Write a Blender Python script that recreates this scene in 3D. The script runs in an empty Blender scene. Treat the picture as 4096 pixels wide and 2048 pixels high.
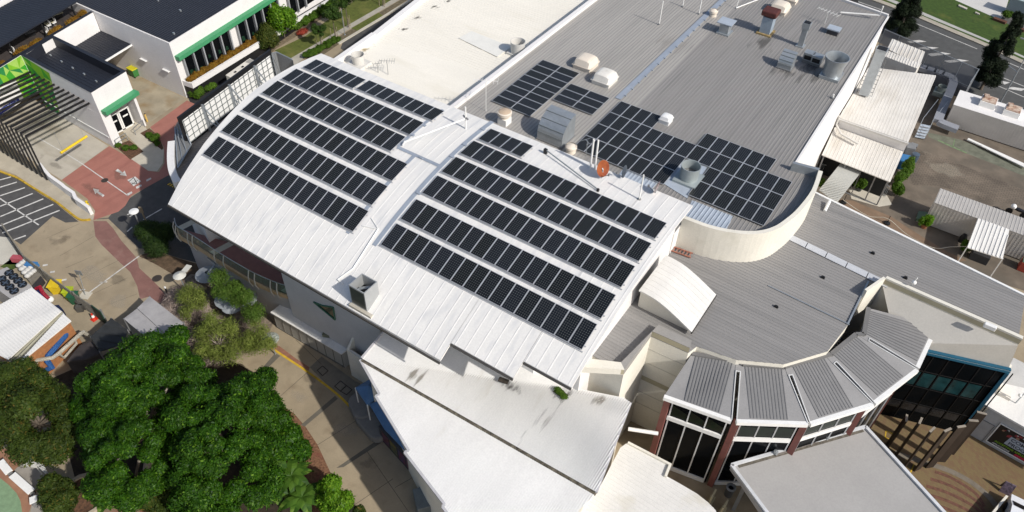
import bpy, math, random
import numpy as np
from mathutils import Vector, Matrix

# ------------------------------------------------------------------ camera, sky, sun, exposure
scene = bpy.context.scene
COL = scene.collection
HC = 50.0                      # camera height over the ground, metres
FPX = 3065.4                   # focal length in pixels of the 4096 px wide photograph
RC = np.array([[0.8296839858773176, 0.5577596284890977, 0.022993051264045276],
               [0.40837193368810887, -0.5783523555329123, -0.7062159136024667],
               [-0.38060064024455087, 0.5953257508937737, -0.7076230655993361]])
cam = bpy.data.cameras.new("camera")
cam.sensor_width = 36.0
cam.lens = FPX / 4096 * 36.0
cam.clip_start = 0.5
cam.clip_end = 2000
camo = bpy.data.objects.new("camera", cam)
COL.objects.link(camo)
m = Matrix(((RC[0][0], -RC[1][0], -RC[2][0], 0), (RC[0][1], -RC[1][1], -RC[2][1], 0),
            (RC[0][2], -RC[1][2], -RC[2][2], HC), (0, 0, 0, 1)))
camo.matrix_world = m
scene.camera = camo
SUN_EL, SUN_AZ = math.radians(39.5), math.radians(-7.5)     # azimuth measured from +X
wd = bpy.data.worlds.new("World")
scene.world = wd
wd.use_nodes = True
nt = wd.node_tree
sky = nt.nodes.new("ShaderNodeTexSky")
sky.sky_type = 'NISHITA'
sky.sun_disc = False
sky.sun_elevation = SUN_EL
sky.sun_rotation = math.radians(97.5)
sky.air_density = 1.0
sky.dust_density = 2.0
bg = nt.nodes["Background"]
nt.links.new(sky.outputs[0], bg.inputs[0])
bg.inputs[1].default_value = 0.122
sl = bpy.data.lights.new("sun", 'SUN')
sl.energy = 4.35
sl.angle = math.radians(0.9)
sl.color = (1.0, 0.965, 0.91)
so = bpy.data.objects.new("sun", sl)
COL.objects.link(so)
sd = Vector((math.cos(SUN_AZ) * math.cos(SUN_EL), math.sin(SUN_AZ) * math.cos(SUN_EL), math.sin(SUN_EL)))
so.rotation_euler = sd.to_track_quat('Z', 'Y').to_euler()
scene.view_settings.view_transform = 'Standard'
scene.view_settings.look = 'None'
scene.view_settings.exposure = 0.0
scene.view_settings.gamma = 1.0

# ------------------------------------------------------------------ photograph pixel -> world
def Z(ox, oy, s):
    return lambda x, y: (ox + x / s, oy + y / s)
TS = 1.2578
A, B, C, D = Z(0, 0, TS), Z(1024, 0, TS), Z(2048, 0, TS), Z(3072, 0, TS)
E, F, G, H = Z(0, 1024, TS), Z(1024, 1024, TS), Z(2048, 1024, TS), Z(3072, 1024, TS)
def ray(p):
    return RC.T @ np.array([p[0] - 2048, p[1] - 1024, FPX])
def W(p, z=0.0):
    d = ray(p); t = (z - HC) / d[2]
    return Vector((d[0] * t, d[1] * t, z))
class Wall:
    """vertical plane through two world points; maps photo pixels onto it"""
    def __init__(s, p0, p1):
        s.p0 = Vector((p0[0], p0[1], 0)); d = Vector((p1[0] - p0[0], p1[1] - p0[1], 0))
        s.len = d.length; s.d = d.normalized(); s.n = Vector((s.d.y, -s.d.x, 0))
        if s.n.dot(Vector((0, 0, 0)) - s.p0) < 0: s.n = -s.n      # towards the viewer
    def hit(s, p, off=0.0):
        r = ray(p); q = s.p0 + s.n * off
        t = (q.dot(s.n)) / (r[0] * s.n.x + r[1] * s.n.y)
        return Vector((r[0] * t, r[1] * t, HC + r[2] * t))
    def uz(s, p):
        h = s.hit(p); return (h - s.p0).dot(s.d), h.z
    def at(s, u, z, off=0.0):
        v = s.p0 + s.d * u + s.n * off; return Vector((v.x, v.y, z))
def arcz(Y):
    return 15.08 - .0165 * (Y - 38.5) ** 2
def vault_z(X, Y):
    return arcz(Y) + (0.011 * (X + 20) if X < -20 else 0.0)
def onvault(p, off=0.0):
    d = ray(p); lo = None
    for k in range(200, 1100):
        t = k * 0.1 / FPX
        if HC + d[2] * t <= vault_z(d[0] * t, d[1] * t) + off:
            a, b = (k - 1) * .1 / FPX, t
            for _ in range(30):
                mm = (a + b) / 2
                if HC + d[2] * mm <= vault_z(d[0] * mm, d[1] * mm) + off: b = mm
                else: a = mm
            return Vector((d[0] * b, d[1] * b, HC + d[2] * b))

# ------------------------------------------------------------------ materials
MATS = {}
def mat(name, col, rough=.6, var=.12, scale=1.0, metal=0.0, streak=None, spec=.4, col2=None, fine=.06, emit=None, trans=0):
    """principled material; colour broken up by world-space noise; streak = (sx, sy) stretches a dirt noise along an axis"""
    if name in MATS: return MATS[name]
    M = bpy.data.materials.new(name); M.use_nodes = True
    n = M.node_tree; L = n.links; b = n.nodes["Principled BSDF"]
    b.inputs["Roughness"].default_value = rough; b.inputs["Metallic"].default_value = metal
    b.inputs["Specular IOR Level"].default_value = spec
    g = n.nodes.new("ShaderNodeNewGeometry")
    mp = n.nodes.new("ShaderNodeMapping"); L.new(g.outputs["Position"], mp.inputs[0])
    if streak: mp.inputs["Scale"].default_value = (streak[0], streak[1], 1)
    t = n.nodes.new("ShaderNodeTexNoise"); L.new(mp.outputs[0], t.inputs["Vector"])
    t.inputs["Scale"].default_value = scale; t.inputs["Detail"].default_value = 6; t.inputs["Roughness"].default_value = .62
    r = n.nodes.new("ShaderNodeValToRGB"); L.new(t.outputs["Fac"], r.inputs[0])
    c2 = col2 if col2 else tuple(max(0, c * (1 - var * 2)) for c in col)
    r.color_ramp.elements[0].position = .32; r.color_ramp.elements[1].position = .66
    r.color_ramp.elements[0].color = (*c2, 1); r.color_ramp.elements[1].color = (*col, 1)
    t2 = n.nodes.new("ShaderNodeTexNoise"); L.new(g.outputs["Position"], t2.inputs["Vector"])
    t2.inputs["Scale"].default_value = 9; t2.inputs["Detail"].default_value = 3
    mr = n.nodes.new("ShaderNodeMapRange"); L.new(t2.outputs["Fac"], mr.inputs[0])
    mr.inputs[1].default_value = .25; mr.inputs[2].default_value = .75
    mr.inputs[3].default_value = 1 - fine; mr.inputs[4].default_value = 1 + fine
    mx = n.nodes.new("ShaderNodeMix"); mx.data_type = 'RGBA'; mx.blend_type = 'MULTIPLY'; mx.inputs[0].default_value = 1
    L.new(r.outputs[0], mx.inputs[6]); L.new(mr.outputs[0], mx.inputs[7])
    L.new(mx.outputs[2], b.inputs["Base Color"])
    if trans: b.inputs["Transmission Weight"].default_value = trans
    MATS[name] = M
    return M
def nodes_of(M):
    return M.node_tree, M.node_tree.links, M.node_tree.nodes["Principled BSDF"]
def dull(M, name, col, lo, hi, scale, sx=1, sy=1):
    """overlay of stains and, on the vault, painted dent shading: a second noise mixes in another colour"""
    n, L, b = nodes_of(M)
    src = b.inputs["Base Color"].links[0].from_socket
    g = n.nodes.new("ShaderNodeNewGeometry"); mp = n.nodes.new("ShaderNodeMapping"); L.new(g.outputs["Position"], mp.inputs[0])
    mp.inputs["Scale"].default_value = (sx, sy, 1); mp.inputs["Location"].default_value = (3.7, 9.1, 0)
    t = n.nodes.new("ShaderNodeTexNoise"); L.new(mp.outputs[0], t.inputs["Vector"]); t.inputs["Scale"].default_value = scale; t.inputs["Detail"].default_value = 5
    mr = n.nodes.new("ShaderNodeMapRange"); L.new(t.outputs["Fac"], mr.inputs[0]); mr.inputs[1].default_value = lo; mr.inputs[2].default_value = hi
    mx = n.nodes.new("ShaderNodeMix"); mx.data_type = 'RGBA'; L.new(mr.outputs[0], mx.inputs[0])
    L.new(src, mx.inputs[6]); mx.inputs[7].default_value = (*col, 1)
    L.new(mx.outputs[2], b.inputs["Base Color"])
    return M

# ------------------------------------------------------------------ mesh building
WL = {}
class MB:
    def __init__(s): s.v = []; s.f = []; s.mi = []; s.cur = 0; s.uv = {}
    def poly(s, pts, mi=None):
        i = len(s.v); s.v += [tuple(p) for p in pts]; s.f.append(tuple(range(i, i + len(pts)))); s.mi.append(s.cur if mi is None else mi); return s
    def prism(s, pts, z0, z1, top=None, bottom=True):
        """vertical prism on a plan polygon; z1 may be a list (sloping top)"""
        n = len(pts); z1 = z1 if isinstance(z1, (list, tuple)) else [z1] * n; z0 = z0 if isinstance(z0, (list, tuple)) else [z0] * n
        ar = sum(pts[i][0] * pts[(i + 1) % n][1] - pts[(i + 1) % n][0] * pts[i][1] for i in range(n))
        if ar < 0: pts, z1, z0 = list(pts)[::-1], list(z1)[::-1], list(z0)[::-1]
        i = len(s.v)
        s.v += [(p[0], p[1], z) for p, z in zip(pts, z0)] + [(p[0], p[1], z) for p, z in zip(pts, z1)]
        for k in range(n):
            k2 = (k + 1) % n; s.f.append((i + k, i + k2, i + n + k2, i + n + k)); s.mi.append(s.cur)
        s.f.append(tuple(i + n + k for k in range(n))); s.mi.append(s.cur if top is None else top)
        if bottom: s.f.append(tuple(i + k for k in reversed(range(n)))); s.mi.append(s.cur)
        return s
    def slab(s, pts, t, up=Vector((0, 0, 1))):
        """thick plate: pts are the upper face, extruded by -t along up"""
        n = len(pts); pts = [Vector(p) for p in pts]
        nn = Vector((0, 0, 0))
        for k in range(n): nn += pts[k].cross(pts[(k + 1) % n])
        if nn.dot(up) < 0: pts = pts[::-1]
        i = len(s.v)
        s.v += [tuple(p) for p in pts] + [tuple(p - up * t) for p in pts]
        s.f.append(tuple(i + k for k in range(n))); s.mi.append(s.cur)
        s.f.append(tuple(i + n + k for k in reversed(range(n)))); s.mi.append(s.cur)
        for k in range(n):
            k2 = (k + 1) % n; s.f.append((i + n + k, i + n + k2, i + k2, i + k)); s.mi.append(s.cur)
        return s
    def box(s, c, size, rz=0.0, tilt=None):
        x, y, z = [q / 2 for q in size]
        M = Matrix.Rotation(rz, 4, 'Z')
        if tilt is not None: M = M @ tilt
        P = [M @ Vector(q) + Vector(c) for q in ((-x, -y, -z), (x, -y, -z), (x, y, -z), (-x, y, -z), (-x, -y, z), (x, -y, z), (x, y, z), (-x, y, z))]
        i = len(s.v); s.v += [tuple(p) for p in P]
        for q in ((0, 3, 2, 1), (4, 5, 6, 7), (0, 1, 5, 4), (1, 2, 6, 5), (2, 3, 7, 6), (3, 0, 4, 7)):
            s.f.append(tuple(i + k for k in q)); s.mi.append(s.cur)
        return s
    def bar(s, p, q, w, h=None):
        """square bar between two points"""
        h = h or w; p = Vector(p); q = Vector(q); d = (q - p)
        if d.length < 1e-6: return s
        d.normalize(); up = Vector((0, 0, 1)) if abs(d.z) < .95 else Vector((1, 0, 0))
        a = d.cross(up).normalized() * w / 2; b = a.cross(d).normalized() * h / 2
        i = len(s.v)
        for e in (p, q):
            for sa, sb in ((-1, -1), (1, -1), (1, 1), (-1, 1)): s.v.append(tuple(e + a * sa + b * sb))
        for k in range(4):
            k2 = (k + 1) % 4; s.f.append((i + k, i + k2, i + 4 + k2, i + 4 + k)); s.mi.append(s.cur)
        s.f += [(i + 3, i + 2, i + 1, i), (i + 4, i + 5, i + 6, i + 7)]; s.mi += [s.cur] * 2
        return s
    def tube(s, pts, r, n=8, cap=True):
        pts = [Vector(p) for p in pts]; R = r if isinstance(r, (list, tuple)) else [r] * len(pts)
        i0 = len(s.v); prev = None
        for k, p in enumerate(pts):
            d = (pts[min(k + 1, len(pts) - 1)] - pts[max(k - 1, 0)])
            d = d.normalized() if d.length > 1e-9 else Vector((0, 0, 1))
            if prev is None:
                up = Vector((0, 0, 1)) if abs(d.z) < .9 else Vector((1, 0, 0)); a = d.cross(up).normalized()
            else: a = (prev - d * prev.dot(d)).normalized()
            prev = a; b = d.cross(a)
            for j in range(n):
                t = 2 * math.pi * j / n; s.v.append(tuple(p + (a * math.cos(t) + b * math.sin(t)) * R[k]))
        for k in range(len(pts) - 1):
            for j in range(n):
                j2 = (j + 1) % n; s.f.append((i0 + k * n + j, i0 + k * n + j2, i0 + (k + 1) * n + j2, i0 + (k + 1) * n + j)); s.mi.append(s.cur)
        if cap:
            s.f.append(tuple(i0 + j for j in reversed(range(n)))); e = i0 + (len(pts) - 1) * n
            s.f.append(tuple(e + j for j in range(n))); s.mi += [s.cur] * 2
        return s
    def lathe(s, c, prof, n=20, cap0=False, cap1=False):
        """prof = [(radius, height)...] round a vertical axis"""
        i0 = len(s.v); c = Vector(c)
        for r, h in prof:
            for j in range(n):
                t = 2 * math.pi * j / n; s.v.append((c.x + r * math.cos(t), c.y + r * math.sin(t), c.z + h))
        for k in range(len(prof) - 1):
            for j in range(n):
                j2 = (j + 1) % n; s.f.append((i0 + k * n + j, i0 + k * n + j2, i0 + (k + 1) * n + j2, i0 + (k + 1) * n + j)); s.mi.append(s.cur)
        if cap0: s.f.append(tuple(i0 + j for j in reversed(range(n)))); s.mi.append(s.cur)
        if cap1: e = i0 + (len(prof) - 1) * n; s.f.append(tuple(e + j for j in range(n))); s.mi.append(s.cur)
        return s
    def sphere(s, c, r, nu=10, nv=6, sz=1.0):
        prof = [(r * math.sin(math.pi * k / nv), -r * sz * math.cos(math.pi * k / nv)) for k in range(nv + 1)]
        prof[0] = (1e-3, prof[0][1]); prof[-1] = (1e-3, prof[-1][1])
        return s.lathe(c, prof, nu)
    def mesh(s, name, mats, origin):
        me = bpy.data.meshes.new(name)
        o = Vector(origin)
        me.from_pydata([(v[0] - o.x, v[1] - o.y, v[2] - o.z) for v in s.v], [], s.f)
        for k in mats: me.materials.append(k)
        if len(mats) > 1: me.polygons.foreach_set("material_index", s.mi)
        me.update()
        return me
def obj(name, mb, mats, parent=None, smooth=False, label=None, bevel=0):
    mats = mats if isinstance(mats, (list, tuple)) else [mats]
    if parent is None:
        xs = [v[0] for v in mb.v]; ys = [v[1] for v in mb.v]; zs = [v[2] for v in mb.v]
        org = Vector(((min(xs) + max(xs)) / 2, (min(ys) + max(ys)) / 2, min(zs)))
    else: org = WL[parent.name]
    me = mb.mesh(name, mats, org)
    o = bpy.data.objects.new(name, me); COL.objects.link(o)
    if parent is None: o.location = org
    else: o.parent = parent
    WL[o.name] = org
    if label: o["label"] = label
    if smooth:
        me.polygons.foreach_set("use_smooth", [True] * len(me.polygons))
        try: me.set_sharp_from_angle(angle=math.radians(40))
        except Exception: pass
    if bevel:
        bv = o.modifiers.new("bevel", 'BEVEL'); bv.width = bevel; bv.segments = 2; bv.limit_method = 'ANGLE'
    return o
def tag(o, label, cat, group=None, kind=None):
    o["label"] = label; o["category"] = cat
    if group: o["group"] = group
    if kind: o["kind"] = kind
    return o
def thing(name, label, cat, loc=(0, 0, 0), group=None):
    o = bpy.data.objects.new(name, None); o.empty_display_size = .3; COL.objects.link(o); o.location = loc
    WL[o.name] = Vector(loc)
    return tag(o, label, cat, group)
def struct(name, mb, mats):
    o = obj(name, mb, mats); o["kind"] = "structure"; return o
def solo(name, mb, mats, label, cat, group=None, smooth=False, bevel=0):
    return tag(obj(name, mb, mats, None, smooth, None, bevel), label, cat, group)
def copy_thing(root, loc, rz=None, label=None):
    r = root.copy(); COL.objects.link(r); r.location = loc
    if rz is not None: r.rotation_euler = (0, 0, rz)
    if label: r["label"] = label
    for ch in root.children:
        c = ch.copy(); COL.objects.link(c); c.parent = r
        for g in ch.children:
            d = g.copy(); COL.objects.link(d); d.parent = c
    WL[r.name] = Vector(loc)
    return r
def sheet(name, pts_px, z, m, tess=None):
    return struct(name, MB().poly(ccw([W(p, z) for p in pts_px])), m)
def ccw(p):
    n = len(p); a = sum(p[i][0] * p[(i + 1) % n][1] - p[(i + 1) % n][0] * p[i][1] for i in range(n))
    return list(p) if a > 0 else list(p)[::-1]
def ribs(mb, poly, zf, ang, sp, w=.05, h=.04, mi=None, seg=1, phase=0.0):
    """standing ribs on a roof plane: parallel trapezoid bars clipped to the plan polygon"""
    d = Vector((math.cos(ang), math.sin(ang))); nrm = Vector((-d.y, d.x))
    P = [Vector((p[0], p[1])) for p in poly]
    ss = [p.dot(nrm) for p in P]
    k = math.ceil((min(ss) - phase) / sp)
    while phase + k * sp < max(ss):
        s0 = phase + k * sp; k += 1; hits = []
        for i in range(len(P)):
            a, b = ss[i], ss[(i + 1) % len(P)]
            if (a <= s0 < b) or (b <= s0 < a):
                t = (s0 - a) / (b - a); hits.append((P[i] + (P[(i + 1) % len(P)] - P[i]) * t).dot(d))
        hits.sort()
        for u0, u1 in zip(hits[::2], hits[1::2]):
            if u1 - u0 < .1: continue
            for g in range(seg):
                ua, ub = u0 + (u1 - u0) * g / seg, u0 + (u1 - u0) * (g + 1) / seg
                row = []
                for u in (ua, ub):
                    c = d * u + nrm * s0
                    for q, hh in ((-w, 0), (-w * .55, h), (w * .55, h), (w, 0)):
                        pt = c + nrm * q; row.append((pt.x, pt.y, zf(pt.x, pt.y) + hh + .004))
                i = len(mb.v); mb.v += row
                for a in range(3): mb.f.append((i + a + 1, i + a, i + 4 + a, i + 5 + a)); mb.mi.append(mb.cur if mi is None else mi)
    return mb
def parapet(mb, line, z0, z1, t, side=1, closed=False):
    """wall of thickness t along a plan polyline, offset to one side"""
    n = len(line); L = [Vector((p[0], p[1])) for p in line]; off = []
    for k in range(n):
        d1 = (L[k] - L[k - 1]) if (k > 0 or closed) else (L[1] - L[0])
        d2 = (L[(k + 1) % n] - L[k]) if (k < n - 1 or closed) else d1
        if d1.length < 1e-6: d1 = d2
        d1 = d1.normalized(); d2 = d2.normalized(); n1 = Vector((-d1.y, d1.x)); n2 = Vector((-d2.y, d2.x)); b = (n1 + n2)
        b = b.normalized() if b.length > 1e-6 else n1
        off.append(L[k] + b * (side * t / max(.3, b.dot(n1))))
    zz = lambda z, k: z[k] if isinstance(z, (list, tuple)) else z
    for k in range(n - 1 + (1 if closed else 0)):
        k2 = (k + 1) % n
        mb.prism([L[k], L[k2], off[k2], off[k]], [zz(z0, k), zz(z0, k2), zz(z0, k2), zz(z0, k)], [zz(z1, k), zz(z1, k2), zz(z1, k2), zz(z1, k)])
    return mb
ORD = ["first", "second", "third", "fourth", "fifth", "sixth", "seventh", "eighth", "ninth", "tenth", "eleventh", "twelfth", "thirteenth", "fourteenth", "fifteenth", "sixteenth"]
def smoothpoly(pts, sub=6, closed=False):
    """Catmull-Rom through plan points"""
    P = [Vector(p) for p in pts]; n = len(P); out = []
    rng = range(n if closed else n - 1)
    for i in rng:
        p0 = P[(i - 1) % n] if closed or i > 0 else P[0]; p1 = P[i]; p2 = P[(i + 1) % n]; p3 = P[(i + 2) % n] if closed or i + 2 < n else P[-1]
        for k in range(sub):
            t = k / sub
            out.append(.5 * ((2 * p1) + (p2 - p0) * t + (2 * p0 - 5 * p1 + 4 * p2 - p3) * t * t + (3 * p1 - p0 - 3 * p2 + p3) * t ** 3))
    if not closed: out.append(P[-1])
    return out
random.seed(5)
# ------------------------------------------------------------------ shared materials
white_roof = mat("white_metal_roof", (.74, .72, .68), .5, .05, .35, streak=(1.6, .25), spec=.3)
dull(white_roof, "d", (.60, .585, .56), .5, .72, .8, 1.7, .22)
cream_roof = dull(mat("cream_metal_roof", (.80, .755, .66), .55, .03, .3, streak=(.3, 1.2), spec=.25), "d", (.72, .675, .57), .58, .8, .5, .4, 1.5)
soft_roof = dull(mat("weathered_white_roof", (.68, .66, .62), .6, .05, .5, spec=.25), "d", (.52, .48, .38), .58, .82, .35)
grey_roof = dull(mat("grey_metal_roof", (.255, .243, .23), .5, .07, .5, streak=(2.2, .12), spec=.35), "d", (.195, .188, .18), .5, .7, .9, 2.5, .12)
grey_rib = mat("grey_roof_rib", (.265, .253, .24), .5, .08, .6, streak=(2.2, .12))
low_grey = dull(mat("lower_grey_roof", (.262, .252, .242), .5, .06, .5, streak=(.12, 2.0), spec=.35), "d", (.205, .199, .192), .5, .72, .7, .15, 2.0)
charcoal = mat("charcoal_metal_roof", (.017, .019, .027), .55, .1, .6, spec=.4)
charcoal_rib = mat("charcoal_rib", (.024, .027, .036), .45, .1)
white_wall = dull(mat("white_render", (.72, .70, .68), .8, .03, .5, spec=.2), "d", (.62, .595, .56), .6, .85, .5)
cream_wall = dull(mat("cream_render", (.70, .665, .58), .8, .04, .5, spec=.2), "d", (.55, .52, .43), .6, .85, .6, 1, 1)
grey_wall = mat("grey_render", (.40, .39, .38), .8, .06, .7)
galv = dull(mat("galvanised_steel", (.42, .45, .47), .38, .08, 1.2, metal=.55), "d", (.33, .35, .36), .5, .8, 2)
blue_galv = mat("bluish_sheet", (.44, .49, .55), .45, .06, 1.0, metal=.2)
flash = mat("blue_grey_flashing", (.33, .37, .43), .5, .07, 1.0, metal=.15)
white_paint = mat("white_paint", (.78, .77, .74), .5, .04, 1.5)
black_paint = mat("black_paint", (.012, .012, .013), .5, .1)
dark_glass = mat("dark_glass", (.004, .005, .006), .15, .1, spec=.06)
green_glass = mat("green_tinted_glass", (.012, .035, .022), .08, .25, 2.0, spec=.5)
beige_plastic = mat("beige_plastic", (.66, .56, .46), .5, .06, 1.5)
dark_void = mat("dark_interior", (.012, .012, .012), .9, .1)
steel_grey = mat("grey_steel", (.25, .25, .25), .45, .1, metal=.3)
timber = mat("timber_trim", (.50, .36, .20), .6, .12, 2)
rust = mat("rusty_steel", (.22, .07, .035), .75, .3, 4, col2=(.45, .35, .25))
olive_trim = mat("olive_trim", (.40, .36, .25), .7, .06)

# ------------------------------------------------------------------ main hall: the big grey ribbed roof
ZG = 12.3
hall = thing("main_hall", "large hall under the grey ribbed metal roof with cream curved parapet", "building", (-20, 62, 0))
curve = [(-12.0, 41.75), (-10.0, 41.9), (-8.3, 42.45), (-7.0, 43.3), (-6.2, 44.4), (-5.75, 45.8), (-5.45, 47.4), (-5.3, 50.0), (-5.62, 52.7)]
curve = [(p.x, p.y) for p in smoothpoly([Vector((a, b)) for a, b in curve], 4)]
hall_poly = [(-34.1, 40.3), (-12.0, 40.3)] + curve + [(-7.45, 52.4), (-7.62, 53.9), (-8.05, 83.0), (-34.1, 88.0)]
mb = MB(); mb.prism(hall_poly, 0, ZG - .05); obj("wall", mb, white_wall, hall)
light_grey = dull(mat("sheen_lightened_grey_roof", (.36, .34, .312), .5, .07, .5, streak=(2.2, .12), spec=.35), "d", (.285, .272, .25), .5, .7, .9, 2.5, .12)  # roof sheen painted as a lighter colour for the left half
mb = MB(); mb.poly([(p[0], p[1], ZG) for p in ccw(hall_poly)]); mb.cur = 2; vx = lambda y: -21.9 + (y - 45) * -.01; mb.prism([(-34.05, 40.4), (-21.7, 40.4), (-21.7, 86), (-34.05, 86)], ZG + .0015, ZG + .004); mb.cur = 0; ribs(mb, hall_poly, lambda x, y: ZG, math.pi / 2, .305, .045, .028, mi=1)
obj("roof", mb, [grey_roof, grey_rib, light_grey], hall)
mb = MB(); parapet(mb, [(-12.0, 41.75)] + curve[1:], 8, 13.05, .32, -1)
obj("curved_parapet", mb, cream_wall, hall)
mb = MB(); mb.prism([(-7.6, 52.35), (-5.65, 52.72), (-5.62, 53.0), (-7.62, 52.65)], 10, 13.05); obj("return_parapet", mb, galv, hall)
mb = MB(); parapet(mb, [(-7.62, 52.66), (-8.05, 83.0)], ZG - .03, ZG + .12, .18, -1)
parapet(mb, [(-8.05, 83.0), (-14, 83.8), (-34, 88)], ZG - .03, ZG + .25, .25, -1); obj("edge_capping", mb, white_wall, hall)
mb = MB(); parapet(mb, [(-34.1, 40.5), (-34.1, 90)], 11.0, ZG + .35, .42, 1); obj("boundary_parapet", mb, white_wall, hall)
gz = ZG + .02
mb = MB(); p0, p1 = W(C(532, 500), ZG), W(C(1062, 0), ZG); dv = (p1 - p0).normalized(); p1 = p0 + dv * 45
mb.prism([p0 + Vector((-.28, 0, 0)), p0 + Vector((.28, 0, 0)), p1 + Vector((.28, 0, 0)), p1 + Vector((-.28, 0, 0))], ZG + .05, ZG + .09)
for k in range(34):
    c = p0 + dv * (k * 1.3 + .8); mb.box((c.x + .3, c.y, ZG + .1), (.22, .12, .09))
obj("ridge_gutter", mb, flash, hall)
# pale sheets round the fan
mb = MB()
for poly, z in ((((-12.6, 40.4), (-9.2, 40.4), (-9.2, 42.2), (-12.6, 42.2)), ZG + .052),
                ):
    pass
mb.prism([W(C(760, 925), ZG), W(C(862, 812), ZG), W(C(982, 842), ZG), W(C(880, 1000), ZG)], ZG + .03, ZG + .055)
q = [W(C(905, 1010), ZG), W(C(1110, 1090), ZG), W(C(1068, 1178), ZG), W(C(860, 1112), ZG)]
mb.prism(q, ZG + .03, ZG + .05); ribs(mb, [(v.x, v.y) for v in q], lambda x, y: ZG + .05, math.pi / 2, .305, .045, .045)
q = [W(C(560, 850), ZG), W(C(735, 915), ZG), W(C(700, 960), ZG), W(C(530, 890), ZG)]
mb.prism(q, ZG + .03, ZG + .05); ribs(mb, [(v.x, v.y) for v in q], lambda x, y: ZG + .05, math.pi / 2, .305, .045, .045)
obj("pale_roof_sheet", mb, blue_galv, hall)

# ------------------------------------------------------------------ vaulted hall
vault_white = mat("vault_white_metal", (.72, .70, .665), .48, .03, .35, streak=(1.2, .2), spec=.35)
dull(vault_white, "d", (.60, .592, .58), .50, .68, 1.2, 1.5, .13)  # shading of the sheet dents painted in as streaks, along with dirt
vh = thing("vaulted_hall", "hall under the white barrel vaulted roof covered in solar panel rows", "building", (-29, 32, 0))
def left_x(y):
    ys = [22.4, 24.7, 27.6, 31.3, 34.2, 36.3, 38.5, 41.5]; xs = [-45.85, -46.4, -46.9, -47.25, -47.35, -47.15, -46.95, -46.5]
    return float(np.interp(y, ys, xs))
mb = MB()
yf = lambda x: 24.8 if x > -14.75 else (23.7 if x > -19.55 else 22.55)
YB = 40.85
def vcol(x, ye):
    n = 18; return [(ye + (YB - ye) * k / n) for k in range(n + 1)]
xs = [-47.0] + list(np.linspace(-45, -19.56, 12)) + [-19.54] + list(np.linspace(-18.5, -14.76, 4)) + [-14.74] + list(np.linspace(-13.6, -11.3, 3))
for a, b in zip(xs[:-1], xs[1:]):
    if b - a < .05: continue
    ye = yf((a + b) / 2); ys = vcol(a, ye)
    for y0, y1 in zip(ys[:-1], ys[1:]):
        q = []
        for (x, y) in ((a, y0), (b, y0), (b, y1), (a, y1)):
            xx = left_x(y) if x == -47.0 else x; q.append((xx, y, vault_z(xx, y)))
        mb.poly(q); mb.poly([(v[0], v[1], v[2] - .16) for v in q][::-1])
    for y in (ye, YB):
        xa = left_x(y) if a == -47.0 else a
        mb.poly([(xa, y, vault_z(xa, y) - .16), (b, y, vault_z(b, y) - .16), (b, y, vault_z(b, y)), (xa, y, vault_z(xa, y))])
for xx, e0 in ((-11.3, 24.8), (-47.0, 22.55), (-14.75, 23.7), (-19.55, 22.55)):
    ys = [e0 + (YB - e0) * k / 18 for k in range(19)] if xx in (-11.3, -47.0) else [e0, e0 + 1.1]
    for y0, y1 in zip(ys[:-1], ys[1:]):
        q = [((left_x(y) if xx == -47.0 else xx), y) for y in (y0, y1)]
        mb.poly([(q[0][0], q[0][1], vault_z(*q[0]) - .16), (q[1][0], q[1][1], vault_z(*q[1]) - .16), (q[1][0], q[1][1], vault_z(*q[1])), (q[0][0], q[0][1], vault_z(*q[0]))])
# sheet laps along the roof: long shallow ribs following the curve
for k in range(46):
    x = -46.2 + k * .77
    if x > -11.5: break
    e0 = yf(x) + .02
    ys = [max(e0, e0) + (YB - .1 - e0) * j / 14 for j in range(15)]
    ys = [y for y in ys if x > left_x(y) + .1]
    for y0, y1 in zip(ys[:-1], ys[1:]):
        i = len(mb.v)
        for y in (y0, y1):
            zz = vault_z(x, y)
            mb.v += [(x - .06, y, zz + .002), (x - .02, y, zz + .014), (x + .02, y, zz + .014), (x + .06, y, zz + .002)]
        for a in range(3): mb.f.append((i + a, i + a + 1, i + 5 + a, i + 4 + a)); mb.mi.append(0)
vroof = obj("roof", mb, vault_white, vh)
mb = MB()
for x0, x1, y in ((-45.8, -19.56, 22.53), (-19.54, -14.76, 23.68), (-14.74, -11.3, 24.78)):
    mb.box(((x0 + x1) / 2, y - .05, (vault_z(x0, y) + vault_z(x1, y)) / 2 - .12), (x1 - x0, .1, .14))
obj("gutter", mb, mat("dark_gutter", (.06, .055, .05), .5), vh)
mb = MB()
mb.prism([(-45.0, 26.2), (-20.2, 26.2), (-20.2, 26.9), (-15.2, 26.9), (-15.2, 27.4), (-12.0, 27.4), (-12.0, 40.4), (-45.6, 40.4)], 0,
         [vault_z(-45, 26.2) - .2, vault_z(-20.2, 26.2) - .2, 11.6, 12.2, 12.2, 12.7, 14.6, 14.1])
obj("wall", mb, white_wall, vh)
mb = MB()
parapet(mb, [(-12.1, 27.4), (-12.1, 40.4)], [12.0, 14.4], [12.4, 14.7], .3, -1)
obj("gable_edge", mb, white_wall, vh)
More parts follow.
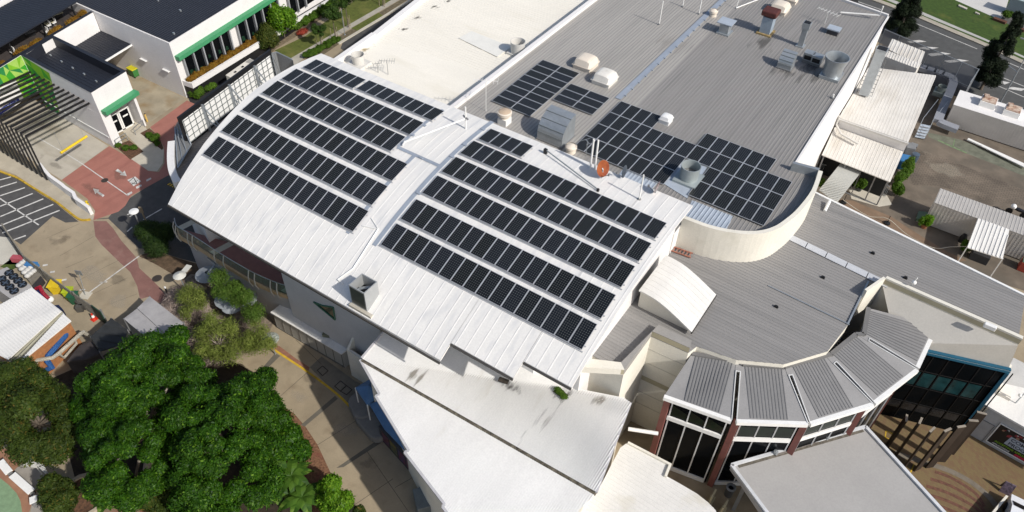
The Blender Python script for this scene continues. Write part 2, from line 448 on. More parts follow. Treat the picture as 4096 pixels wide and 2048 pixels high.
# flashing strips beside the panel fields
def vstrip(mb, x, y0, y1, w, h=.03, n=16):
    for k in range(n):
        a, b = y0 + (y1 - y0) * k / n, y0 + (y1 - y0) * (k + 1) / n
        mb.poly([(x - w / 2, a, vault_z(x, a) + h), (x + w / 2, a, vault_z(x, a) + h), (x + w / 2, b, vault_z(x, b) + h), (x - w / 2, b, vault_z(x, b) + h)])
        for sx in (-1, 1):
            xx = x + sx * w / 2
            mb.poly([(xx, a, vault_z(xx, a) - .01), (xx, b, vault_z(xx, b) - .01), (xx, b, vault_z(xx, b) + h), (xx, a, vault_z(xx, a) + h)])
XG2, XG1, XG0 = -28.45, -30.85, -32.55
mb = MB(); vstrip(mb, XG2, 26.7, 41.0, .34); vstrip(mb, XG1, 26.6, 34.25, .30); vstrip(mb, XG0, 34.4, 40.0, .26)
for k in range(14):
    a, b = XG0 + (XG2 - XG0) * k / 14, XG0 + (XG2 - XG0) * (k + 1) / 14
    mb.poly([(a, 34.22, vault_z(a, 34.22) + .035), (b, 34.22, vault_z(b, 34.22) + .035), (b, 34.5, vault_z(b, 34.5) + .035), (a, 34.5, vault_z(a, 34.5) + .035)])
for x, y in ((XG2 + .2, 31.5), (XG2 + .1, 35.6), (XG2 + .1, 37.2), (XG2 + .1, 39.6), (XG0 + .15, 36.0), (XG0 + .15, 37.4), (XG0 + .15, 38.7), (XG1 + .6, 34.35)):
    mb.box((x, y, vault_z(x, y) + .06), (.34, .2, .08))
obj("flashing_strip", mb, flash, vh)

# ------------------------------------------------------------------ solar panels
def make_panel_mats():
    M = bpy.data.materials.new("solar_cells"); M.use_nodes = True
    n, L, b = nodes_of(M)
    b.inputs["Roughness"].default_value = .2; b.inputs["Specular IOR Level"].default_value = .22
    tc = n.nodes.new("ShaderNodeTexCoord"); sp = n.nodes.new("ShaderNodeSeparateXYZ"); L.new(tc.outputs["UV"], sp.inputs[0])
    def m(op, a, bb=None, c=None):
        k = n.nodes.new("ShaderNodeMath"); k.operation = op
        for i, v in enumerate((a, bb, c)):
            if v is None: continue
            if isinstance(v, (int, float)): k.inputs[i].default_value = v
            else: L.new(v, k.inputs[i])
        return k.outputs[0]
    dx = m('PINGPONG', m('MULTIPLY', sp.outputs[0], 6.0), .5); dy = m('PINGPONG', m('MULTIPLY', sp.outputs[1], 12.0), .5)
    dot = m('LESS_THAN', m('ADD', dx, dy), .17)
    line = m('MAXIMUM', m('LESS_THAN', dx, .03), m('LESS_THAN', dy, .03))
    f = m('MAXIMUM', m('MULTIPLY', dot, .85), m('MULTIPLY', line, .16))
    oi = n.nodes.new("ShaderNodeObjectInfo")
    cr = n.nodes.new("ShaderNodeValToRGB"); L.new(oi.outputs["Random"], cr.inputs[0])
    cr.color_ramp.elements[0].color = (.0075, .0085, .010, 1); cr.color_ramp.elements[1].color = (.011, .013, .019, 1)
    rr_ = n.nodes.new("ShaderNodeMapRange"); L.new(oi.outputs["Random"], rr_.inputs[0]); rr_.inputs[3].default_value = .21; rr_.inputs[4].default_value = .12; L.new(rr_.outputs[0], b.inputs["Roughness"])
    mx = n.nodes.new("ShaderNodeMix"); mx.data_type = 'RGBA'; L.new(f, mx.inputs[0]); L.new(cr.outputs[0], mx.inputs[6]); mx.inputs[7].default_value = (.20, .215, .20, 1)
    L.new(mx.outputs[2], b.inputs["Base Color"])
    return M
cells = make_panel_mats()
alu = mat("aluminium_frame", (.50, .51, .53), .4, .05, 2, metal=.3)
PL, PW = 1.956, .992
def panel_meshes():
    fr = .032; x, y = PW / 2, PL / 2
    mb = MB(); mb.poly([(-x + fr, -y + fr, .034), (x - fr, -y + fr, .034), (x - fr, y - fr, .034), (-x + fr, y - fr, .034)])
    mb.poly([(-x + fr, -y + fr, .0), (x - fr, -y + fr, .0), (x - fr, y - fr, .0), (-x + fr, y - fr, .0)][::-1])
    me = mb.mesh("solar_panel", [cells], (0, 0, 0))
    uv = me.uv_layers.new(name="UVMap"); c = [(0, 0), (1, 0), (1, 1), (0, 1)]
    for k in range(4): uv.data[k].uv = c[k]
    m2 = MB()
    for cx, cy, sx, sy in ((0, -y + fr / 2, PW, fr), (0, y - fr / 2, PW, fr), (-x + fr / 2, 0, fr, PL - 2 * fr), (x - fr / 2, 0, fr, PL - 2 * fr)):
        m2.box((cx, cy, .02), (sx, sy, .04))
    return me, m2.mesh("frame", [alu], (0, 0, 0))
pm, pf = panel_meshes()
def place_panel(c, ax, ay, sx, sy, label, group):
    """c centre, ax unit vector across the short side, ay along the long side"""
    az = ax.cross(ay).normalized()
    o = bpy.data.objects.new("solar_panel", pm); COL.objects.link(o)
    R = Matrix(((ax.x * sx, ay.x * sy, az.x, c.x), (ax.y * sx, ay.y * sy, az.y, c.y), (ax.z * sx, ay.z * sy, az.z, c.z), (0, 0, 0, 1)))
    o.matrix_world = R
    tag(o, label, "solar panel", group)
    fobj = bpy.data.objects.new("frame", pf); COL.objects.link(fobj); fobj.parent = o
def rail(mb, a, b, nrm): mb.bar(a, b, .05, .04)
rz1, rz3, rz2 = Z(1480, 440, 2.1469), Z(2200, 800, 1.6941), Z(680, 220, 2.1469)
ra, rb = Z(780, 520, 2.928), Z(1100, 220, 2.928)
rowsR = [(rz1(85, 1165), rz1(215, 975), rz3(225, 1012), rz3(325, 835), 16), (rz1(245, 935), rz1(380, 760), rz3(345, 800), rz3(447, 640), 16),
         (rz1(425, 710), rz1(560, 560), rz3(485, 590), rz3(577, 443), 16), (rz1(597, 528), rz1(725, 400), rz3(602, 415), rz3(690, 292), 16),
         (rz1(765, 372), rz1(885, 265), rz3(712, 262), rz3(797, 157), 16)]
zc4 = Z(1840, 480, 2.477)
rowsR.append((rz1(920, 248), rz1(1040, 163), zc4(605, 365), zc4(735, 262), 4))
rowsL = [(rz2(290, 855), rz2(408, 693), ra(1862, 1200), ra(2030, 945), 16), (rz2(443, 650), rz2(577, 510), rz1(15, 825), rz1(157, 655), 16),
         (rz2(612, 475), rz2(753, 350), rz1(190, 610), rz1(330, 465), 16), (rz2(777, 332), rz2(918, 225), rb(1360, 1120), rb(1545, 955), 14),
         (rz2(945, 207), rz2(1085, 122), rb(1575, 930), rb(1755, 795), 14)]
rowsL.append((rb(300, 145), rb(490, 60), rb(905, 385), rb(1085, 295), 6))
rowsL.append((rb(935, 390), rb(1110, 305), rb(1830, 765), rb(2000, 662), 8))
ROWW = ["front row", "second row up", "third row up", "fourth row up", "fifth row up", "topmost row"]
railmb = MB()
def lay_row(corners, n, rowname, half, group, x_fix=None):
    bl, tl, br, tr = [onvault(p, .1) for p in corners]
    yb, yt = (bl.y + br.y) / 2, (tl.y + tr.y) / 2
    xl, xr = (bl.x + tl.x) / 2, (br.x + tr.x) / 2
    if x_fix: xl, xr = x_fix
    pitch = (xr - xl) / n
    for k in range(n):
        x = xl + (k + .5) * pitch
        a = Vector((x, yb, vault_z(x, yb) + .09)); b = Vector((x, yt, vault_z(x, yt) + .09))
        x2 = x + .1; ax = Vector((.1, 0, vault_z(x2, yb) - vault_z(x, yb))).normalized()
        ay = (b - a); ln = ay.length; ay.normalize(); ax = (ax - ay * ax.dot(ay)).normalized()
        place_panel((a + b) / 2, ax, ay, (pitch - .022) / PW, ln / PL,
                    "%s solar panel from left, %s, %s half of white vaulted roof" % (ORD[k], rowname, half), group)
    for y, zz in ((yb + .3, .055), (yt - .3, .055), (yb - .06, .05)):
        for k in range(4):
            xa, xb_ = xl - .1 + (xr - xl + .2) * k / 4, xl - .1 + (xr - xl + .2) * (k + 1) / 4
            railmb.bar((xa, y, vault_z(xa, y) + zz), (xb_, y, vault_z(xb_, y) + zz), .06, .05)
for i, r in enumerate(rowsR): lay_row(r[:4], r[4], ROWW[i], "right", "solar panels in rows on the white vaulted roof", (-28.03, -11.91) if i < 5 else None)
for i, r in enumerate(rowsL):
    nm = ROWW[min(i, 5)]
    if i >= 5: nm = "topmost row " + ("left of" if i == 5 else "right of") + " gap"
    lay_row(r[:4], r[4], nm, "left", "solar panels in rows on the white vaulted roof")
solo("mounting_rails", railmb, alu, "aluminium mounting rails under the solar panel rows of the vaulted roof", "mounting rails")["kind"] = "stuff"
# arrays on the grey roof
o0 = W(Z(2600, 500, 2.9266)(438, 822), ZG + .1); bX, aY = 1.0069, 1.98
def flat_panel(x0, y0, sx, sy, portrait, label):
    c = Vector((x0 + sx / 2, y0 + sy / 2, ZG + .14))
    if portrait: place_panel(c, Vector((1, 0, 0)), Vector((0, 1, 0)), (sx - .022) / PW, (sy - .022) / PL, label, "solar panels on the grey ribbed roof")
    else: place_panel(c, Vector((0, 1, 0)), Vector((-1, 0, 0)), (sy - .022) / PW, (sx - .022) / PL, label, "solar panels on the grey ribbed roof")
P3 = Z(2600, 500, 2.9266); gx0 = o0.x; gy0 = o0.y
gxr = W(P3(1328, 1193), ZG + .1).x; pbx = (gxr - gx0) / 6; pay = (W(P3(650, 97), ZG + .1).y - gy0) / 4
for j, (i0, i1) in enumerate(((0, 6), (0, 6), (-2, 6), (-2, 4))):
    for i in range(i0, i1):
        flat_panel(gx0 + i * pbx, gy0 + j * pay, pbx, pay, True, "%s solar panel from left, %s, array on grey roof right of big vent" % (ORD[i - i0], ROWW[j] if j < 3 else "back row"))
for j, (i0, i1) in enumerate(((-10, -2), (-10, -2), (-10, -2), (-10, -6))):
    for i in range(i0, i1):
        flat_panel(gx0 + i * pbx, gy0 + j * pay, pbx, pay, True, "%s solar panel from left, %s, array on grey roof behind rusty dish" % (ORD[i - i0], ROWW[j] if j < 3 else "back row"))
P1 = Z(1900, 200, 4.025)
lx0, ly0 = W(P1(262, 825), ZG + .1).xy; lx1 = W(P1(890, 1075), ZG + .1).x; ly1 = W(P1(1090, 165), ZG + .1).y
pa, pb = (lx1 - lx0) / 2, (ly1 - ly0) / 8
for j in range(8):
    for i in range(2):
        flat_panel(lx0 + i * pa, ly0 + j * pb, pa, pb, False, "sideways panel %s from front, %s column, array left of two vents" % (ORD[j], ["left", "right"][i]))
mx0, my0 = W(P1(1245, 805), ZG + .1).xy
for j in range(3):
    for i in range(2):
        flat_panel(mx0 + i * pa, my0 + j * pb, pa, pb, False, "sideways panel %s from front, %s column, array behind barrel hood" % (ORD[j], ["left", "right"][i]))

# ------------------------------------------------------------------ white roofs behind on the left
wh = thing("white_roofed_hall", "hall with broad cream white metal roof behind the vaulted roof", "building", (-46, 60, 0))
zw = 11.3
WPX = [B(440, 305), B(600, 193), B(850, -20)]
wl = [W(p, zw) for p in (B(455, 300), B(605, 195))]
far = wl[1] + (W(B(850, 0), zw) - wl[1]).normalized() * 60
poly = [(-34.5, 41.0), (-34.5, 95), (far.x, far.y), (wl[1].x, wl[1].y), (wl[0].x, wl[0].y), (wl[0].x + .3, 41.0)]
mb = MB(); mb.prism(poly, 0, zw - .03); obj("wall", mb, white_wall, wh)
mb = MB(); mb.poly([(p[0], p[1], zw) for p in ccw(poly)])
s1 = W(B(605, 195), zw); s2 = W(B(1190, 372), zw)
back = [(s1.x, s1.y), (s2.x, s2.y), (-34.6, s2.y), (-34.6, 95), (far.x, far.y)]
ribs(mb, back, lambda x, y: zw, 0.0, .38, .05, .02)
obj("roof", mb, cream_roof, wh)
mb = MB(); q = [W(p, zw) for p in (B(1085, 160), B(1285, 240), B(1215, 290), B(1020, 195))]
mb.prism(q, zw + .05, zw + .09); obj("skylight_sheet", mb, mat("pale_sheet", (.74, .72, .66), .5, .03), wh)
mb = MB(); parapet(mb, [(wl[0].x + .3, 41.0), (wl[0].x, wl[0].y), (wl[1].x, wl[1].y)], 7.5, zw + .55, .5, 1)
parapet(mb, [(wl[1].x, wl[1].y), (far.x, far.y)], 7.5, zw + .35, .6, 1)
obj("edge_parapet", mb, white_wall, wh)
# ------------------------------------------------------------------ lower grey-roofed wing with the fan-shaped entry roof
ZL = 10.2
lw = thing("grey_roofed_wing", "lower wing with flat grey ribbed roof below the curved cream parapet", "building", (-3, 42, 0))
def Wx(p, z): v = W(p, z); return (v.x, v.y)
ZP = 10.75
cb, cc, cd = Wx(G(566, 572), ZP), Wx(G(706, 378), ZP), Wx(G(895, 462), ZP)
inner = [Wx(G(930, 455), ZL), Wx(G(1130, 523), ZL), Wx(H(80, 545), ZL), Wx(H(300, 480), ZL), Wx(H(403, 345), ZL), (1.0, 46.0)]
wingS = [(1.96, 46.35), (11.0, 45.95)]
gutR = [Wx(H(1288, 200), ZL), Wx(D(225, 970), ZL)]
low_poly = [(-12.0, 28.9), cb, cc, cd] + inner + wingS + [(10.75, 51.1), gutR[1]] + [(-5.3, 50.0)] + curve[::-1]
mb = MB(); mb.prism(low_poly, 0, ZL - .04); obj("wall", mb, cream_wall, lw)
mb = MB(); mb.poly([(p[0], p[1], ZL) for p in ccw(low_poly)])
ribs(mb, low_poly, lambda x, y: ZL, -.035, .285, .045, .026)
obj("roof", mb, low_grey, lw)
mb = MB(); a, b = W(D(95, 1190), ZL), W(H(605, 152), ZL); n = Vector((0, .32, 0))
for k in range(5):
    p, q = a + (b - a) * (k / 5 + .004), a + (b - a) * ((k + 1) / 5 - .004); mb.prism([p - n, q - n, q + n, p + n], ZL + .055, ZL + .1)
obj("ridge_strip", mb, mat("pale_ridge_strip", (.50, .51, .53), .5, .06, 1), lw)
mb = MB(); g0 = Vector((*gutR[1], 0)); g1 = Vector((10.75, 51.1, 0)); nn = Vector((0, .2, 0))
mb.prism([g0, g1, g1 + nn, g0 + nn], ZL - .05, ZL + .1); obj("edge_gutter", mb, white_paint, lw)
# coping round the small left field
mb = MB()
cw = [cb, cc, cd, inner[0]]
q1 = Wx(G(548, 535), ZP); q2 = Wx(G(738, 345), ZP)
mb.prism([cb, cc, q2, q1], ZL + .01, ZP); q3 = Wx(G(905, 425), ZP)
mb.prism([cc, cd, q3, q2], ZL + .01, ZP - .004)
obj("coping", mb, mat("grey_coping", (.30, .285, .265), .6, .06), lw)
mb = MB(); x0 = Wx(G(372, 552), ZP); y0 = Wx(G(392, 522), ZP)
mb.prism([(-12.0, x0[1] - .3), cb, q1, (-12.0, y0[1])], ZL + .01, ZP + .01); obj("front_coping", mb, cream_wall, lw)
w1 = Wall(cb, cc); w2 = Wall(cc, cd); w0 = Wall(x0, cb)
for w, za, zb_ in ((w2, ZP - .03, ZP - .5), (w0, ZP - .03, ZP - .5), (w2, 5.9, 5.4)):
    mb = MB(); mb.poly([w.at(0, za, .012), w.at(w.len, za, .012), w.at(w.len, zb_, .012), w.at(0, zb_, .012)]); obj("olive_band", mb, olive_trim, lw)
mb = MB()
for z in (8.9, 7.4, 4.0, 2.6):
    a, b = w2.at(0, z, .01), w2.at(w2.len, z, .01); mb.bar(a, b, .02, .03)
obj("panel_joint", mb, mat("panel_joint", (.45, .43, .37), .8), lw)
mb = MB()
for (x0_, x1_) in ((-11.4, -7.7),):
    pass
pass
# barrel canopy beside the vault
def onY(p, Y):
    d = ray(p); t = Y / d[1]; return Vector((d[0] * t, Y, HC + d[2] * t))
z3 = rz3
e0, e1 = W(z3(960, 895), 10.75), W(z3(1125, 640), 10.75)
Yf, Yb = e0.y, e1.y
prof = [onY(z3(*q), Yf) for q in ((555, 590), (640, 640), (720, 695), (800, 760), (880, 828), (960, 895))]
prof = [(p.x, p.z) for p in prof]
prof[0] = (-11.55, prof[0][1])
prof = [(x, z + .24 * math.sin(math.pi * k / 5)) for k, (x, z) in enumerate(prof)]
pp = smoothpoly([Vector((a, b)) for a, b in prof], 6)
mb = MB()
for k in range(len(pp) - 1):
    a, b = pp[k], pp[k + 1]
    mb.poly([(a.x, Yf, a.y), (b.x, Yf, b.y), (b.x, Yb, b.y), (a.x, Yb, a.y)]); mb.poly([(a.x, Yf, a.y - .12), (b.x, Yf, b.y - .12), (b.x, Yb, b.y - .12), (a.x, Yb, a.y - .12)][::-1])
    for Y in (Yf, Yb): mb.poly([(a.x, Y, a.y - .12), (b.x, Y, b.y - .12), (b.x, Y, b.y), (a.x, Y, a.y)])
for k_ in range(1, 9):
    yy = Yf + (Yb - Yf) * k_ / 9
    for a, b in zip(pp[:-1], pp[1:]): mb.bar((a.x, yy, a.y + .004), (b.x, yy, b.y + .004), .06, .025)
solo("barrel_canopy", mb, mat("canopy_off_white", (.62, .605, .575), .55, .05, .6, streak=(.3, 1.5)), "small white barrel canopy curving down from the vault onto the grey roof", "canopy", smooth=True)
mb = MB(); mb.box(((pp[-1].x), (Yf + Yb) / 2, pp[-1].y - .1), (.1, Yb - Yf, .18)); o = obj("edge_gutter", mb, mat("dark_gutter", (.05, .05, .05)), bpy.data.objects["barrel_canopy"])
for Y in (Yf + .45, Yb - .45):
    mb = MB()
    for a, b in zip(pp[:-1], pp[1:]): mb.poly([(a.x, Y, ZL), (b.x, Y, ZL), (b.x, Y, b.y - .1), (a.x, Y, a.y - .1)])
    obj("side_wall", mb, cream_wall, bpy.data.objects["barrel_canopy"])

# fan roof
fan = thing("fan_entry_roof", "fan-shaped entry canopy of five grey ribbed segments with white fascia", "canopy", (0, 36, 0))
ZO, ZI = 8.85, 9.75
segs = [((G(765, 705), G(1105, 826)), (G(905, 492), G(1122, 528))), ((G(1130, 830), H(200, 842)), (G(1160, 545), H(80, 560))),
        ((H(212, 842), H(528, 745)), (H(110, 550), H(282, 505))), ((H(535, 738), H(750, 572)), (H(318, 495), H(442, 395))), ((H(752, 562), H(850, 350)), (H(482, 395), H(505, 262)))]
smooth_grey = mat("fan_sheet", (.275, .268, .262), .5, .05, .8, metal=.1)
dark_rib = mat("fan_rib", (.15, .15, .152), .5, .1)
outer = []
SO = [(W(q[0][0], ZO), W(q[0][1], ZO)) for q in segs]; SI = [(W(q[1][0], ZI), W(q[1][1], ZI)) for q in segs]
J = [(SI[k][1] + SI[k + 1][0]) / 2 for k in range(4)]
for k in range(5):
    a, b = SO[k]; outer.append((a, b))
    d = J[k - 1] + (a - J[k - 1]).normalized().cross(Vector((0, 0, -1))) * .10 if k > 0 else SI[k][0]
    c = J[k] - (b - J[k]).normalized().cross(Vector((0, 0, -1))) * .10 if k < 4 else SI[k][1]
    mb = MB(); mb.slab([a, b, c, d], .12); s = obj("segment", mb, smooth_grey, fan)
    f0, f1 = ((.30, .80), (.20, .72), (.16, .70), (.14, .72), (.12, .88))[k]; g0, g1 = .10, .90
    pa_, pb_, qa_, qb_ = a + (b - a) * f0, a + (b - a) * f1, d + (c - d) * g0, d + (c - d) * g1; up_ = Vector((0, 0, .012))
    mb = MB(); mb.poly([pa_ + (qa_ - pa_) * .05 + up_, pb_ + (qb_ - pb_) * .05 + up_, qb_ + up_, qa_ + up_]); obj("ribbed_sheet", mb, mat("fan_ribbed_sheet", (.20, .196, .193), .5, .06, .8), s)
    mb = MB(); nr = 11
    for r_ in range(nr + 1):
        t = r_ / nr; p, q = pa_ + (pb_ - pa_) * t, qa_ + (qb_ - qa_) * t; p = p + (q - p) * .05
        mb.bar(p + Vector((0, 0, .02)), q + Vector((0, 0, .02)), .05, .03)
    obj("rib", mb, dark_rib, s)
    mb = MB(); mb.bar(a - Vector((0, 0, .12)), b - Vector((0, 0, .12)), .28, .30); obj("fascia", mb, white_paint, s)
for k in range(4):
    b, a2 = SO[k][1], SO[k + 1][0]; j = J[k]; o_m = (b + a2) / 2; s0_ = j + (o_m - j) * .16; n_ = (o_m - j).cross(Vector((0, 0, 1))).normalized()
    mb = MB(); mb.slab([j - n_ * .16 + Vector((0, 0, .02)), j + n_ * .16 + Vector((0, 0, .02)), s0_ + n_ * .2 + Vector((0, 0, .02)), s0_ - n_ * .2 + Vector((0, 0, .02))], .1); obj("joint_plate", mb, smooth_grey, fan)
    mb = MB(); hw = (b - a2).length / 2
    for sg in (-1, 1): mb.bar(s0_ + n_ * sg * .14 + Vector((0, 0, .03)), o_m + n_ * sg * hw + Vector((0, 0, .02)), .06, .08)
    mb.bar(s0_ - n_ * .16 + Vector((0, 0, .03)), s0_ + n_ * .16 + Vector((0, 0, .03)), .06, .08); obj("slot_edge", mb, mat("slot_edge_grey", (.62, .62, .61), .5), fan)
mb = MB(); 
iw = [Vector((*cd, 0))] + [W(s[1][k], ZI) for s in segs for k in (0, 1)]
for a, b in zip(iw[1:-1], iw[2:]): mb.bar((a.x, a.y, ZI + .02), (b.x, b.y, ZI + .02), .3, .14)
obj("inner_gutter", mb, mat("inner_gutter_grey", (.17, .165, .16), .7, .1), fan)
# glazed entry wall under the fan
ge = thing("glazed_entry_wall", "tall dark glazed wall with red-brown pillars under the fan canopy", "glass wall", (0, 35, 0))
ctr = Vector((-4.5, 41, 0))
redbrown = mat("red_brown_pillar", (.23, .085, .07), .6, .1)
inset = lambda p, k=.05: p + (Vector((ctr.x, ctr.y, p.z)) - p) * k
for k, (a, b) in enumerate(outer):
    a, b = inset(a), inset(b); w = Wall(a, b)
    if (b - a).length < .1: continue
    mb = MB(); p, q = w.at(0, 0, -.05), w.at(w.len, 0, -.05)
    mb.bar(Vector((p.x, p.y, 4.3)), Vector((q.x, q.y, 4.3)), .06, 8.6)
    g = obj("glazing", mb, [dark_glass], ge)
    mb = MB()
    for u in (.0, .09, .38, .66, .95): mb.bar(w.at(w.len * u + .03, 0, .02), w.at(w.len * u + .03, 8.6, .02), .065, .08)
    obj("mullion", mb, white_paint, g)
    mb = MB(); mb.bar(w.at(.3, 6.05, .03), w.at(w.len - .2, 6.05, .03), .14, .38); mb.bar(w.at(.3, .25, .03), w.at(w.len - .2, .25, .03), .14, .4); obj("transom", mb, white_paint, g)
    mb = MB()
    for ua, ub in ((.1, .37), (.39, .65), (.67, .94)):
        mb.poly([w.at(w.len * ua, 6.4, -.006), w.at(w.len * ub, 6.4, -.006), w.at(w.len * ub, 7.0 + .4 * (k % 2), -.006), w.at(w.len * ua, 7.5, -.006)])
    obj("reflection_patch", mb, mat("green_reflection", (.0025, .011, .005), .2, .3, 2), g)  # green interior reflection painted as flat patches on the glazing
    mb = MB(); mb.bar(w.at(.05, 0, .06), w.at(.05, 8.55, .06), .34, .40); obj("pillar", mb, redbrown, ge)
# right wing: blue-edged glass block
gb = thing("glass_office_front", "dark glass facade with blue fascia below the long cream wall", "glass facade", (9, 45.2, 0))
wg = Wall(Wx(H(805, 480), 8.0), Wx(H(1212, 572), 8.0))
mb = MB(); p0, p1 = wg.at(-2.2, 0), wg.at(wg.len, 0); mb.prism([p0, p1, (p1.x, 46.5), (p0.x, 46.5)], 0, 7.95); obj("glazing", mb, dark_glass, gb)
blue = mat("blue_fascia", (.012, .095, .16), .5, .08)
mb = MB(); mb.prism([wg.at(-2.2, 0, .12), wg.at(wg.len + .1, 0, .12), (p1.x + .1, 46.45), (p0.x, 46.45)], 7.955, 8.0); obj('top_ledge', mb, cream_wall, gb)
mb = MB(); mb.slab([(1.96, 46.30, ZL + .1), (11.0, 45.90, ZL + .1), wg.at(wg.len, 8.03, -.14), wg.at(-2.2, 8.03, -.14)], .06, Vector((0, -1, .4)).normalized()); obj('wall_skirt', mb, mat('grey_beige_render', (.47, .445, .40), .8, .05, .6), gb)
mb = MB(); mb.prism([wg.at(-2.2, 0, .125), wg.at(wg.len + .1, 0, .125), wg.at(wg.len + .1, 0, -.12), wg.at(-2.2, 0, -.12)], 8.004, 8.1); obj('edge_trim', mb, blue, gb)
mb = MB(); mb.bar(wg.at(-2.2, 7.88, .08), wg.at(wg.len + .1, 7.88, .08), .16, .2)
obj("corner_trim", MB().bar(wg.at(wg.len + .02, 0, .06), wg.at(wg.len + .02, 7.7, .06), .2, .24), blue, gb); obj("fascia", mb, blue, gb)
mb = MB()
for k in range(8):
    u = -1.5 + k * 1.02; mb.bar(wg.at(u, .1, .01), wg.at(u, 7.7, .01), .07, .07)
for z in (2.2, 4.1, 5.9): mb.bar(wg.at(-2, z, .008), wg.at(wg.len, z, .008), .05, .06)
obj("mullion", mb, black_paint, gb)
teal = mat("teal_pane", (.015, .055, .06), .15, .3, 1.5)
for k in range(5):
    u = -.45 + k * 1.02; mb = MB(); mb.poly([wg.at(u, 4.25, .02), wg.at(u + .86, 4.25, .02), wg.at(u + .86, 5.75, .02), wg.at(u, 5.75, .02)]); obj("teal_pane", mb, teal, gb)
gp = mat("grey_reflection", (.028, .028, .03), .15, .3, 1.5)  # grey reflections in the glass, painted as a row of flat patches
for k in range(5):
    u = -.45 + k * 1.02; mb = MB(); mb.poly([wg.at(u, 1.3, .02), wg.at(u + .86, 1.3, .02), wg.at(u + .86, 2.1, .02), wg.at(u, 2.1, .02)]); obj("grey_reflection", mb, gp, gb)
mb = MB(); parapet(mb, [(1.96, 46.35), (11.0, 45.95)], ZL, ZL + .75, .28, 1); parapet(mb, [(1.2, 44.3), (1.96, 46.35)], 8.2, ZL + .75, .2, 1)
obj("wing_coping", mb, cream_wall, lw)
mb = MB(); ww = Wall((1.96, 46.35), (11.0, 45.95)); mb.poly([ww.at(0, ZL + .6, .012), ww.at(ww.len, ZL + .6, .012), ww.at(ww.len, ZL + .2, .012), ww.at(0, ZL + .2, .012)]); obj("olive_band", mb, olive_trim, lw)
mb = MB()
for u in (2.6, 5.0, 7.4): mb.bar(ww.at(u, 8.2, .01), ww.at(u, ZL + .2, .01), .02, .02)
obj("panel_joint", mb, MATS["panel_joint"], lw)
# entry fins
fin_t = [(670, 828), (745, 850), (820, 862), (895, 862), (968, 848), (1022, 822), (1060, 785)]
fin_b = [(595, 962), (642, 1003), (685, 1062), (748, 1075), (810, 1062), (868, 1033), (912, 992)]
brown = mat("dark_brown_fin", (.032, .021, .014), .6, .15); capm = mat("fin_cap", (.30, .26, .21), .6)
for k, (t, b_) in enumerate(zip(fin_t, fin_b)):
    g = W(H(*b_), 0); r = Wall((g.x, g.y), (g.x + 1, g.y)); h = max(3.0, min(5.6, onY(H(*t), g.y).z)); h = [3.9, 4.6, 5.0, 5.3, 5.4, 5.4, 5.3][k]
    ang = math.radians(100 - 14 * k); f_ = thing("entry_fin", "%s tall brown timber fin from the left standing on entry paving" % ORD[k], "fin", (g.x, g.y, 0), "brown fins in front of the glass entrance")
    mb = MB(); mb.box((g.x, g.y, h / 2), (.62, .13, h), ang); obj("blade", mb, brown, f_)
    mb = MB(); mb.box((g.x, g.y, h + .03), (.64, .15, .06), ang); obj("cap", mb, capm, f_)
# poster building
ZB = 3.6
pbd = thing("poster_building", "low white-roofed building with door and community program poster", "building", (16, 44, 0))
pw = Wall(Wx(H(1005, 893), 0), Wx(H(1288, 1052), 0))
mb = MB(); L0, L1 = pw.at(0, 0), pw.at(8, 0); bk = pw.n * -6
mb.prism([L0, L1, L1 + bk, L0 + bk], 0, ZB - .05); obj("wall", mb, mat("pale_cladding", (.50, .49, .47), .7, .06), pbd)
mb = MB(); mb.prism([W(H(1085, 752), ZB), pw.at(8.4, 0, .5), pw.at(8.4, 0, -6.4), W(H(1165, 642), ZB) ], ZB - .02, ZB + .14); obj("roof", mb, white_roof, pbd)
mb = MB(); q = [W(H(*p), ZB + .2) for p in ((1165, 648), (1222, 680), (1215, 728), (1155, 695))]; mb.prism(q, ZB + .15, ZB + .4); obj("roof_hatch", mb, cream_roof, pbd)
mb = MB(); d_ = [pw.uz(H(*p)) for p in ((1060, 835), (1115, 860), (1022, 897), (1082, 930))]
u0, u1 = d_[0][0], d_[0][0] + .95
mb.bar(pw.at((u0 + u1) / 2, 1.05, .02), pw.at((u0 + u1) / 2, 1.051, .02), .01, .01)
mb.poly([pw.at(u0, .02, .03), pw.at(u1, .02, .03), pw.at(u1, 2.1, .03), pw.at(u0, 2.1, .03)]); dr = obj("door", mb, mat("door_grey", (.46, .45, .44), .6), pbd)
mb = MB(); 
for a, b in (((u0, 0), (u0, 2.12)), ((u1, 0), (u1, 2.12)), ((u0, 2.12), (u1, 2.12))): mb.bar(pw.at(a[0], a[1], .03), pw.at(b[0], b[1], .03), .05, .05)
obj("frame", mb, steel_grey, dr)
pu = pw.uz(H(1168, 838))[0]; pu0 = pw.uz(H(1090, 943))[0]; pu = (pu + pu0) / 2
zt, zb_ = pw.uz(H(1168, 838))[1], max(.35, pw.uz(H(1090, 943))[1])
mb = MB(); mb.poly([pw.at(pu, zb_, .05), pw.at(pu + 4.2, zb_, .05), pw.at(pu + 4.2, zt, .05), pw.at(pu, zt, .05)])
pos = obj("poster", mb, mat("poster_black", (.012, .012, .014), .4), pbd)
mb = MB()
for a, b in (((pu, zb_), (pu + 4.2, zb_)), ((pu + 4.2, zb_), (pu + 4.2, zt)), ((pu, zt), (pu + 4.2, zt)), ((pu, zb_), (pu, zt))): mb.bar(pw.at(a[0], a[1], .06), pw.at(b[0], b[1], .06), .07, .07)
obj("frame", mb, white_paint, pos)
hgt_ = zt - zb_
mb = MB(); rnd = random.Random(3)
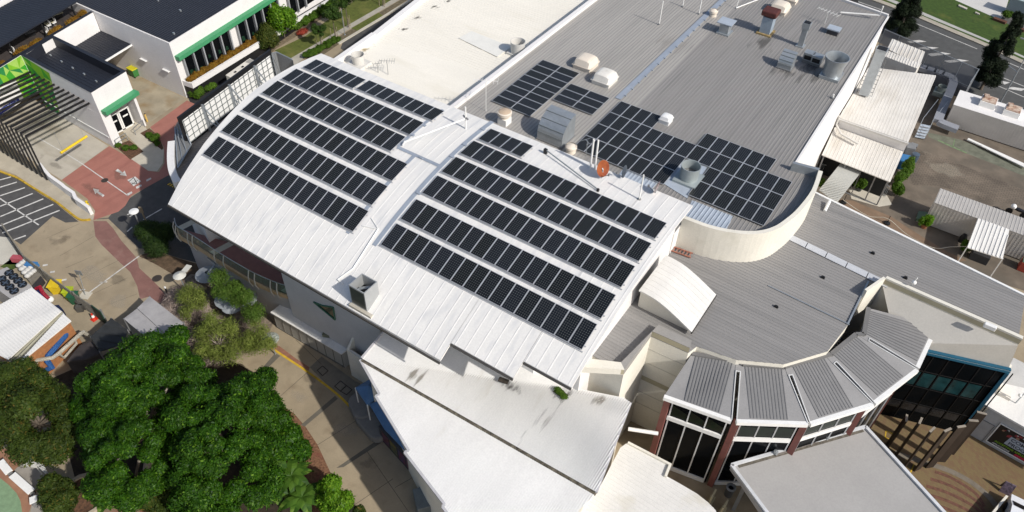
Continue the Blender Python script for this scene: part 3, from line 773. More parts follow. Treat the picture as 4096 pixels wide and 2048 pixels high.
for k in range(46):
    u, z = pu + .35 + rnd.random() * 3.6, zb_ + hgt_ * (.66 + .28 * rnd.random()); s_ = .05 + .09 * rnd.random(); mb.cur = rnd.randrange(4)
    o_ = .053 + k * .0004
    mb.poly([pw.at(u - s_, z - s_, o_), pw.at(u + s_, z - s_ * .8, o_), pw.at(u + s_ * .7, z + s_, o_), pw.at(u - s_ * .8, z + s_ * .9, o_)])
obj("crowd_picture", mb, [mat("skin_tone", (.36, .2, .13)), mat("shirt_white", (.6, .6, .62)), mat("shirt_red", (.3, .04, .05)), mat("hair_dark", (.03, .02, .02))], pos)
mb = MB(); mb.poly([pw.at(pu + .95, zb_ + hgt_ * .30, .075), pw.at(pu + 4.0, zb_ + hgt_ * .30, .075), pw.at(pu + 4.0, zb_ + hgt_ * .72, .075), pw.at(pu + 1.05, zb_ + hgt_ * .72, .075)])
obj("title_board", mb, mat("title_board", (.42, .48, .55), .5), pos)
def text_on(w, u, z, off, s, size, m, parent, name="lettering"):
    cu = bpy.data.curves.new(name, 'FONT'); cu.body = s; cu.size = size; cu.extrude = .004; cu.materials.append(m); cu.offset = size * .018
    o = bpy.data.objects.new(name, cu); COL.objects.link(o); z_ = Vector((0, 0, 1)); x_ = w.d if z_.cross(w.n).dot(w.d) > 0 else -w.d
    P = w.at(u, z, off); Mx = Matrix(((x_.x, 0, w.n.x, P.x), (x_.y, 0, w.n.y, P.y), (x_.z, 1, w.n.z, P.z), (0, 0, 0, 1)))
    o.parent = parent; Mx.translation = P - WL[parent.name] if parent.name in WL else P
    o.matrix_local = Mx; bpy.context.view_layer.update(); dg = bpy.context.evaluated_depsgraph_get(); me = bpy.data.meshes.new_from_object(o.evaluated_get(dg))
    ob = bpy.data.objects.new(name, me); COL.objects.link(ob); ob.parent = parent; ob.matrix_local = Mx; bpy.data.objects.remove(o); return ob
navy = mat("letter_navy", (.02, .03, .06), .5)
text_on(pw, pu + 1.15, zb_ + hgt_ * .54, .08, "COMMUNITY", .44, navy, pos); text_on(pw, pu + 1.15, zb_ + hgt_ * .345, .08, "PROGRAM", .44, navy, pos)
text_on(pw, pu + .42, zb_ + hgt_ * .175, .08, "ACCEPTING APPLICATIONS", .24, mat("letter_green", (.25, .5, .03), .5), pos)
text_on(pw, pu + .36, zb_ + hgt_ * .06, .08, "APPLICATIONS", .18, white_paint, pos)
mb = MB(); mb.poly([pw.at(pu + 1.9, zb_ + hgt_ * .03, .078), pw.at(pu + 4.1, zb_ + hgt_ * .03, .078), pw.at(pu + 4.1, zb_ + hgt_ * .14, .078), pw.at(pu + 1.95, zb_ + hgt_ * .14, .078)]); obj("red_strip", mb, mat("poster_red", (.5, .02, .06), .5), pos)

# plain canopy roof bottom right
ZC = 4.6
mb = MB(); c0 = W(G(1103, 1055), ZC); c1 = W(H(488, 862), ZC); c2 = W(H(885, 1295), ZC); c3 = c0 + (c2 - c1) * 1.15
mb.slab([c0, c1, c1 + (c2 - c1) * 1.5, c0 + (c2 - c1) * 1.5 + (c0 - c1) * .05], .5); pc = solo("flat_canopy", mb, mat("plain_grey_roof", (.365, .352, .336), .6, .04, .4), "plain pale grey flat canopy roof with white rim in front of entry glass", "canopy")
mb = MB()
e = (c2 - c1) * 1.5
for p, q in ((c0, c1), (c1, c1 + e), (c0, c0 + e)): mb.bar(p + Vector((0, 0, .06)), q + Vector((0, 0, .06)), .22, .2)
obj("rim", mb, mat("rim_white", (.62, .63, .64), .5), pc)
mb = MB(); i0 = c0 + (c1 - c0) * .04 + e * .018; i1 = c0 + (c1 - c0) * .97 + e * .018; mb.bar(i0 + Vector((0, 0, .02)), i1 + Vector((0, 0, .02)), .22, .06); obj("gutter", mb, mat("dirty_gutter", (.16, .14, .11), .8, .3, 4), pc)
mb = MB()
for s_, t_ in ((.06, .1), (.06, .8), (.94, .1), (.94, .8)):
    p = c0 + (c1 - c0) * s_ + e * t_; mb.bar((p.x, p.y, 0), (p.x, p.y, ZC - .5), .25, .25)
obj("post", mb, steel_grey, pc)
mb = MB(); q = [W(H(*p), 4.72) for p in ((45, 955), (268, 888), (300, 918), (40, 1005))]; mb.slab(q, .3); obj("back_strip", mb, mat("brown_grey_strip", (.20, .175, .155), .7, .12, 2), pc)
mb = MB()
for p in (H(298, 912), H(38, 990)): v_ = W(p, 4.8); mb.lathe((v_.x, v_.y, 4.75), [(.16, 0), (.16, .2), (.01, .22)], 10); obj("drain_head", mb, galv, pc); mb = MB()
# curved-edge white roof
ZQ = 5.2
cr = [G(545, 965), G(582, 938), G(790, 1046), G(768, 1102), G(850, 1148), G(930, 1195), G(985, 1238), G(1025, 1280), G(1045, 1330), G(1045, 1450), G(250, 1450), G(330, 1290), G(430, 1185)]
pl = [W(p, ZQ) for p in cr]
wr = thing("curved_edge_building", "white-roofed building with curved eave at the bottom beside the glass entry", "building", (-5, 24, 0))
mb = MB(); c_ = sum(pl, Vector()) / len(pl); mb.prism([c_ + (p - c_) * .96 for p in pl], 0, ZQ - .2); obj("wall", mb, cream_wall, wr)
mb = MB(); mb.prism(pl, ZQ - .2, ZQ); ribs(mb, pl, lambda x, y: ZQ, math.radians(-2), .3, .035, .012); obj("roof", mb, soft_roof, wr)
mb = MB(); r_ = [W(G(555, 930), ZQ + .25), W(G(582, 938), ZQ + .25), W(G(790, 1046), ZQ + .25), W(G(768, 1102), ZQ + .25)]; parapet(mb, [(p.x, p.y) for p in r_[1:]], ZQ, ZQ + .18, .16, 1); obj("rim", mb, cream_wall, wr)
# low walls and pipe in the well between
mb = MB(); a, b = W(G(585, 870), 4.5), W(G(735, 893), 4.5); mb.tube([a, b], .14); solo("pipe_brace", mb, white_paint, "white pipe spanning the well beside the cream wall", "pipe", smooth=True)

# ------------------------------------------------------------------ low white corrugated roof
lr = thing("low_white_building", "low building with white corrugated roof in front of vaulted hall", "building", (-16, 22, 0))
ga, gbp = Wx(F(532, 515), 7.5), Wx(G(425, 1188), 7.5)
f1 = [Wx(F(655, 368), 7.95), (-20.3, 26.6), (-12.0, 27.6), Wx(G(560, 712), 8.0), Wx(G(597, 738), 7.95)]
top1 = [(*ga, 7.5), (*f1[0], 7.95), (*f1[1], 8.0), (*f1[2], 8.0), (*f1[3], 8.0), (*f1[4], 7.95), (*gbp, 7.5)]
mb = MB(); mb.poly(top1[::-1]); 
def z1f(x, y): return 7.5 + .5 * min(1, max(0, (y - 21.6) / 6.0))
corr = dull(mat("corrugated_white", (.74, .725, .695), .5, .05, .4, streak=(1.2, .3), spec=.3), "d", (.50, .46, .38), .62, .85, .45, 1.6, .35)
ribs(mb, [(p[0], p[1]) for p in top1], z1f, math.pi / 2, .15, .04, .010, seg=4)
obj("upper_roof", mb, corr, lr)
left2 = [Wx(F(524, 524), 7.25), Wx(F(622, 700), 7.15), Wx(F(602, 708), 7.15), Wx(F(770, 985), 7.05), Wx(F(748, 992), 7.05), Wx(F(950, 1255), 7.0), Wx(F(938, 1265), 7.0), Wx(F(1150, 1560), 6.9)]
mb = MB(); right2 = [Wx(G(250, 1560), 6.9), Wx(G(335, 1286), 7.05), gbp]
poly2 = left2 + right2 + [(gbp[0], gbp[1] - .05), (ga[0], ga[1] - .3)]
poly2 = left2 + right2
def z2f(x, y): return 7.3 - .03 * max(0, 21.6 - y)
P2 = [(p[0], p[1], z2f(*p)) for p in poly2]; mb.poly(ccw(P2)); ribs(mb, poly2, z2f, math.pi / 2, .15, .04, .010, seg=2)
obj("lower_roof", mb, corr, lr)
mb = MB(); a, b = Vector((*ga, 7.33)), Vector((*gbp, 7.33)); n_ = Vector((0, .13, 0)); mb.prism([a - n_, b - n_, b + n_, a + n_], 7.2, 7.35)
obj("valley_gutter", mb, mat("dirty_valley", (.20, .175, .13), .9, .35, 3, col2=(.03, .026, .02)), lr)
mb = MB()
for p, q in zip(left2[:-1], left2[1:]): mb.bar((p[0], p[1], z2f(*p) - .08), (q[0], q[1], z2f(*q) - .08), .16, .2)
for pq in (((*f1[4], 7.9), (*gbp, 7.45)), ((*ga, 7.5), (*f1[0], 7.95))): obj("verge_trim", MB().bar(*pq, .15, .18), mat("fascia_lilac", (.50, .49, .50), .5), lr)
obj("fascia", mb, mat("fascia_lilac", (.50, .49, .50), .5), lr)
mb = MB(); ins = [(p[0] + 1.0, p[1] + .5) for p in left2[::2]]
mb.prism(ins + [(right2[0][0] - .4, right2[0][1]), (gbp[0] - .4, gbp[1]), (f1[4][0] - .3, f1[4][1]), (f1[2][0], f1[2][1] - .3), (f1[0][0] + .4, f1[0][1]), (ga[0] + .5, ga[1])], 0, 6.85); obj("wall", mb, cream_wall, lr)
mb = MB(); rw = [Wx(G(590, 745), 6.5), Wx(G(550, 965), 6.5)]
for x, y, s_ in ((1060, 545, .25), (1245, 640, .35)):
    pass
obj("stain_mat", MB().prism([W(G(245, 690) , 8.05) + Vector((dx, dy, 0)) for dx, dy in ((-.5, -.15), (.3, -.25), (.5, .1), (0, .3), (-.4, .2))], 7.99, 8.06), mat("leaf_litter", (.05, .04, .03), .9, .3, 6), lr)
# clerestory strip under the eave steps
mb = MB()
wv = Wall((-19.5, 26.9), (-15.2, 26.9))
q = [wv.uz(F(*p)) for p in ((975, 448), (1085, 510))]
mb.bar(wv.at(.2, 10.3, .05), wv.at(3.9, 10.3, .05), .1, .9); g_ = obj("clerestory_window", mb, green_glass, vh)
mb = MB(); mb.bar(wv.at(.1, 10.8, .08), wv.at(4.0, 10.8, .08), .1, .08); mb.bar(wv.at(.1, 9.8, .08), wv.at(4.0, 9.8, .08), .1, .08); obj("frame", mb, mat("green_frame", (.05, .22, .14), .5), g_)
# ------------------------------------------------------------------ ground, roads, paving (sheets 4 mm apart)
tan_conc = dull(mat("tan_concrete", (.34, .275, .185), .85, .12, .35), "d", (.22, .17, .11), .55, .8, .8)
asphalt = dull(mat("asphalt", (.082, .079, .076), .85, .15, 1.5), "d", (.055, .054, .054), .5, .75, .4)
red_pave = dull(mat("red_painted_paving", (.36, .15, .115), .8, .1, .6), "d", (.25, .095, .075), .52, .78, .5, 2.0, .4)
drive_conc = dull(mat("driveway_concrete", (.45, .41, .34), .85, .1, .4), "d", (.28, .245, .19), .5, .75, .35, .5, 1.6)
yard_m = dull(mat("yard_paving", (.175, .142, .108), .9, .2, .5), "d", (.105, .09, .07), .48, .7, .3)
pink_m = dull(mat("pink_path", (.23, .115, .095), .85, .12, 1.0), "d", (.30, .19, .155), .55, .8, .7)
pale_conc = mat("pale_concrete", (.52, .48, .40), .85, .08, .8)
paint_w = mat("white_line_paint", (.66, .64, .60), .7, .2, 3)
paint_y = mat("yellow_line_paint", (.62, .40, .03), .7, .15, 3)
mulch = mat("bark_mulch", (.15, .075, .04), .95, .35, 5, col2=(.04, .022, .013))
grass_m = dull(mat("mown_grass", (.105, .125, .022), .95, .2, 2.5), "d", (.16, .15, .04), .5, .8, .5)
dgrass = dull(mat("verge_grass", (.045, .085, .010), .95, .2, 2), "d", (.10, .11, .02), .55, .8, .4)
mb = MB(); mb.poly([(-500, -300, 0), (400, -300, 0), (400, 500, 0), (-500, 500, 0)]); struct("ground", mb, tan_conc)
def flat(name, pts, k, m): return sheet(name, pts, .004 * k, m)
flat("driveway", [A(-300, 420), A(120, 470), A(545, 735), A(310, 905), A(270, 880), A(0, 700), A(-300, 560)], 1, drive_conc)
flat("asphalt_road", [A(440, 1105), A(545, 1095), A(600, 1030), A(880, 850), A(1100, 700), A(1500, 900), A(1100, 1350), A(905, 1300), A(760, 1255), A(700, 1250), A(545, 1100)], 1, asphalt)
flat("red_crossing", [A(310, 905), A(550, 735), A(668, 803), A(745, 860), A(800, 866), A(828, 820), A(826, 742), A(800, 690), A(755, 640), A(940, 505), A(985, 525), A(960, 570), A(890, 660), A(870, 780), A(872, 868), A(660, 985), A(630, 1035), A(595, 1065), A(470, 1108), A(478, 1060), A(440, 1000), A(380, 955)], 2, red_pave)
flat("bin_yard_paving", [A(660, 395), A(640, 330), A(720, 385), A(930, 495), A(750, 620), A(700, 540)], 1, dull(mat("stained_concrete", (.36, .31, .22), .85, .15, .5), "d", (.24, .17, .09), .5, .75, .5))
flat("car_park_asphalt", [A(-400, 700), A(-100, 830), A(75, 890), A(140, 930), A(200, 975), A(280, 1022), A(340, 1072), A(395, 1115), A(330, 1120), A(265, 1088), A(105, 1230), A(60, 1200), A(-10, 1190), A(-400, 1250)], 1, asphalt)
flat("footpath", [A(-300, 560), A(0, 745), A(290, 930), A(380, 980), A(440, 1020), A(478, 1060), A(470, 1105), A(400, 1105), A(320, 1040), A(200, 960), A(80, 880), A(-100, 810), A(-300, 720)], 2, mat("footpath_concrete", (.42, .37, .285), .85, .1, .8))
flat("pink_path", [A(470, 1112), A(535, 1112), A(570, 1150), A(610, 1210), A(690, 1300), E(700, 60), E(760, 115), E(810, 165), E(850, 215), E(865, 250), E(810, 240), E(745, 205), E(705, 218), E(690, 150), E(655, 80), E(600, 30), A(510, 1230), A(480, 1190)], 1, pink_m)
flat("entry_path", [A(595, 640), A(690, 590), A(825, 755), A(820, 820), A(790, 862), A(745, 858), A(660, 800), A(720, 760)], 3, mat("entry_path_concrete", (.50, .45, .36), .85, .08, .8))
flat("garden_bed", [A(580, 735), A(650, 705), A(722, 762), A(655, 803)], 4, mulch)
flat("garden_bed", [A(705, 670), A(752, 645), A(800, 685), A(822, 745), A(815, 755)], 4, mulch)
# painted markings
mk = MB()
def line(p, q, w, z=.016, mbx=None):
    a, b = W(p, z), W(q, z); d = (b - a).normalized(); n = Vector((-d.y, d.x, 0)) * w / 2
    (mbx or mk).poly([a - n, b - n, b + n, a + n])
def shape(pts, z=.016): mk.poly(ccw([W(p, z) for p in pts]))
for p, q in (((0, 942), (85, 916)), ((0, 985), (125, 944)), ((0, 1038), (165, 973)), ((0, 1090), (218, 1000)), ((0, 1136), (268, 1028)), ((12, 1172), (300, 1058)), ((70, 1206), (130, 1185)), ((0, 905), (55, 890))): line(A(*p), A(*q), .17)
line(A(-20, 985), A(195, 1132), .12)
line(A(195, 695), A(335, 775), .10); line(A(335, 775), A(400, 815), .10); line(A(400, 815), A(645, 985), .10)
for s in ([(580, 860), (592, 849), (618, 868), (627, 858), (638, 886), (602, 880), (610, 873)], [(468, 948), (500, 955), (494, 962), (526, 982), (518, 991), (486, 969), (480, 977)]): shape([A(*p) for p in s])
for s in ([(640, 905), (680, 888), (710, 912), (672, 937)],): shape([A(*p) for p in s])
for s in ([(735, 905), (758, 893), (762, 900), (738, 914)], [(683, 940), (710, 928), (714, 936), (688, 950)], [(638, 975), (662, 963), (666, 971), (642, 986)]): shape([A(*p) for p in s])
for p, q in (((640, 1080), (660, 1072)), ((652, 1090), (668, 1082)), ((640, 1165), (665, 1142)), ((720, 1105), (815, 1050))): line(A(*p), A(*q), .12)
for p, q in (((215, 48), (240, 44)), ((252, 82), (275, 78)), ((310, 122), (335, 118))): line(E(*p), E(*q), .22)
line(E(440, 190), E(700, 0), .12); line(E(540, 130), E(500, 132), .1); line(E(430, 168), E(400, 172), .1)
struct("road_marking", mk, paint_w)
mk = MB()
for p, q in (((648, 915), (672, 893)), ((672, 893), (690, 925)), ((690, 925), (655, 920)), ((660, 930), (696, 905))): line(A(*p), A(*q), .07, .020, mk)
for p, q in (((842, 925), (888, 945)), ): line(A(*p), A(*q), .35, .020, mk)
struct("dark_marking", mk, black_paint)
mk = MB()
for k in range(4):
    p = (848 + k * 11, 924 + k * 5.5); line(A(*p), A(p[0] + 5, p[1] + 3), .36, .024, mk)
struct("yellow_marking", mk, paint_y)
mb = MB(); mb.lathe(W(A(527, 908), .0), [(.35, .02), (.01, .022)], 20); struct("manhole_cover", mb, mat("iron_cover", (.05, .04, .035), .7))
mb = MB(); mb.lathe(W(E(790, 113), .0), [(.42, .02), (.01, .022)], 20); struct("manhole_cover", mb, MATS["iron_cover"])
def kerb(name, pts, m, w=.18, h=.13):
    P = smoothpoly([W(p, 0) for p in pts], 5); mb = MB(); parapet(mb, [(p.x, p.y) for p in P], 0, h, w, 1); return struct(name, mb, m)
kerb("kerb", [A(-200, 780), A(0, 868), A(80, 898), A(140, 935), A(205, 975), A(285, 1025), A(340, 1068), A(400, 1110), A(455, 1110)], mat("yellow_kerb_paint", (.55, .35, .03), .75, .25, 3))
# lower left garden path, lines, mulch
flat("mulch_bed", [F(90, 740), F(135, 758), F(190, 790), F(250, 860), F(310, 950), F(365, 1068), F(470, 1300), F(100, 1400), F(-200, 1300), F(-100, 900)], 1, dull(mat("red_bark_mulch", (.25, .13, .07), .95, .35, 6, col2=(.08, .035, .02)), "d", (.17, .05, .035), .5, .7, .8))
flat("brick_strip", [F(0, 400), F(120, 455), F(200, 515), F(270, 560), F(262, 583), F(105, 478), F(0, 415)], 1, mat("brick_strip", (.30, .14, .09), .85, .15, 3))
mk = MB(); yl = smoothpoly([W(p, .012) for p in (E(1288, 395), F(0, 405), F(105, 480), F(270, 590), F(400, 688), F(472, 757))], 5)
for a, b in zip(yl[:-1], yl[1:]):
    n = Vector((-(b - a).y, (b - a).x, 0)).normalized() * .09; mk.poly([a - n, b - n, b + n, a + n])
struct("yellow_edge_line", mk, paint_y)
dk = mat("dark_paver_band", (.135, .12, .095), .85, .12, 1)
for s in ([(10, 612), (0, 600), (95, 490), (122, 502)], [(225, 850), (245, 858), (412, 718), (398, 703)], [(405, 1066), (440, 1062), (630, 940), (612, 925)]): flat("paver_band", [F(*p) for p in s], 2, dk)
mk = MB()
for p, q in (((108, 718), (262, 582)), ((310, 950), (530, 812)), ((470, 1270), (690, 1120)), ((330, 545), (200, 420)), ((700, 1165), (830, 1090)), ((560, 985), (770, 1290)), ((100, 1288), (110, 1288))): line(F(*p), F(*q), .035, .012, mk)
for p, q in (((440, 190), (560, 90)),): pass
struct("paving_joint", mk, mat("joint_dark", (.12, .10, .075), .9))
flat("service_paving", [F(270, 560), F(330, 505), F(500, 630), F(525, 640), F(475, 755), F(400, 690)], 1, mat("service_concrete", (.21, .185, .145), .85, .15, 1))
mb = MB()
for s in ([(308, 575), (335, 553), (363, 577), (335, 602)], [(396, 655), (425, 628), (455, 652), (425, 680)], [(425, 680), (455, 652), (483, 672), (456, 698)]):
    P = [W(F(*p), .02) for p in s]
    for a, b in zip(P, P[1:] + P[:1]): mb.bar(a, b, .06, .02)
struct("pit_lid_frame", mb, MATS["iron_cover"])
# entry brick paving
bp = bpy.data.materials.new("entry_brick_paving"); bp.use_nodes = True; n_, L_, b_ = nodes_of(bp)
g_ = n_.nodes.new("ShaderNodeNewGeometry"); mp_ = n_.nodes.new("ShaderNodeMapping"); L_.new(g_.outputs["Position"], mp_.inputs[0]); mp_.inputs["Rotation"].default_value = (0, 0, .7)
bt = n_.nodes.new("ShaderNodeTexBrick"); L_.new(mp_.outputs[0], bt.inputs["Vector"]); bt.inputs["Scale"].default_value = 1.6; bt.inputs["Color1"].default_value = (.165, .115, .05, 1); bt.inputs["Color2"].default_value = (.145, .075, .042, 1); bt.inputs["Mortar"].default_value = (.12, .09, .05, 1); bt.inputs["Bias"].default_value = -.35; bt.inputs["Mortar Size"].default_value = .012
L_.new(bt.outputs[0], b_.inputs["Base Color"]); b_.inputs["Roughness"].default_value = .85
flat("entry_paving", [H(420, 640), H(1100, 700), H(1500, 1000), H(1500, 1700), H(400, 1700), H(300, 900)], 1, bp)
mk = MB(); arc = smoothpoly([W(H(*p), .012) for p in ((640, 990), (760, 1030), (900, 1075), (1010, 1130), (1100, 1200), (1150, 1262), (1180, 1330))], 5)
for a, b in zip(arc[:-1], arc[1:]):
    n = Vector((-(b - a).y, (b - a).x, 0)).normalized() * .22; mk.poly([a - n, b - n, b + n, a + n])
struct("paver_arc", mk, mat("grey_paver", (.20, .17, .13), .85, .15, 2))
mk = MB()
for k in range(7):
    a = [W(H(770 + k * 10 - 25 * k, 1075 + k * 32), .012)]
    p = smoothpoly([W(H(*q), .012) for q in ((840 - k * 22, 1085 + k * 36), (930 - k * 10, 1120 + k * 37), (1040 + k * 2, 1190 + k * 38), (1090 + k * 8, 1260 + k * 40))], 4)
    for u, v in zip(p[:-1], p[1:]):
        n = Vector((-(v - u).y, (v - u).x, 0)).normalized() * .13; mk.poly([u - n, v - n, v + n, u + n])
struct("red_paver_ring", mk, mat("red_paver", (.165, .075, .048), .85, .25, 4))
mk = MB()
for p, q in (((594, 880), (640, 900)), ((594, 880), (590, 912)), ((590, 912), (630, 930)), ((735, 1048), (715, 1095))): line(H(*p), H(*q), .09, .014, mk)
struct("yellow_hatch_line", mk, paint_y)
# right yard
flat("yard", [D(560, 240), D(700, 100), D(1400, 420), D(1400, 1500), D(1100, 1400), D(840, 1260), D(230, 970), D(100, 850)], .5, yard_m)
bk = bpy.data.materials.new("yard_bricks"); bk.use_nodes = True; n_, L_, b_ = nodes_of(bk)
g_ = n_.nodes.new("ShaderNodeNewGeometry"); bt = n_.nodes.new("ShaderNodeTexBrick"); L_.new(g_.outputs["Position"], bt.inputs["Vector"]); bt.inputs["Scale"].default_value = 1.1; bt.inputs["Color1"].default_value = (.165, .132, .10, 1); bt.inputs["Color2"].default_value = (.135, .107, .08, 1); bt.inputs["Mortar"].default_value = (.085, .068, .05, 1); bt.inputs["Mortar Size"].default_value = .03
nz = n_.nodes.new("ShaderNodeTexNoise"); L_.new(g_.outputs["Position"], nz.inputs["Vector"]); nz.inputs["Scale"].default_value = .4; nz.inputs["Detail"].default_value = 5
mr_ = n_.nodes.new("ShaderNodeMapRange"); L_.new(nz.outputs["Fac"], mr_.inputs[0]); mr_.inputs[1].default_value = .35; mr_.inputs[2].default_value = .65; mr_.inputs[3].default_value = .7; mr_.inputs[4].default_value = 1.15
mx_ = n_.nodes.new("ShaderNodeMix"); mx_.data_type = 'RGBA'; mx_.blend_type = 'MULTIPLY'; mx_.inputs[0].default_value = 1; L_.new(bt.outputs[0], mx_.inputs[6]); L_.new(mr_.outputs[0], mx_.inputs[7]); L_.new(mx_.outputs[2], b_.inputs["Base Color"]); b_.inputs["Roughness"].default_value = .9
flat("yard_brick_paving", [D(690, 830), D(770, 760), D(900, 800), D(1300, 960), D(1400, 1050), D(1100, 1010), D(860, 935), D(730, 930)], 2, bk)
flat("yard_path", [D(350, 1000), D(430, 1010), D(620, 1090), D(760, 1180), D(900, 1265), D(1000, 1310), D(900, 1330), D(600, 1190), D(420, 1090)], 2, dull(mat("brown_path", (.215, .145, .095), .9, .12, .8), "d", (.15, .105, .07), .5, .75, .7))
flat("yard_concrete", [D(400, 920), D(470, 930), D(600, 985), D(625, 1030), D(560, 1040), D(420, 1000)], 3, pale_conc)
flat("green_walkway", [D(800, 665), D(960, 700), D(1288, 830), D(1400, 880), D(1400, 930), D(1200, 850), D(930, 745), D(810, 690)], 2, mat("worn_green_slab", (.165, .17, .125), .9, .2, 1.2))
mk = MB(); line(D(855, 705), D(1000, 770), .18, .012, mk); line(D(940, 700), D(930, 740), .08, .012, mk); struct("green_line", mk, mat("green_paint", (.20, .30, .14), .8, .3, 3))
# top right street
zs = Z(3400, 0, 3.066)
flat("street", [zs(-400, -200), zs(250, 0), zs(440, 72), zs(720, 178), zs(1620, 562), zs(2134, 800), zs(2800, 1110), zs(2800, 2100), zs(1500, 1200), zs(450, 560), zs(-400, 200)], 1, mat("street_asphalt", (.085, .085, .082), .85, .12, 1.2))
flat("verge", [zs(250, -20), zs(440, 50), zs(720, 160), zs(1620, 545), zs(2134, 785), zs(2800, 1090), zs(2800, -300), zs(1290, -200), zs(300, -120)], 2, dgrass)
flat("footpath", [zs(340, -80), zs(740, 82), zs(1650, 470), zs(2134, 688), zs(2800, 980), zs(2800, 1012), zs(2134, 712), zs(1650, 496), zs(740, 122), zs(340, -45)], 3, mat("street_footpath", (.42, .41, .38), .85, .08, 1))
P = [W(zs(*p), 0) for p in ((-100, -140), (250, 2), (440, 72), (720, 178), (1620, 562), (2134, 800), (2800, 1110))]
mb = MB(); parapet(mb, [(p.x, p.y) for p in P], 0, .13, .9, 1); struct("kerb", mb, mat("street_kerb", (.40, .36, .29), .85, .1, 1))
mk = MB()
for p, q in (((100, 20), (400, 125)), ((720, 250), (1560, 600)), ((1900, 750), (2134, 850)), ((1815, 928), (2134, 1058)), ((1740, 1020), (2134, 1190))): line(zs(*p), zs(*q), .13, .012, mk)
for s in ([(1750, 1005), (1815, 985), (1965, 1010), (1900, 1035)], [(1915, 1085), (1990, 1065), (2160, 1090), (2100, 1115)], [(700, 505), (850, 490), (940, 510), (740, 528)], [(820, 590), (920, 570), (1090, 585), (960, 610)], [(940, 660), (1130, 640), (1240, 660), (1000, 690)], [(1150, 745), (1340, 725), (1460, 745), (1220, 770)]):
    mk.poly(ccw([W(zs(*p), .012) for p in s]))
struct("street_marking", mk, paint_w)
flat("concrete_pad", [zs(1270, -60), zs(1290, 0), zs(1720, 190), zs(1850, 245), zs(1915, 95), zs(1990, -150)], 3, mat("plain_pad", (.55, .53, .50), .8, .05, .7))
flat("shade_paving", [zs(1920, 100), zs(2134, 160), zs(2600, 300), zs(2600, 560), zs(2134, 390), zs(1850, 250)], 3, mat("grey_pad", (.12, .115, .11), .85, .2, 1))
mb = MB()
for s in ([(1330, 66), (1435, 112), (1425, 128), (1322, 82)], [(1535, 155), (1588, 180), (1580, 190), (1528, 166)]): mb.prism([W(zs(*p), 0) for p in s], 0, .18)
struct("concrete_block_edging", mb, pale_conc)
# top middle lawn strip and back road
zb3 = Z(640, 0, 2.576)
flat("back_road", [zb3(1860, 500), zb3(1880, 440), zb3(2300, 190), zb3(2576, 25), zb3(2900, -170), zb3(3200, -170), zb3(2576, 170), zb3(1950, 560)], 1, asphalt)
flat("lawn", [zb3(1180, 520), zb3(1500, 370), zb3(2000, 10), zb3(2300, -190), zb3(2700, -190), zb3(2360, 20), zb3(1700, 420), zb3(1390, 610), zb3(1330, 600)], 1, grass_m)
flat("footpath", [zb3(1370, 690), zb3(1330, 610), zb3(1690, 400), zb3(2300, 50), zb3(2700, -190), zb3(2790, -190), zb3(2430, 20), zb3(1830, 370), zb3(1480, 600)], 2, mat("side_footpath", (.40, .37, .31), .85, .1, 1))
flat("verge_bed", [zb3(1480, 620), zb3(1830, 385), zb3(2440, 20), zb3(2600, -70), zb3(2650, -70), zb3(2500, 30), zb3(1880, 430), zb3(1660, 580), zb3(1480, 640)], 3, mat("verge_mulch", (.16, .13, .08), .95, .25, 3))
flat("verge_grass_strip", [zb3(1970, 290), zb3(2250, 130), zb3(2300, 160), zb3(2040, 320)], 4, grass_m)
P = [W(zb3(*p), 0) for p in ((1850, 460), (2300, 190), (2576, 20), (2900, -180))]
mb = MB(); parapet(mb, [(p.x, p.y) for p in P], 0, .13, .35, 1); struct("kerb", mb, pale_conc)
flat("planting_bed", [zb3(900, 560), zb3(1370, 330), zb3(1800, 30), zb3(2000, -90), zb3(2100, -90), zb3(1720, 150), zb3(1480, 330), zb3(1200, 500), zb3(1080, 610)], 4, mat("bed_mulch", (.22, .17, .11), .95, .25, 3))
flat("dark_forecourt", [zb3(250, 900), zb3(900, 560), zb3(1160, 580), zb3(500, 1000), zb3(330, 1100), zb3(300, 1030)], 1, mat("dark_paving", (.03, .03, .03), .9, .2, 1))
# playground bottom left
zp = Z(0, 1600, 2.874)
flat("play_surround", [zp(-300, 600), zp(0, 540), zp(330, 660), zp(420, 1040), zp(330, 1300), zp(330, 1500), zp(-300, 1500)], 1, dull(mat("terracotta_border", (.33, .17, .10), .85, .12, 1), "d", (.24, .12, .075), .5, .75, .8))
flat("play_floor", [zp(-400, 820), zp(-100, 850), zp(0, 895), zp(100, 975), zp(190, 1070), zp(235, 1160), zp(255, 1290), zp(255, 1600), zp(-400, 1600)], 2, mat("green_rubber", (.20, .30, .17), .9, .12, 3))
flat("grey_paving", [zp(120, 850), zp(330, 650), zp(560, 860), zp(400, 1050), zp(370, 1045)], 2, mat("grey_slab", (.32, .29, .25), .85, .12, 1))
flat("grey_paving", [zp(380, 1100), zp(580, 1060), zp(830, 1200), zp(760, 1290), zp(350, 1290)], 2, MATS["grey_slab"])
flat("brick_ring", [zp(700, 1290), zp(800, 1180), zp(900, 1240), zp(1080, 1250), zp(1200, 1170), zp(1290, 1060), zp(1900, 1120), zp(1900, 1600), zp(600, 1600)], 1, dull(mat("red_brick_paving", (.27, .12, .065), .85, .2, 3), "d", (.20, .16, .12), .45, .7, .5))
flat("compound_floor", [E(-200, 100), E(0, 40), E(120, 60), E(330, 200), E(560, 310), E(460, 400), E(520, 520), E(380, 540), E(-200, 600)], 1, mat("compound_concrete", (.32, .265, .18), .85, .12, .6))
flat("grass_patch", [E(0, 55), E(60, 10), E(100, 5), E(120, 40), E(60, 70)], 2, dgrass)
flat("far_slab", [A(0, 1190), A(45, 1195), A(95, 1288), A(100, 1330), A(-200, 1330), A(-200, 1150)], 2, mat("pale_slab", (.50, .47, .40), .8, .06, .7))
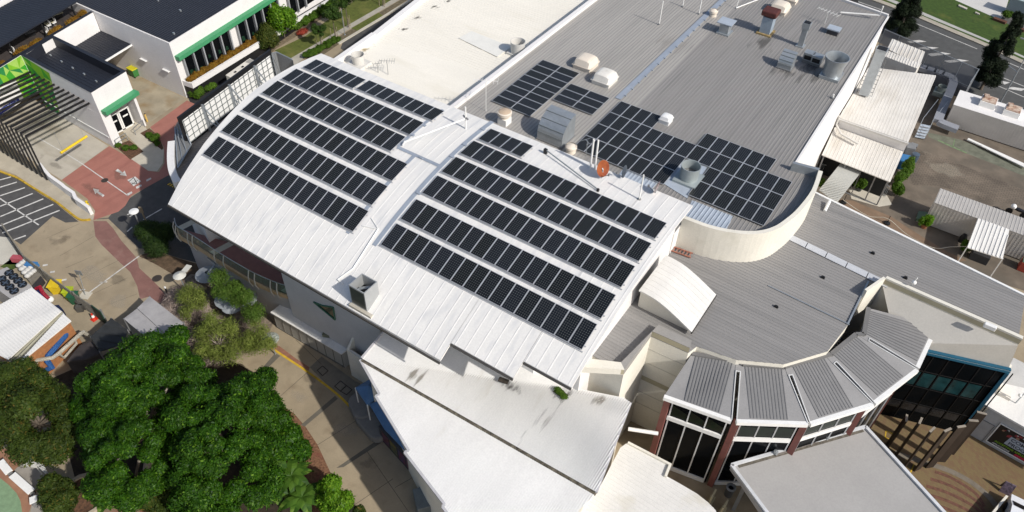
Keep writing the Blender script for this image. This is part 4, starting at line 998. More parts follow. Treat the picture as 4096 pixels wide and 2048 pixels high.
flat("tree_bed", [E(250, 620), E(520, 500), E(700, 400), E(960, 480), E(1150, 520), F(60, 620), F(100, 800), F(40, 1040), F(260, 1180), F(300, 1340), E(1150, 1330), E(900, 1180), E(560, 1160), E(380, 1130), E(320, 900)], 3, mat("shade_darkened_soil", (.045, .032, .02), .95, .3, 3))  # soil colour darkened to stand for the shade under the crowns
flat("pine_bed", [A(700, 1290), A(760, 1255), A(900, 1300), A(1000, 1330), F(40, 60), F(60, 170), F(0, 220), E(1000, 200), E(900, 110), E(780, 40), E(720, 10)], 2, mat("leaf_bed", (.13, .085, .05), .95, .3, 2))
flat("feather_bed", [E(850, 260), E(880, 160), E(960, 90), E(1100, 110), E(1280, 220), F(90, 330), F(60, 400), F(0, 420), E(1200, 480), E(1000, 510), E(930, 400)], 3, mat("dry_leaf_bed", (.27, .215, .16), .95, .3, 3))
# ------------------------------------------------------------------ left: white shop and office buildings
a1 = Z(0, 0, 2.683); a2 = Z(0, 360, 2.0125); r1 = Z(200, 100, 2.4766)
ZS = 6.75
shop = thing("white_shop", "white shop with charcoal parapet roof, green awning and glass double doors", "shop building", (-76, 33.5, 0))
fl, fr, br_, bl_ = [W(a1(*p), ZS) for p in ((975, 995), (1350, 762), (570, 385), (230, 590))]
fl = Vector((-70.1, 31.3, 0)); fr = Vector((-70.7, 35.75, 0)); br_ = Vector((-83.0, 35.65, 0)); bl_ = Vector((-82.1, 31.4, 0))
mb = MB(); mb.prism([fl, fr, br_, bl_], 4.1, ZS - 1.15, bottom=True)
mb.prism([fl + Vector((-1.9, 0, 0)), fr + Vector((-1.9, 0, 0)), br_, bl_], 0, 4.1)
mb.prism([fl, fl + Vector((0, .95, 0)), fl + Vector((-1.9, .95, 0)), fl + Vector((-1.9, 0, 0))], 0, 4.1)
mb.prism([fr, fr + Vector((0, -.28, 0)), fr + Vector((-1.9, -.28, 0)), fr + Vector((-1.9, 0, 0))], 0, 4.1)
parapet(mb, [(p.x, p.y) for p in (fl, fr, br_, bl_)], ZS - 1.15, ZS, .3, 1, True)
swall = obj("wall", mb, white_wall, shop)
mb = MB(); ins = [fl + Vector((-.3, .3, 0)), fr + Vector((-.3, -.3, 0)), br_ + Vector((.3, -.3, 0)), bl_ + Vector((.3, .3, 0))]
mb.poly([(p.x, p.y, ZS - 1.1) for p in ins]); ribs(mb, ins, lambda x, y: ZS - 1.1, math.pi, .38, .05, .045, mi=1); obj("roof", mb, [charcoal, charcoal_rib], shop)
mb = MB(); parapet(mb, [(p.x, p.y) for p in (fl + Vector((.04, -.04, 0)), fr + Vector((.04, .04, 0)), br_ + Vector((-.04, .04, 0)), bl_ + Vector((-.04, -.04, 0)))], ZS, ZS + .05, .38, 1, True)
parapet(mb, [(p.x, p.y) for p in ins], ZS - 1.09, ZS - .02, .02, 1, True)
obj("parapet_lining", mb, charcoal, shop)
mb = MB(); sw = Wall((fl.x, fl.y), (fr.x, fr.y)); mb.bar(sw.at(.18, 4.32, .35), sw.at(sw.len + .1, 4.32, .35), .7, .42); obj("awning", mb, mat("green_awning", (.055, .27, .12), .5, .05), shop)
mb = MB(); y0 = fl.y + 1.35
for k in range(2):
    a = y0 + k * 1.32; mb.box((-71.96, a + .55, 1.1), (.04, 1.1, 2.1))
dr = obj("door", mb, dark_glass, shop)
mb = MB()
for k in range(2):
    a = y0 + k * 1.32
    for y in (a, a + 1.12): mb.box((-71.92, y, 1.1), (.08, .16, 2.25))
    mb.box((-71.92, a + .56, 2.25), (.08, 1.28, .12)); mb.box((-71.92, a + .56, .1), (.08, 1.28, .14))
obj("frame", mb, white_paint, dr)
mb = MB(); mb.box((-71.90, y0 + .6, 1.45), (.02, .5, .16)); mb.box((-71.90, y0 + 1.9, 1.5), (.02, .6, .18)); obj("notice", mb, white_paint, dr)
for k, p in enumerate([(545, 600), (663, 668), (782, 737), (905, 803), (1035, 880)]):
    v = W(a1(*p), ZS - 1.1); mb = MB(); mb.box((v.x, v.y, ZS - 1.0), (.22, .14, .16)); solo("roof_vent", mb, galv, "%s small vent from the terrace end on charcoal shop roof" % ORD[k], "roof vent", "small vents on the charcoal shop roof")
mb = MB()
for p in ((780, 1050), (930, 955)):
    q = W(r1(p[0] - 60, p[1] + 60), 0)
for (xa, ya), (xb, yb) in (((640, 1140), (745, 1070)), ((825, 1020), (915, 940))):
    a, b = W(r1(xa, ya), .95), W(r1(xb, yb), .95)
    for z in (0, -.45): mb.bar(a + Vector((0, 0, z)), b + Vector((0, 0, z)), .05)
    for p in (a, b): mb.bar((p.x, p.y, 0), p, .05)
solo("entry_handrail", mb, galv, "pair of steel handrails beside the shop entry path", "handrail")
# recess roof between the two buildings
ZA = 4.4
mb = MB(); q = [W(a1(*p), ZA) for p in ((742, 458), (1060, 265), (1418, 468), (1125, 648))]; q[0].x -= .2; q[1].x -= .2
q = [Vector((-84.0, 36.2, ZA)), Vector((-85.2, 42.0, ZA)), q[2], q[3]]
mb.prism(q, ZA - .14, ZA); ribs(mb, q, lambda x, y: ZA, math.pi, .34, .045, .04); cr_ = solo("carport_roof", mb, charcoal, "charcoal ribbed carport roof over the bin yard between white walls", "carport")
mb = MB(); mb.bar(q[3] + Vector((.06, 0, -.08)), q[2] + Vector((.06, 0, -.08)), .12, .18); mb.bar((q[2].x, q[2].y - .08, 0), (q[2].x, q[2].y - .08, ZA - .1), .12, .12); obj("white_edge", mb, white_paint, cr_)
# big office building on the left
off = thing("office_building", "long white office building with charcoal ribbed roof, green fascia and planter", "building", (-76, 48, 0))
o0_ = Vector((-71.46, 41.8, 0)); od = Vector((-72.93, 53.01, 0)) - o0_; od.normalize(); o1_ = o0_ + od * 60
ob1 = Vector((-84.1, 41.46, 0)); ob2 = Vector((-120, 41.0, 0)); ob3 = ob2 + od * 62
ZOF = 6.9
mb = MB(); pl_ = [o0_, o1_, ob3, ob2, ob1]; mb.prism(pl_, 0, ZOF); obj("wall", mb, white_wall, off)
mb = MB(); ins = [o0_ + Vector((-.12, .15, 0)), o1_ + Vector((-.12, 0, 0)), ob3, ob2 + Vector((0, .15, 0)), ob1 + Vector((0, .15, 0))]
mb.prism(ins, ZOF + .002, ZOF + .06); ribs(mb, ins, lambda x, y: ZOF + .06, math.pi / 2 + .13, .36, .045, .045, mi=1); obj("roof", mb, [charcoal, charcoal_rib], off)
fw_ = Wall((o0_.x, o0_.y), (o1_.x, o1_.y))
mb = MB()
g0, g1 = fw_.hit(A(873, 290)), fw_.hit(B(60, 12)); g1.z = g0.z - .15
uA = (Vector((g0.x, g0.y, 0)) - fw_.p0).dot(fw_.d)
mb.bar(fw_.at(.15, 5.05, .32), fw_.at(58, 4.85, .32), .64, .46); obj("awning", mb, MATS["green_awning"], off)
mb = MB(); mb.poly([fw_.at(.95, 1.5, .02), fw_.at(8.35, 1.5, .02), fw_.at(8.35, 4.8, .02), fw_.at(.95, 4.8, .02)]); mb.poly([fw_.at(9.6, 1.3, .02), fw_.at(17.2, 1.3, .02), fw_.at(17.2, 4.8, .02), fw_.at(9.6, 4.8, .02)])
mb.poly([fw_.at(18.9, 1.3, .02), fw_.at(40, 1.1, .02), fw_.at(40, 4.8, .02), fw_.at(18.9, 4.8, .02)]); gl = obj("glazing", mb, dark_glass, off)
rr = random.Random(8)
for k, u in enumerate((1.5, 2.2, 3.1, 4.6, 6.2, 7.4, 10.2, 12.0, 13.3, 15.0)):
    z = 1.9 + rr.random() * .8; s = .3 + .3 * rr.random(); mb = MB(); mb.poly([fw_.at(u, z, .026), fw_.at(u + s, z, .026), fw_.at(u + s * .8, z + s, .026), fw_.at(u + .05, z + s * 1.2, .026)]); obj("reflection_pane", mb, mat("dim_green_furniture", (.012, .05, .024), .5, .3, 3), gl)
for u in (.95, 2.45, 3.95, 5.4, 6.85, 8.3, 9.65, 11.2, 12.7, 14.2, 15.7, 17.15, 19.0, 20.6, 22.2):
    mb = MB(); mb.bar(fw_.at(u, 1.3, .2), fw_.at(u, 4.85, .2), .16, .42); obj("fin", mb, mat("grey_fin", (.30, .31, .32), .5, .06), off)
mb = MB()
mb.bar(fw_.at(.1, 1.95, 1.32), fw_.at(30, .6, 1.32), .3, .62); mb.bar(fw_.at(.1, 1.92, .62), fw_.at(.35, 1.92, .62), 1.1, .6); obj("planter_ledge", mb, white_wall, off)
mb = MB(); mb.prism([fw_.at(.12, 0, .05), fw_.at(.12, 0, 1.3), fw_.at(30, 0, 1.3), fw_.at(30, 0, .05)], 0, [1.62, 1.62, .28, .28]); obj("black_base", mb, black_paint, off)
for p in ((905, 328), (1128, 432)):
    h = Wall((ob1.x, ob1.y), (o0_.x, o0_.y)).hit(r1(*p)); mb = MB(); mb.box((h.x + .5, h.y - .12, h.z), (1.1, .25, .07)); obj("wall_ledge", mb, white_paint, off)
for k, p in enumerate(((875, 172), (908, 57), (795, 5))):
    v = W(A(*p), ZOF + .06); mb = MB(); mb.box((v.x, v.y, ZOF + .16), (.25, .16, .2)); solo("roof_vent", mb, galv, "%s small vent from the corner on charcoal office roof" % ORD[k], "roof vent", "small vents on the charcoal office roof")
# terrace block and car park portal
ter = thing("terrace_building", "dark roofed terrace building with green mural wall over car park entry", "building", (-88, 34, 0))
t_pts = [Vector((-80.6, 24.5, 0)), Vector((-82.1, 31.35, 0)), Vector((-83.05, 35.7, 0)), Vector((-84.15, 41.4, 0)), Vector((-110, 41.0, 0)), Vector((-108, 18, 0)), Vector((-79.2, 18, 0))]
mb = MB(); mb.prism(t_pts, 2.35, 5.7); mb.prism([p + Vector((-7, 0, 0)) for p in t_pts[:4]] + t_pts[4:6] + [Vector((-86.2, 18, 0))], 0, 2.35); parapet(mb, [(p.x, p.y) for p in (t_pts[6], *t_pts[:4])], 5.7, ZS, .3, 1)
obj("wall", mb, white_wall, ter)
mb = MB(); mb.poly([(p.x, p.y, 5.72) for p in ccw([p + Vector((-.3, 0, 0)) if i in (0, 1, 2, 3, 6) else p for i, p in enumerate(t_pts)])]); obj("deck", mb, mat("dark_deck", (.055, .045, .042), .8, .15, 1.5), ter)
mb = MB(); parapet(mb, [(p.x + .02, p.y) for p in (t_pts[6], *t_pts[:4])], ZS, ZS + .05, .36, 1); obj("coping", mb, charcoal, ter)
mw = Wall((t_pts[1].x, t_pts[1].y), (t_pts[0].x, t_pts[0].y)); lwl = Wall((fl.x, fl.y), (bl_.x, bl_.y))
greens = [mat("mural_green_a", (.04, .30, .02), .7, .08), mat("mural_green_b", (.19, .42, .02), .7, .08), mat("mural_green_c", (.33, .52, .10), .7, .08), mat("mural_green_d", (.02, .20, .05), .7, .08)]
mb = MB(); rr = random.Random(4)
def tri_mural(w, quad, nu, nv, off):
    """angular patchwork filling a quad given as (u,z) corners bl, br, tr, tl"""
    g = {}
    for i in range(nu + 1):
        for j in range(nv + 1):
            s, t = i / nu, j / nv
            u = (quad[0][0] * (1 - s) + quad[1][0] * s) * (1 - t) + (quad[3][0] * (1 - s) + quad[2][0] * s) * t
            z = (quad[0][1] * (1 - s) + quad[1][1] * s) * (1 - t) + (quad[3][1] * (1 - s) + quad[2][1] * s) * t
            if 0 < i < nu: u += (rr.random() - .5) * .7 / nu * abs(quad[1][0] - quad[0][0])
            if 0 < j < nv: z += (rr.random() - .5) * .7 / nv * abs(quad[3][1] - quad[0][1])
            g[i, j] = w.at(u, z, off)
    for i in range(nu):
        for j in range(nv):
            c = (g[i, j], g[i + 1, j], g[i + 1, j + 1], g[i, j + 1])
            for tr in ((c[0], c[1], c[2]), (c[0], c[2], c[3])) if rr.random() < .7 else ((c[0], c[1], c[3]), (c[1], c[2], c[3])):
                mb.cur = rr.randrange(4); mb.poly(tr)
tri_mural(mw, [(.0, 4.9), (7.5, 4.9), (7.5, 6.7), (0, 6.7)], 9, 2, .012)
tri_mural(mw, [(.0, 2.4), (1.9, 2.4), (1.7, 4.9), (0, 4.9)], 2, 3, .012)
tri_mural(lwl, [(9.3, .4), (12.0, .0), (12.2, 6.7), (7.3, 6.3)], 3, 6, .012)
obj("mural", mb, greens, ter)
mb = MB(); mb.poly([mw.at(2.4, 2.45, .03), mw.at(6.8, 2.45, .03), mw.at(6.8, 3.0, .03), mw.at(2.4, 3.0, .03)]); sg = obj("sign", mb, mat("sign_blue", (.02, .03, .24), .5), ter)
mb = MB()
for z in (2.82, 2.66):
    for k in range(12):
        if rr.random() < .85: a_ = 2.7 + k * .33; mb.poly([mw.at(a_, z, .038), mw.at(a_ + .24, z, .038), mw.at(a_ + .24, z + .08, .038), mw.at(a_, z + .08, .038)])
obj("sign_text", mb, mat("sign_text", (.3, .33, .5), .5), sg)
mb = MB(); mb.bar(lwl.at(.2, 1.25, .05), lwl.at(11.6, 1.25, .05), .06, .09); obj("wall_rail", mb, white_paint, shop)
# terrace pergola roof, hedge, furniture
ZPG = 7.7
pg = thing("pergola_roof", "large charcoal pergola roof over the terrace at top left", "pergola", (-88, 34, 5.7))
e0_, e1_ = W(a1(0, 498), ZPG), W(a1(838, 5), ZPG); ed = (e1_ - e0_).normalized(); b0_ = W(a1(0, 118), ZPG)
wd_ = 7.2; bn = Vector((-ed.y, ed.x, 0)); bn = bn if bn.x < 0 else -bn
q = [e0_ - ed * 14, e1_ + ed * .1, e1_ + ed * .1 + bn * 6.6, e0_ - ed * 14 + bn * 6.6]
mb = MB(); mb.prism(q, ZPG - .12, ZPG); ribs(mb, q, lambda x, y: ZPG, math.atan2(bn.y, bn.x), .4, .04, .03, mi=1); obj("roof", mb, [charcoal, charcoal_rib], pg)
for s in (.0, .28, .56, .8):
    p = e1_ - ed * (.8 + s * 16) + bn * .4; mb = MB(); mb.bar((p.x, p.y, 5.72), (p.x, p.y, ZPG - .1), .14); mb.box((p.x, p.y, 5.8), (.4, .4, .16)); obj("post", mb, black_paint, pg)
mb = MB(); p = q[3]; mb.prism([q[3] + bn * .6, q[2] + bn * .6, q[2] + bn * 14, q[3] + bn * 14], 0, ZPG + .3); solo("far_white_building", mb, white_wall, "white roofed building beyond the pergola in the top left corner", "building")
hm_ = mat("ochre_foliage", (.22, .125, .02), .9, .3, 5, col2=(.08, .07, .012))
# billboard from behind on the podium
ZPO = 7.4
pod = thing("rounded_podium", "rounded grey podium building at left end of vaulted hall carrying the billboard", "building", (-50, 30, 0))
ring = [A(905, 600), A(880, 650), A(866, 720), A(862, 800), A(868, 860), A(885, 905), A(900, 925)]
pr = [W(p, ZPO) for p in ring]; pr = smoothpoly([Vector((p.x, p.y)) for p in pr], 4)
rest = [(-46.4, 25.0), (-46.6, 40.0), (-57.5, 44.5), (-60.0, 44.0)]
mb = MB(); mb.prism([(p.x, p.y) for p in pr] + rest, 0, ZPO - .25); obj("wall", mb, white_wall, pod)
mb = MB(); po = [(p.x, p.y) for p in pr] + rest; mb.poly([(p[0], p[1], ZPO - .2) for p in ccw(po)]); ribs(mb, po, lambda x, y: ZPO - .2, .5, .3, .04, .03); obj("roof", mb, mat("podium_roof", (.22, .205, .19), .6, .1, .8), pod)
mb = MB(); parapet(mb, [(p.x, p.y) for p in pr[8:]], ZPO - .9, ZPO + .25, .3, -1); parapet(mb, [(p.x, p.y) for p in pr[8:]], ZPO - .9, ZPO + .25, .3, 1); obj("rounded_parapet", mb, white_wall, pod)
bb = thing("billboard", "back of long billboard with white panels on a grey steel grid", "billboard", (-56, 37, 7.4))
zbb = 7.3
ba, bbn = W(rz2(172, 772), zbb), W(rz2(912, 192), zbb); bw = Wall((ba.x, ba.y), (bbn.x, bbn.y)); BH = 2.75
mb = MB(); mb.bar(bw.at(-.15, zbb + BH / 2, -.2), bw.at(bw.len + .2, zbb + BH / 2, -.2), .22, BH + .5); obj("black_face", mb, black_paint, bb)
mb = MB(); mb.poly([bw.at(.1, zbb + .15, -.08), bw.at(bw.len - .1, zbb + .15, -.08), bw.at(bw.len - .1, zbb + BH - .2, -.08), bw.at(.1, zbb + BH - .2, -.08)]); obj("white_backing", mb, white_paint, bb)
mb = MB()
for k in range(19): u = .15 + k * (bw.len - .3) / 18; mb.bar(bw.at(u, zbb + .1, -.03), bw.at(u, zbb + BH - .15, -.03), .05)
for k in range(5): z = zbb + .2 + k * .56; mb.bar(bw.at(0, z, -.02), bw.at(bw.len, z, -.02), .05)
obj("steel_grid", mb, mat("dark_galv", (.2, .22, .22), .5, .1, metal=.3), bb)
for u in (2.6, 6.3, 10.0):
    mb = MB(); mb.bar(bw.at(u, zbb - .3, .05), bw.at(u, zbb + BH, .05), .2); mb.bar(bw.at(u, zbb + BH - .1, .05), bw.at(u + .4, zbb - .2, 1.6), .09); mb.bar(bw.at(u, zbb + 1.3, .05), bw.at(u + .4, zbb - .1, 1.5), .07); obj("strut", mb, galv, bb)
# grey mesh screens at both ends
mesh_m = mat("grey_mesh", (.20, .20, .195), .6, .12, 6)
def screen(name, pts, zs_, label, mth=mesh_m, cat="screen"):
    P = [W(p, z) for p, z in zip(pts, zs_)]; mb = MB()
    n = (P[1] - P[0]).cross(P[2] - P[0]).normalized(); mb.slab(P, .05, n if n.z > 0 else -n); s = solo(name, mb, mth, label, cat)
    mb = MB()
    for a, b in zip(P, P[1:] + P[:1]): mb.bar(a, b, .09)
    for t in (.33, .66): mb.bar(P[0] + (P[1] - P[0]) * t, P[3] + (P[2] - P[3]) * t, .05)
    mb.bar(P[0], P[2], .06); obj("frame", mb, galv, s); return s
screen("mesh_screen", [A(880, 640), A(905, 600), A(962, 728), A(895, 845)], [ZPO + .3, ZPO + 1.8, ZPO + .4, ZPO + .1], "grey mesh screen at the curved left end of the billboard")
screen("mesh_screen", [B(103, 262), B(183, 300), B(190, 340), B(128, 375)], [9.6, 9.6, 7.8, 7.4], "grey framed mesh screen at the far right end of the billboard")
screen("mesh_screen", [B(78, 268), B(103, 262), B(128, 375), B(105, 385)], [9.9, 9.6, 7.4, 7.4], "narrow grey mesh panel between billboard and framed screen")
# ------------------------------------------------------------------ balcony under the vault
bal = thing("curved_balcony", "curved balcony with glass rail and timber edge under the vault eave", "balcony", (-34, 20, 0))
zk = Z(680, 780, 1.894)
ZD = 4.3
edge = [W(zk(*p), ZD) for p in ((62, 250), (78, 305), (140, 345), (230, 400), (400, 512), (600, 632), (715, 690), (850, 745), (960, 772), (1080, 792), (1250, 805))]
ed_ = smoothpoly([Vector((p.x, p.y)) for p in edge], 4)
mb = MB(); dk_poly = [(p.x, p.y) for p in ed_] + [(-20.5, 26.0), (-45.0, 26.0)]
mb.prism(dk_poly, ZD - .3, ZD - .02); obj("slab", mb, grey_wall, bal)
mb = MB(); mb.poly([(p[0], p[1], ZD) for p in ccw(dk_poly)]); obj("deck", mb, mat("plum_deck", (.25, .125, .11), .7, .08, 1.5), bal)
mb = MB(); inn = [(p.x, p.y) for p in ed_]
parapet(mb, inn, ZD - .32, ZD + .06, .14, -1); obj("timber_edge", mb, timber, bal)
for k in (.03, .37, .72):
    mb = MB()
    i = int(k * (len(ed_) - 1)); p = ed_[i]; q = p + Vector((.9, 4.5))
    w_ = Vector((.32, -.05)); mb.poly([(p.x - w_.x, p.y + .15, ZD + .012), (p.x + w_.x, p.y + .15, ZD + .012), (q.x + w_.x, q.y, ZD + .012), (q.x - w_.x, q.y, ZD + .012)])
    obj("pale_band", mb, mat("pale_deck_band", (.52, .49, .40), .7, .1, 1), bal)
gm = bpy.data.materials.new("balustrade_glass"); gm.use_nodes = True; n_, L_, b_ = nodes_of(gm)
b_.inputs["Base Color"].default_value = (.10, .22, .14, 1); b_.inputs["Roughness"].default_value = .05; b_.inputs["Alpha"].default_value = .45
mb = MB()
for a, b in zip(ed_[:-1], ed_[1:]): mb.poly([(a.x, a.y, ZD + .1), (b.x, b.y, ZD + .1), (b.x, b.y, ZD + 1.12), (a.x, a.y, ZD + 1.12)])
obj("glass_rail", mb, gm, bal)
mb = MB(); mb.tube([(p.x, p.y, ZD + 1.15) for p in ed_], .035, 6); obj("handrail", mb, galv, bal)
tot = len(ed_) - 1
for k in (.06, .11, .24, .28, .385, .42, .52, .56, .655, .69, .80, .84):
    i = k * tot; a = ed_[int(i)]; b = ed_[min(tot, int(i) + 1)]; p = a + (b - a) * (i - int(i)); d = (b - a).normalized(); n = Vector((d.y, -d.x))
    if n.y > 0: n = -n
    mb = MB(); mb.tube([(p.x + n.x * .10, p.y + n.y * .10, ZD + 1.25), (p.x + n.x * .3, p.y + n.y * .3, ZD + .7), (p.x + n.x * .34, p.y + n.y * .34, ZD + .1), (p.x + n.x * .14, p.y + n.y * .14, ZD - .55)], .05, 6); obj("curved_post", mb, mat("pale_post", (.52, .50, .44), .5), bal, True)
mb = MB(); bs = [(p.x + .25, p.y + .35) for p in ed_[2:]]
mb.prism(bs + [(-20.5, 26.0), (-44.5, 26.0)], 0, ZD - .31); obj("wall", mb, grey_wall, bal)
# kiosk row, enclosure, duct
kz = 2.0
kp = [W(F(*p), kz) for p in ((83, 290), (120, 235), (420, 372), (428, 470))]
ks = thing("storage_kiosk", "long low white-roofed store with grey panel doors along the path", "store", (-36, 22, 0))
kb = [Vector((p.x, p.y, 0)) for p in kp]; kb0, kb3 = W(F(105, 358), 0), W(F(448, 562), 0)
kf = [Vector((kb0.x, kb0.y, 0)), Vector((kb3.x, kb3.y, 0)), Vector((kb3.x + .6, kb3.y + 2.6, 0)), Vector((kb0.x + .2, kb0.y + 1.6, 0))]
mb = MB(); mb.prism(kf, 0, 1.85); obj("wall", mb, mat("kiosk_wall", (.36, .345, .31), .7, .05), ks)
mb = MB(); ex = lambda p, d: p + Vector((0, d, 0)); mb.prism([kf[0] + Vector((-.1, -.12, 0)), kf[1] + Vector((.05, -.12, 0)), kf[2], kf[3]], 1.84, [1.95, 1.95, 2.25, 2.25]); obj("roof", mb, white_roof, ks)
kw = Wall((kf[0].x, kf[0].y), (kf[1].x, kf[1].y)); 
mb = MB()
for k in range(9): mb.bar(kw.at(.1 + k * (kw.len - .2) / 8, .05, .02), kw.at(.1 + k * (kw.len - .2) / 8, 1.8, .02), .04)
mb.bar(kw.at(0, .08, .02), kw.at(kw.len, .08, .02), .06, .12); obj("panel_frame", mb, mat("panel_line", (.16, .15, .13), .7), ks)
for k, p in enumerate(((262, 322), (357, 392))):
    v = W(F(*p), 2.2); mb = MB()
    if k == 0: mb.lathe((v.x, v.y, 2.05), [(.18, 0), (.18, .35), (.26, .38), (.2, .5), (.01, .56)], 14, True); solo("roof_cowl", mb, white_paint, "small white cowl on the low store roof", "vent", smooth=True)
    else: mb.box((v.x, v.y, 2.2), (.65, .55, .3), .4); solo("skylight_box", mb, mat("olive_glass", (.16, .17, .11), .3), "small olive skylight box on the low store roof", "skylight", bevel=.05)
en = thing("service_enclosure", "cream walled service enclosure with open top at corner of low white roof", "enclosure", (-29, 22, 0))
e_a, e_b = W(F(482, 600), 0), W(F(530, 640), 0); e_a = Vector((e_a.x, e_a.y, 0)); ef = Wx(F(522, 522), 3.3); dE = Vector((1, 0, 0))
ea = Vector((-31.0, 23.35, 0)); ea = Vector((e_a.x, e_a.y, 0))
mb = MB(); mb.prism([ea, ea + Vector((4.6, -.1, 0)), ea + Vector((4.6, .12, 0)), ea + Vector((.18, .2, 0))], 0, 3.3); mb.prism([ea, ea + Vector((.18, 0, 0)), ea + Vector((.4, 2.6, 0)), ea + Vector((.2, 2.6, 0))], 0, [3.3, 3.3, 6.2, 6.2]); obj("wall", mb, cream_wall, en)
mb = MB(); mb.box((ea.x + 2.2, ea.y + 1.3, .6), (3.6, 1.8, 1.2)); obj("plant_box", mb, mat("dark_green_plant", (.03, .04, .04), .6), en)
mb = MB(); dx, dy = ea.x + 1.9, ea.y + 1.9; mb.tube([(dx, dy + .3, 7.5), (dx, dy + .2, 5.0), (dx - .3, dy - .2, 4.0), (dx - .9, dy - .6, 2.6)], [.55, .55, .6, .7], 12); solo("exhaust_duct", mb, mat("green_grey_duct", (.24, .29, .28), .45, .08, metal=.3), "green-grey exhaust duct dropping from eave into the service enclosure", "duct", smooth=True)
mb = MB(); mb.prism([(-36.5, 24.35), (-26.6, 24.35), (-26.6, 26.15), (-36.5, 26.15)], 0, [10.9, 10.9, 11.6, 11.6]); obj('front_wall', mb, mat('light_grey_render', (.52, .51, .50), .8, .05, .6), vh); mb = MB(); wv2 = Wall((-36.5, 24.35), (-26.6, 24.35)); u0 = wv2.uz(F(330, 250))[0]; mb.poly([wv2.hit(F(*p), .03) for p in ((290, 232), (335, 250), (388, 258), (398, 322))]); sw_ = obj('side_window', mb, green_glass, vh); mb = MB(); fr4 = [wv2.hit(F(*p), .05) for p in ((290, 232), (335, 250), (388, 258), (398, 322))]; [mb.bar(a, b, .09) for a, b in zip(fr4, fr4[1:] + fr4[:1])]; obj('frame', mb, mat('green_frame_dark', (.03, .14, .09), .5), sw_)
# mural wall and blue awnings along the path
mz = Wall(Wx(F(640, 935), 0), Wx(F(845, 1165), 0))
pmur = thing("poster_wall", "low wall with row of dark colourful posters under white roof edge", "poster wall", (-20, 17, 0))
mb = MB(); P0, P1 = mz.at(-.3, 0), mz.at(7.0, 0); mb.prism([P0, P1, P1 + mz.n * -.2, P0 + mz.n * -.2], 0, 1.75); obj("wall", mb, mat("dark_wall", (.06, .06, .065), .7), pmur)
rr = random.Random(11)
for k, c in enumerate(((.10, .05, .11), (.20, .15, .02), (.05, .06, .14), (.15, .09, .14), (.06, .08, .12), (.13, .06, .10))):
    mb = MB(); u = k * .98; mb.poly([mz.at(u + .06, .25, .02), mz.at(u + .88, .25, .02), mz.at(u + .88, 1.55, .02), mz.at(u + .06, 1.55, .02)]); obj("poster", mb, mat("poster_tone_%s" % "abcdef"[k], c, .5, .35, 2.5, col2=(c[2], c[0] * .3, c[1] * .5)), pmur)
bl1 = mat("blue_fabric", (.10, .20, .36), .6, .1, 1.5); 
z_ = 2.7; q = [W(F(*p), z_) for p in ((500, 662), (592, 608), (628, 700), (560, 748))]; ap = sum(q, Vector()) / 4 + Vector((0, 0, .7))
mb = MB()
for a, b in zip(q, q[1:] + q[:1]): mb.poly([a, b, ap]); mb.poly([a, b, b - Vector((0, 0, .25)), a - Vector((0, 0, .25))])
tn = solo("blue_tent", mb, bl1, "small blue pyramid tent under the low white roof edge", "tent")
mb = MB()
for p in q: mb.bar((p.x, p.y, 0), p - Vector((0, 0, .02)), .07)
obj("post", mb, white_paint, tn)
mb = MB(); q = [W(F(*p), 2.6) for p in ((615, 765), (640, 770), (770, 985), (750, 990))]; q = [W(F(570, 745), 2.5), W(F(640, 720), 3.0), W(F(775, 985), 3.0), W(F(755, 985), 2.5), W(F(645, 870), 2.4)]; mb.slab(q, .06); solo("blue_awning", mb, bl1, "long blue awning strip tucked under the stepped white roof edge", "awning")
def pad(p, q, r, z, label):
    a, b = W(F(*p), z), W(F(*q), z); d = (b - a); L = d.length; d.normalize(); n = Vector((-d.y, d.x, 0)); mb = MB(); out = []
    for k in range(11): t = math.pi * (k / 10 - .5); out.append(b + d * math.cos(t) * r + n * math.sin(t) * r)
    for k in range(11): t = math.pi * (k / 10 + .5); out.append(a + d * math.cos(t) * r + n * math.sin(t) * r)
    mb.prism(out, 0, z); return solo("rounded_seat_block", mb, mat("grey_block", (.20, .19, .175), .8, .1), label, "seat block", bevel=.15)
pad((512, 725), (535, 775), .75, .8, "shorter rounded grey block beside the blue tent"); pad((550, 805), (612, 875), .75, .7, "longer rounded grey block below the blue tent")
mb = MB(); mb.box((*Wx(F(845, 1230), .5), .5), (1.2, 1.6, 1.0), .9); b_k = solo("planter_bench", mb, mat("grey_green_steel", (.16, .18, .18), .5), "grey steel planter bench by stepped roof edge at bottom", "planter", bevel=.04)
# car park clearance slats and bar
x0s = W(a1(975, 1102), 5.05); x3s = W(a1(815, 1013), 5.05); spx = abs(x0s.x - x3s.x) / 3
cz = W(a2(265, 412), 5.1)
sp_ = thing("slat_portal", "row of black bent slats over the car park entry lane", "slat portal", (-74, 28, 0))
for k in range(20):
    X = x0s.x - k * spx; mb = MB(); yb_ = cz.y + .05
    mb.bar((X, 31.25, 5.08), (X, yb_, 5.08), .11, .2); mb.bar((X + .02, yb_ + .02, 5.15), (X + .45, yb_ - .25, .1), .12, .18)
    obj("slat", mb, black_paint, sp_)
a, b = W(A(305, 770), 2.7), W(A(437, 685), 2.7); mb = MB(); mb.tube([a, b], .13, 8); cb_ = solo("clearance_bar", mb, mat("safety_yellow", (.70, .50, .02), .5), "yellow height clearance bar hanging over car park entry lane", "height bar", smooth=True)
mb = MB()
for t in (.1, .9): p = a + (b - a) * t; mb.bar(p, p + Vector((0, 0, 2.3)), .02)
obj("chain", mb, galv, cb_)
mb = MB(); kp_ = [W(a2(*p), .8) for p in ((330, 590), (370, 640), (415, 690), (515, 760), (530, 775), (605, 825), (622, 868), (705, 925), (730, 945))]; parapet(mb, [(p.x, p.y) for p in kp_], 0, .9, .3, -1); solo("low_white_wall", mb, white_wall, "low zigzag white wall along car park entry ending at yellow bollard", "low wall")
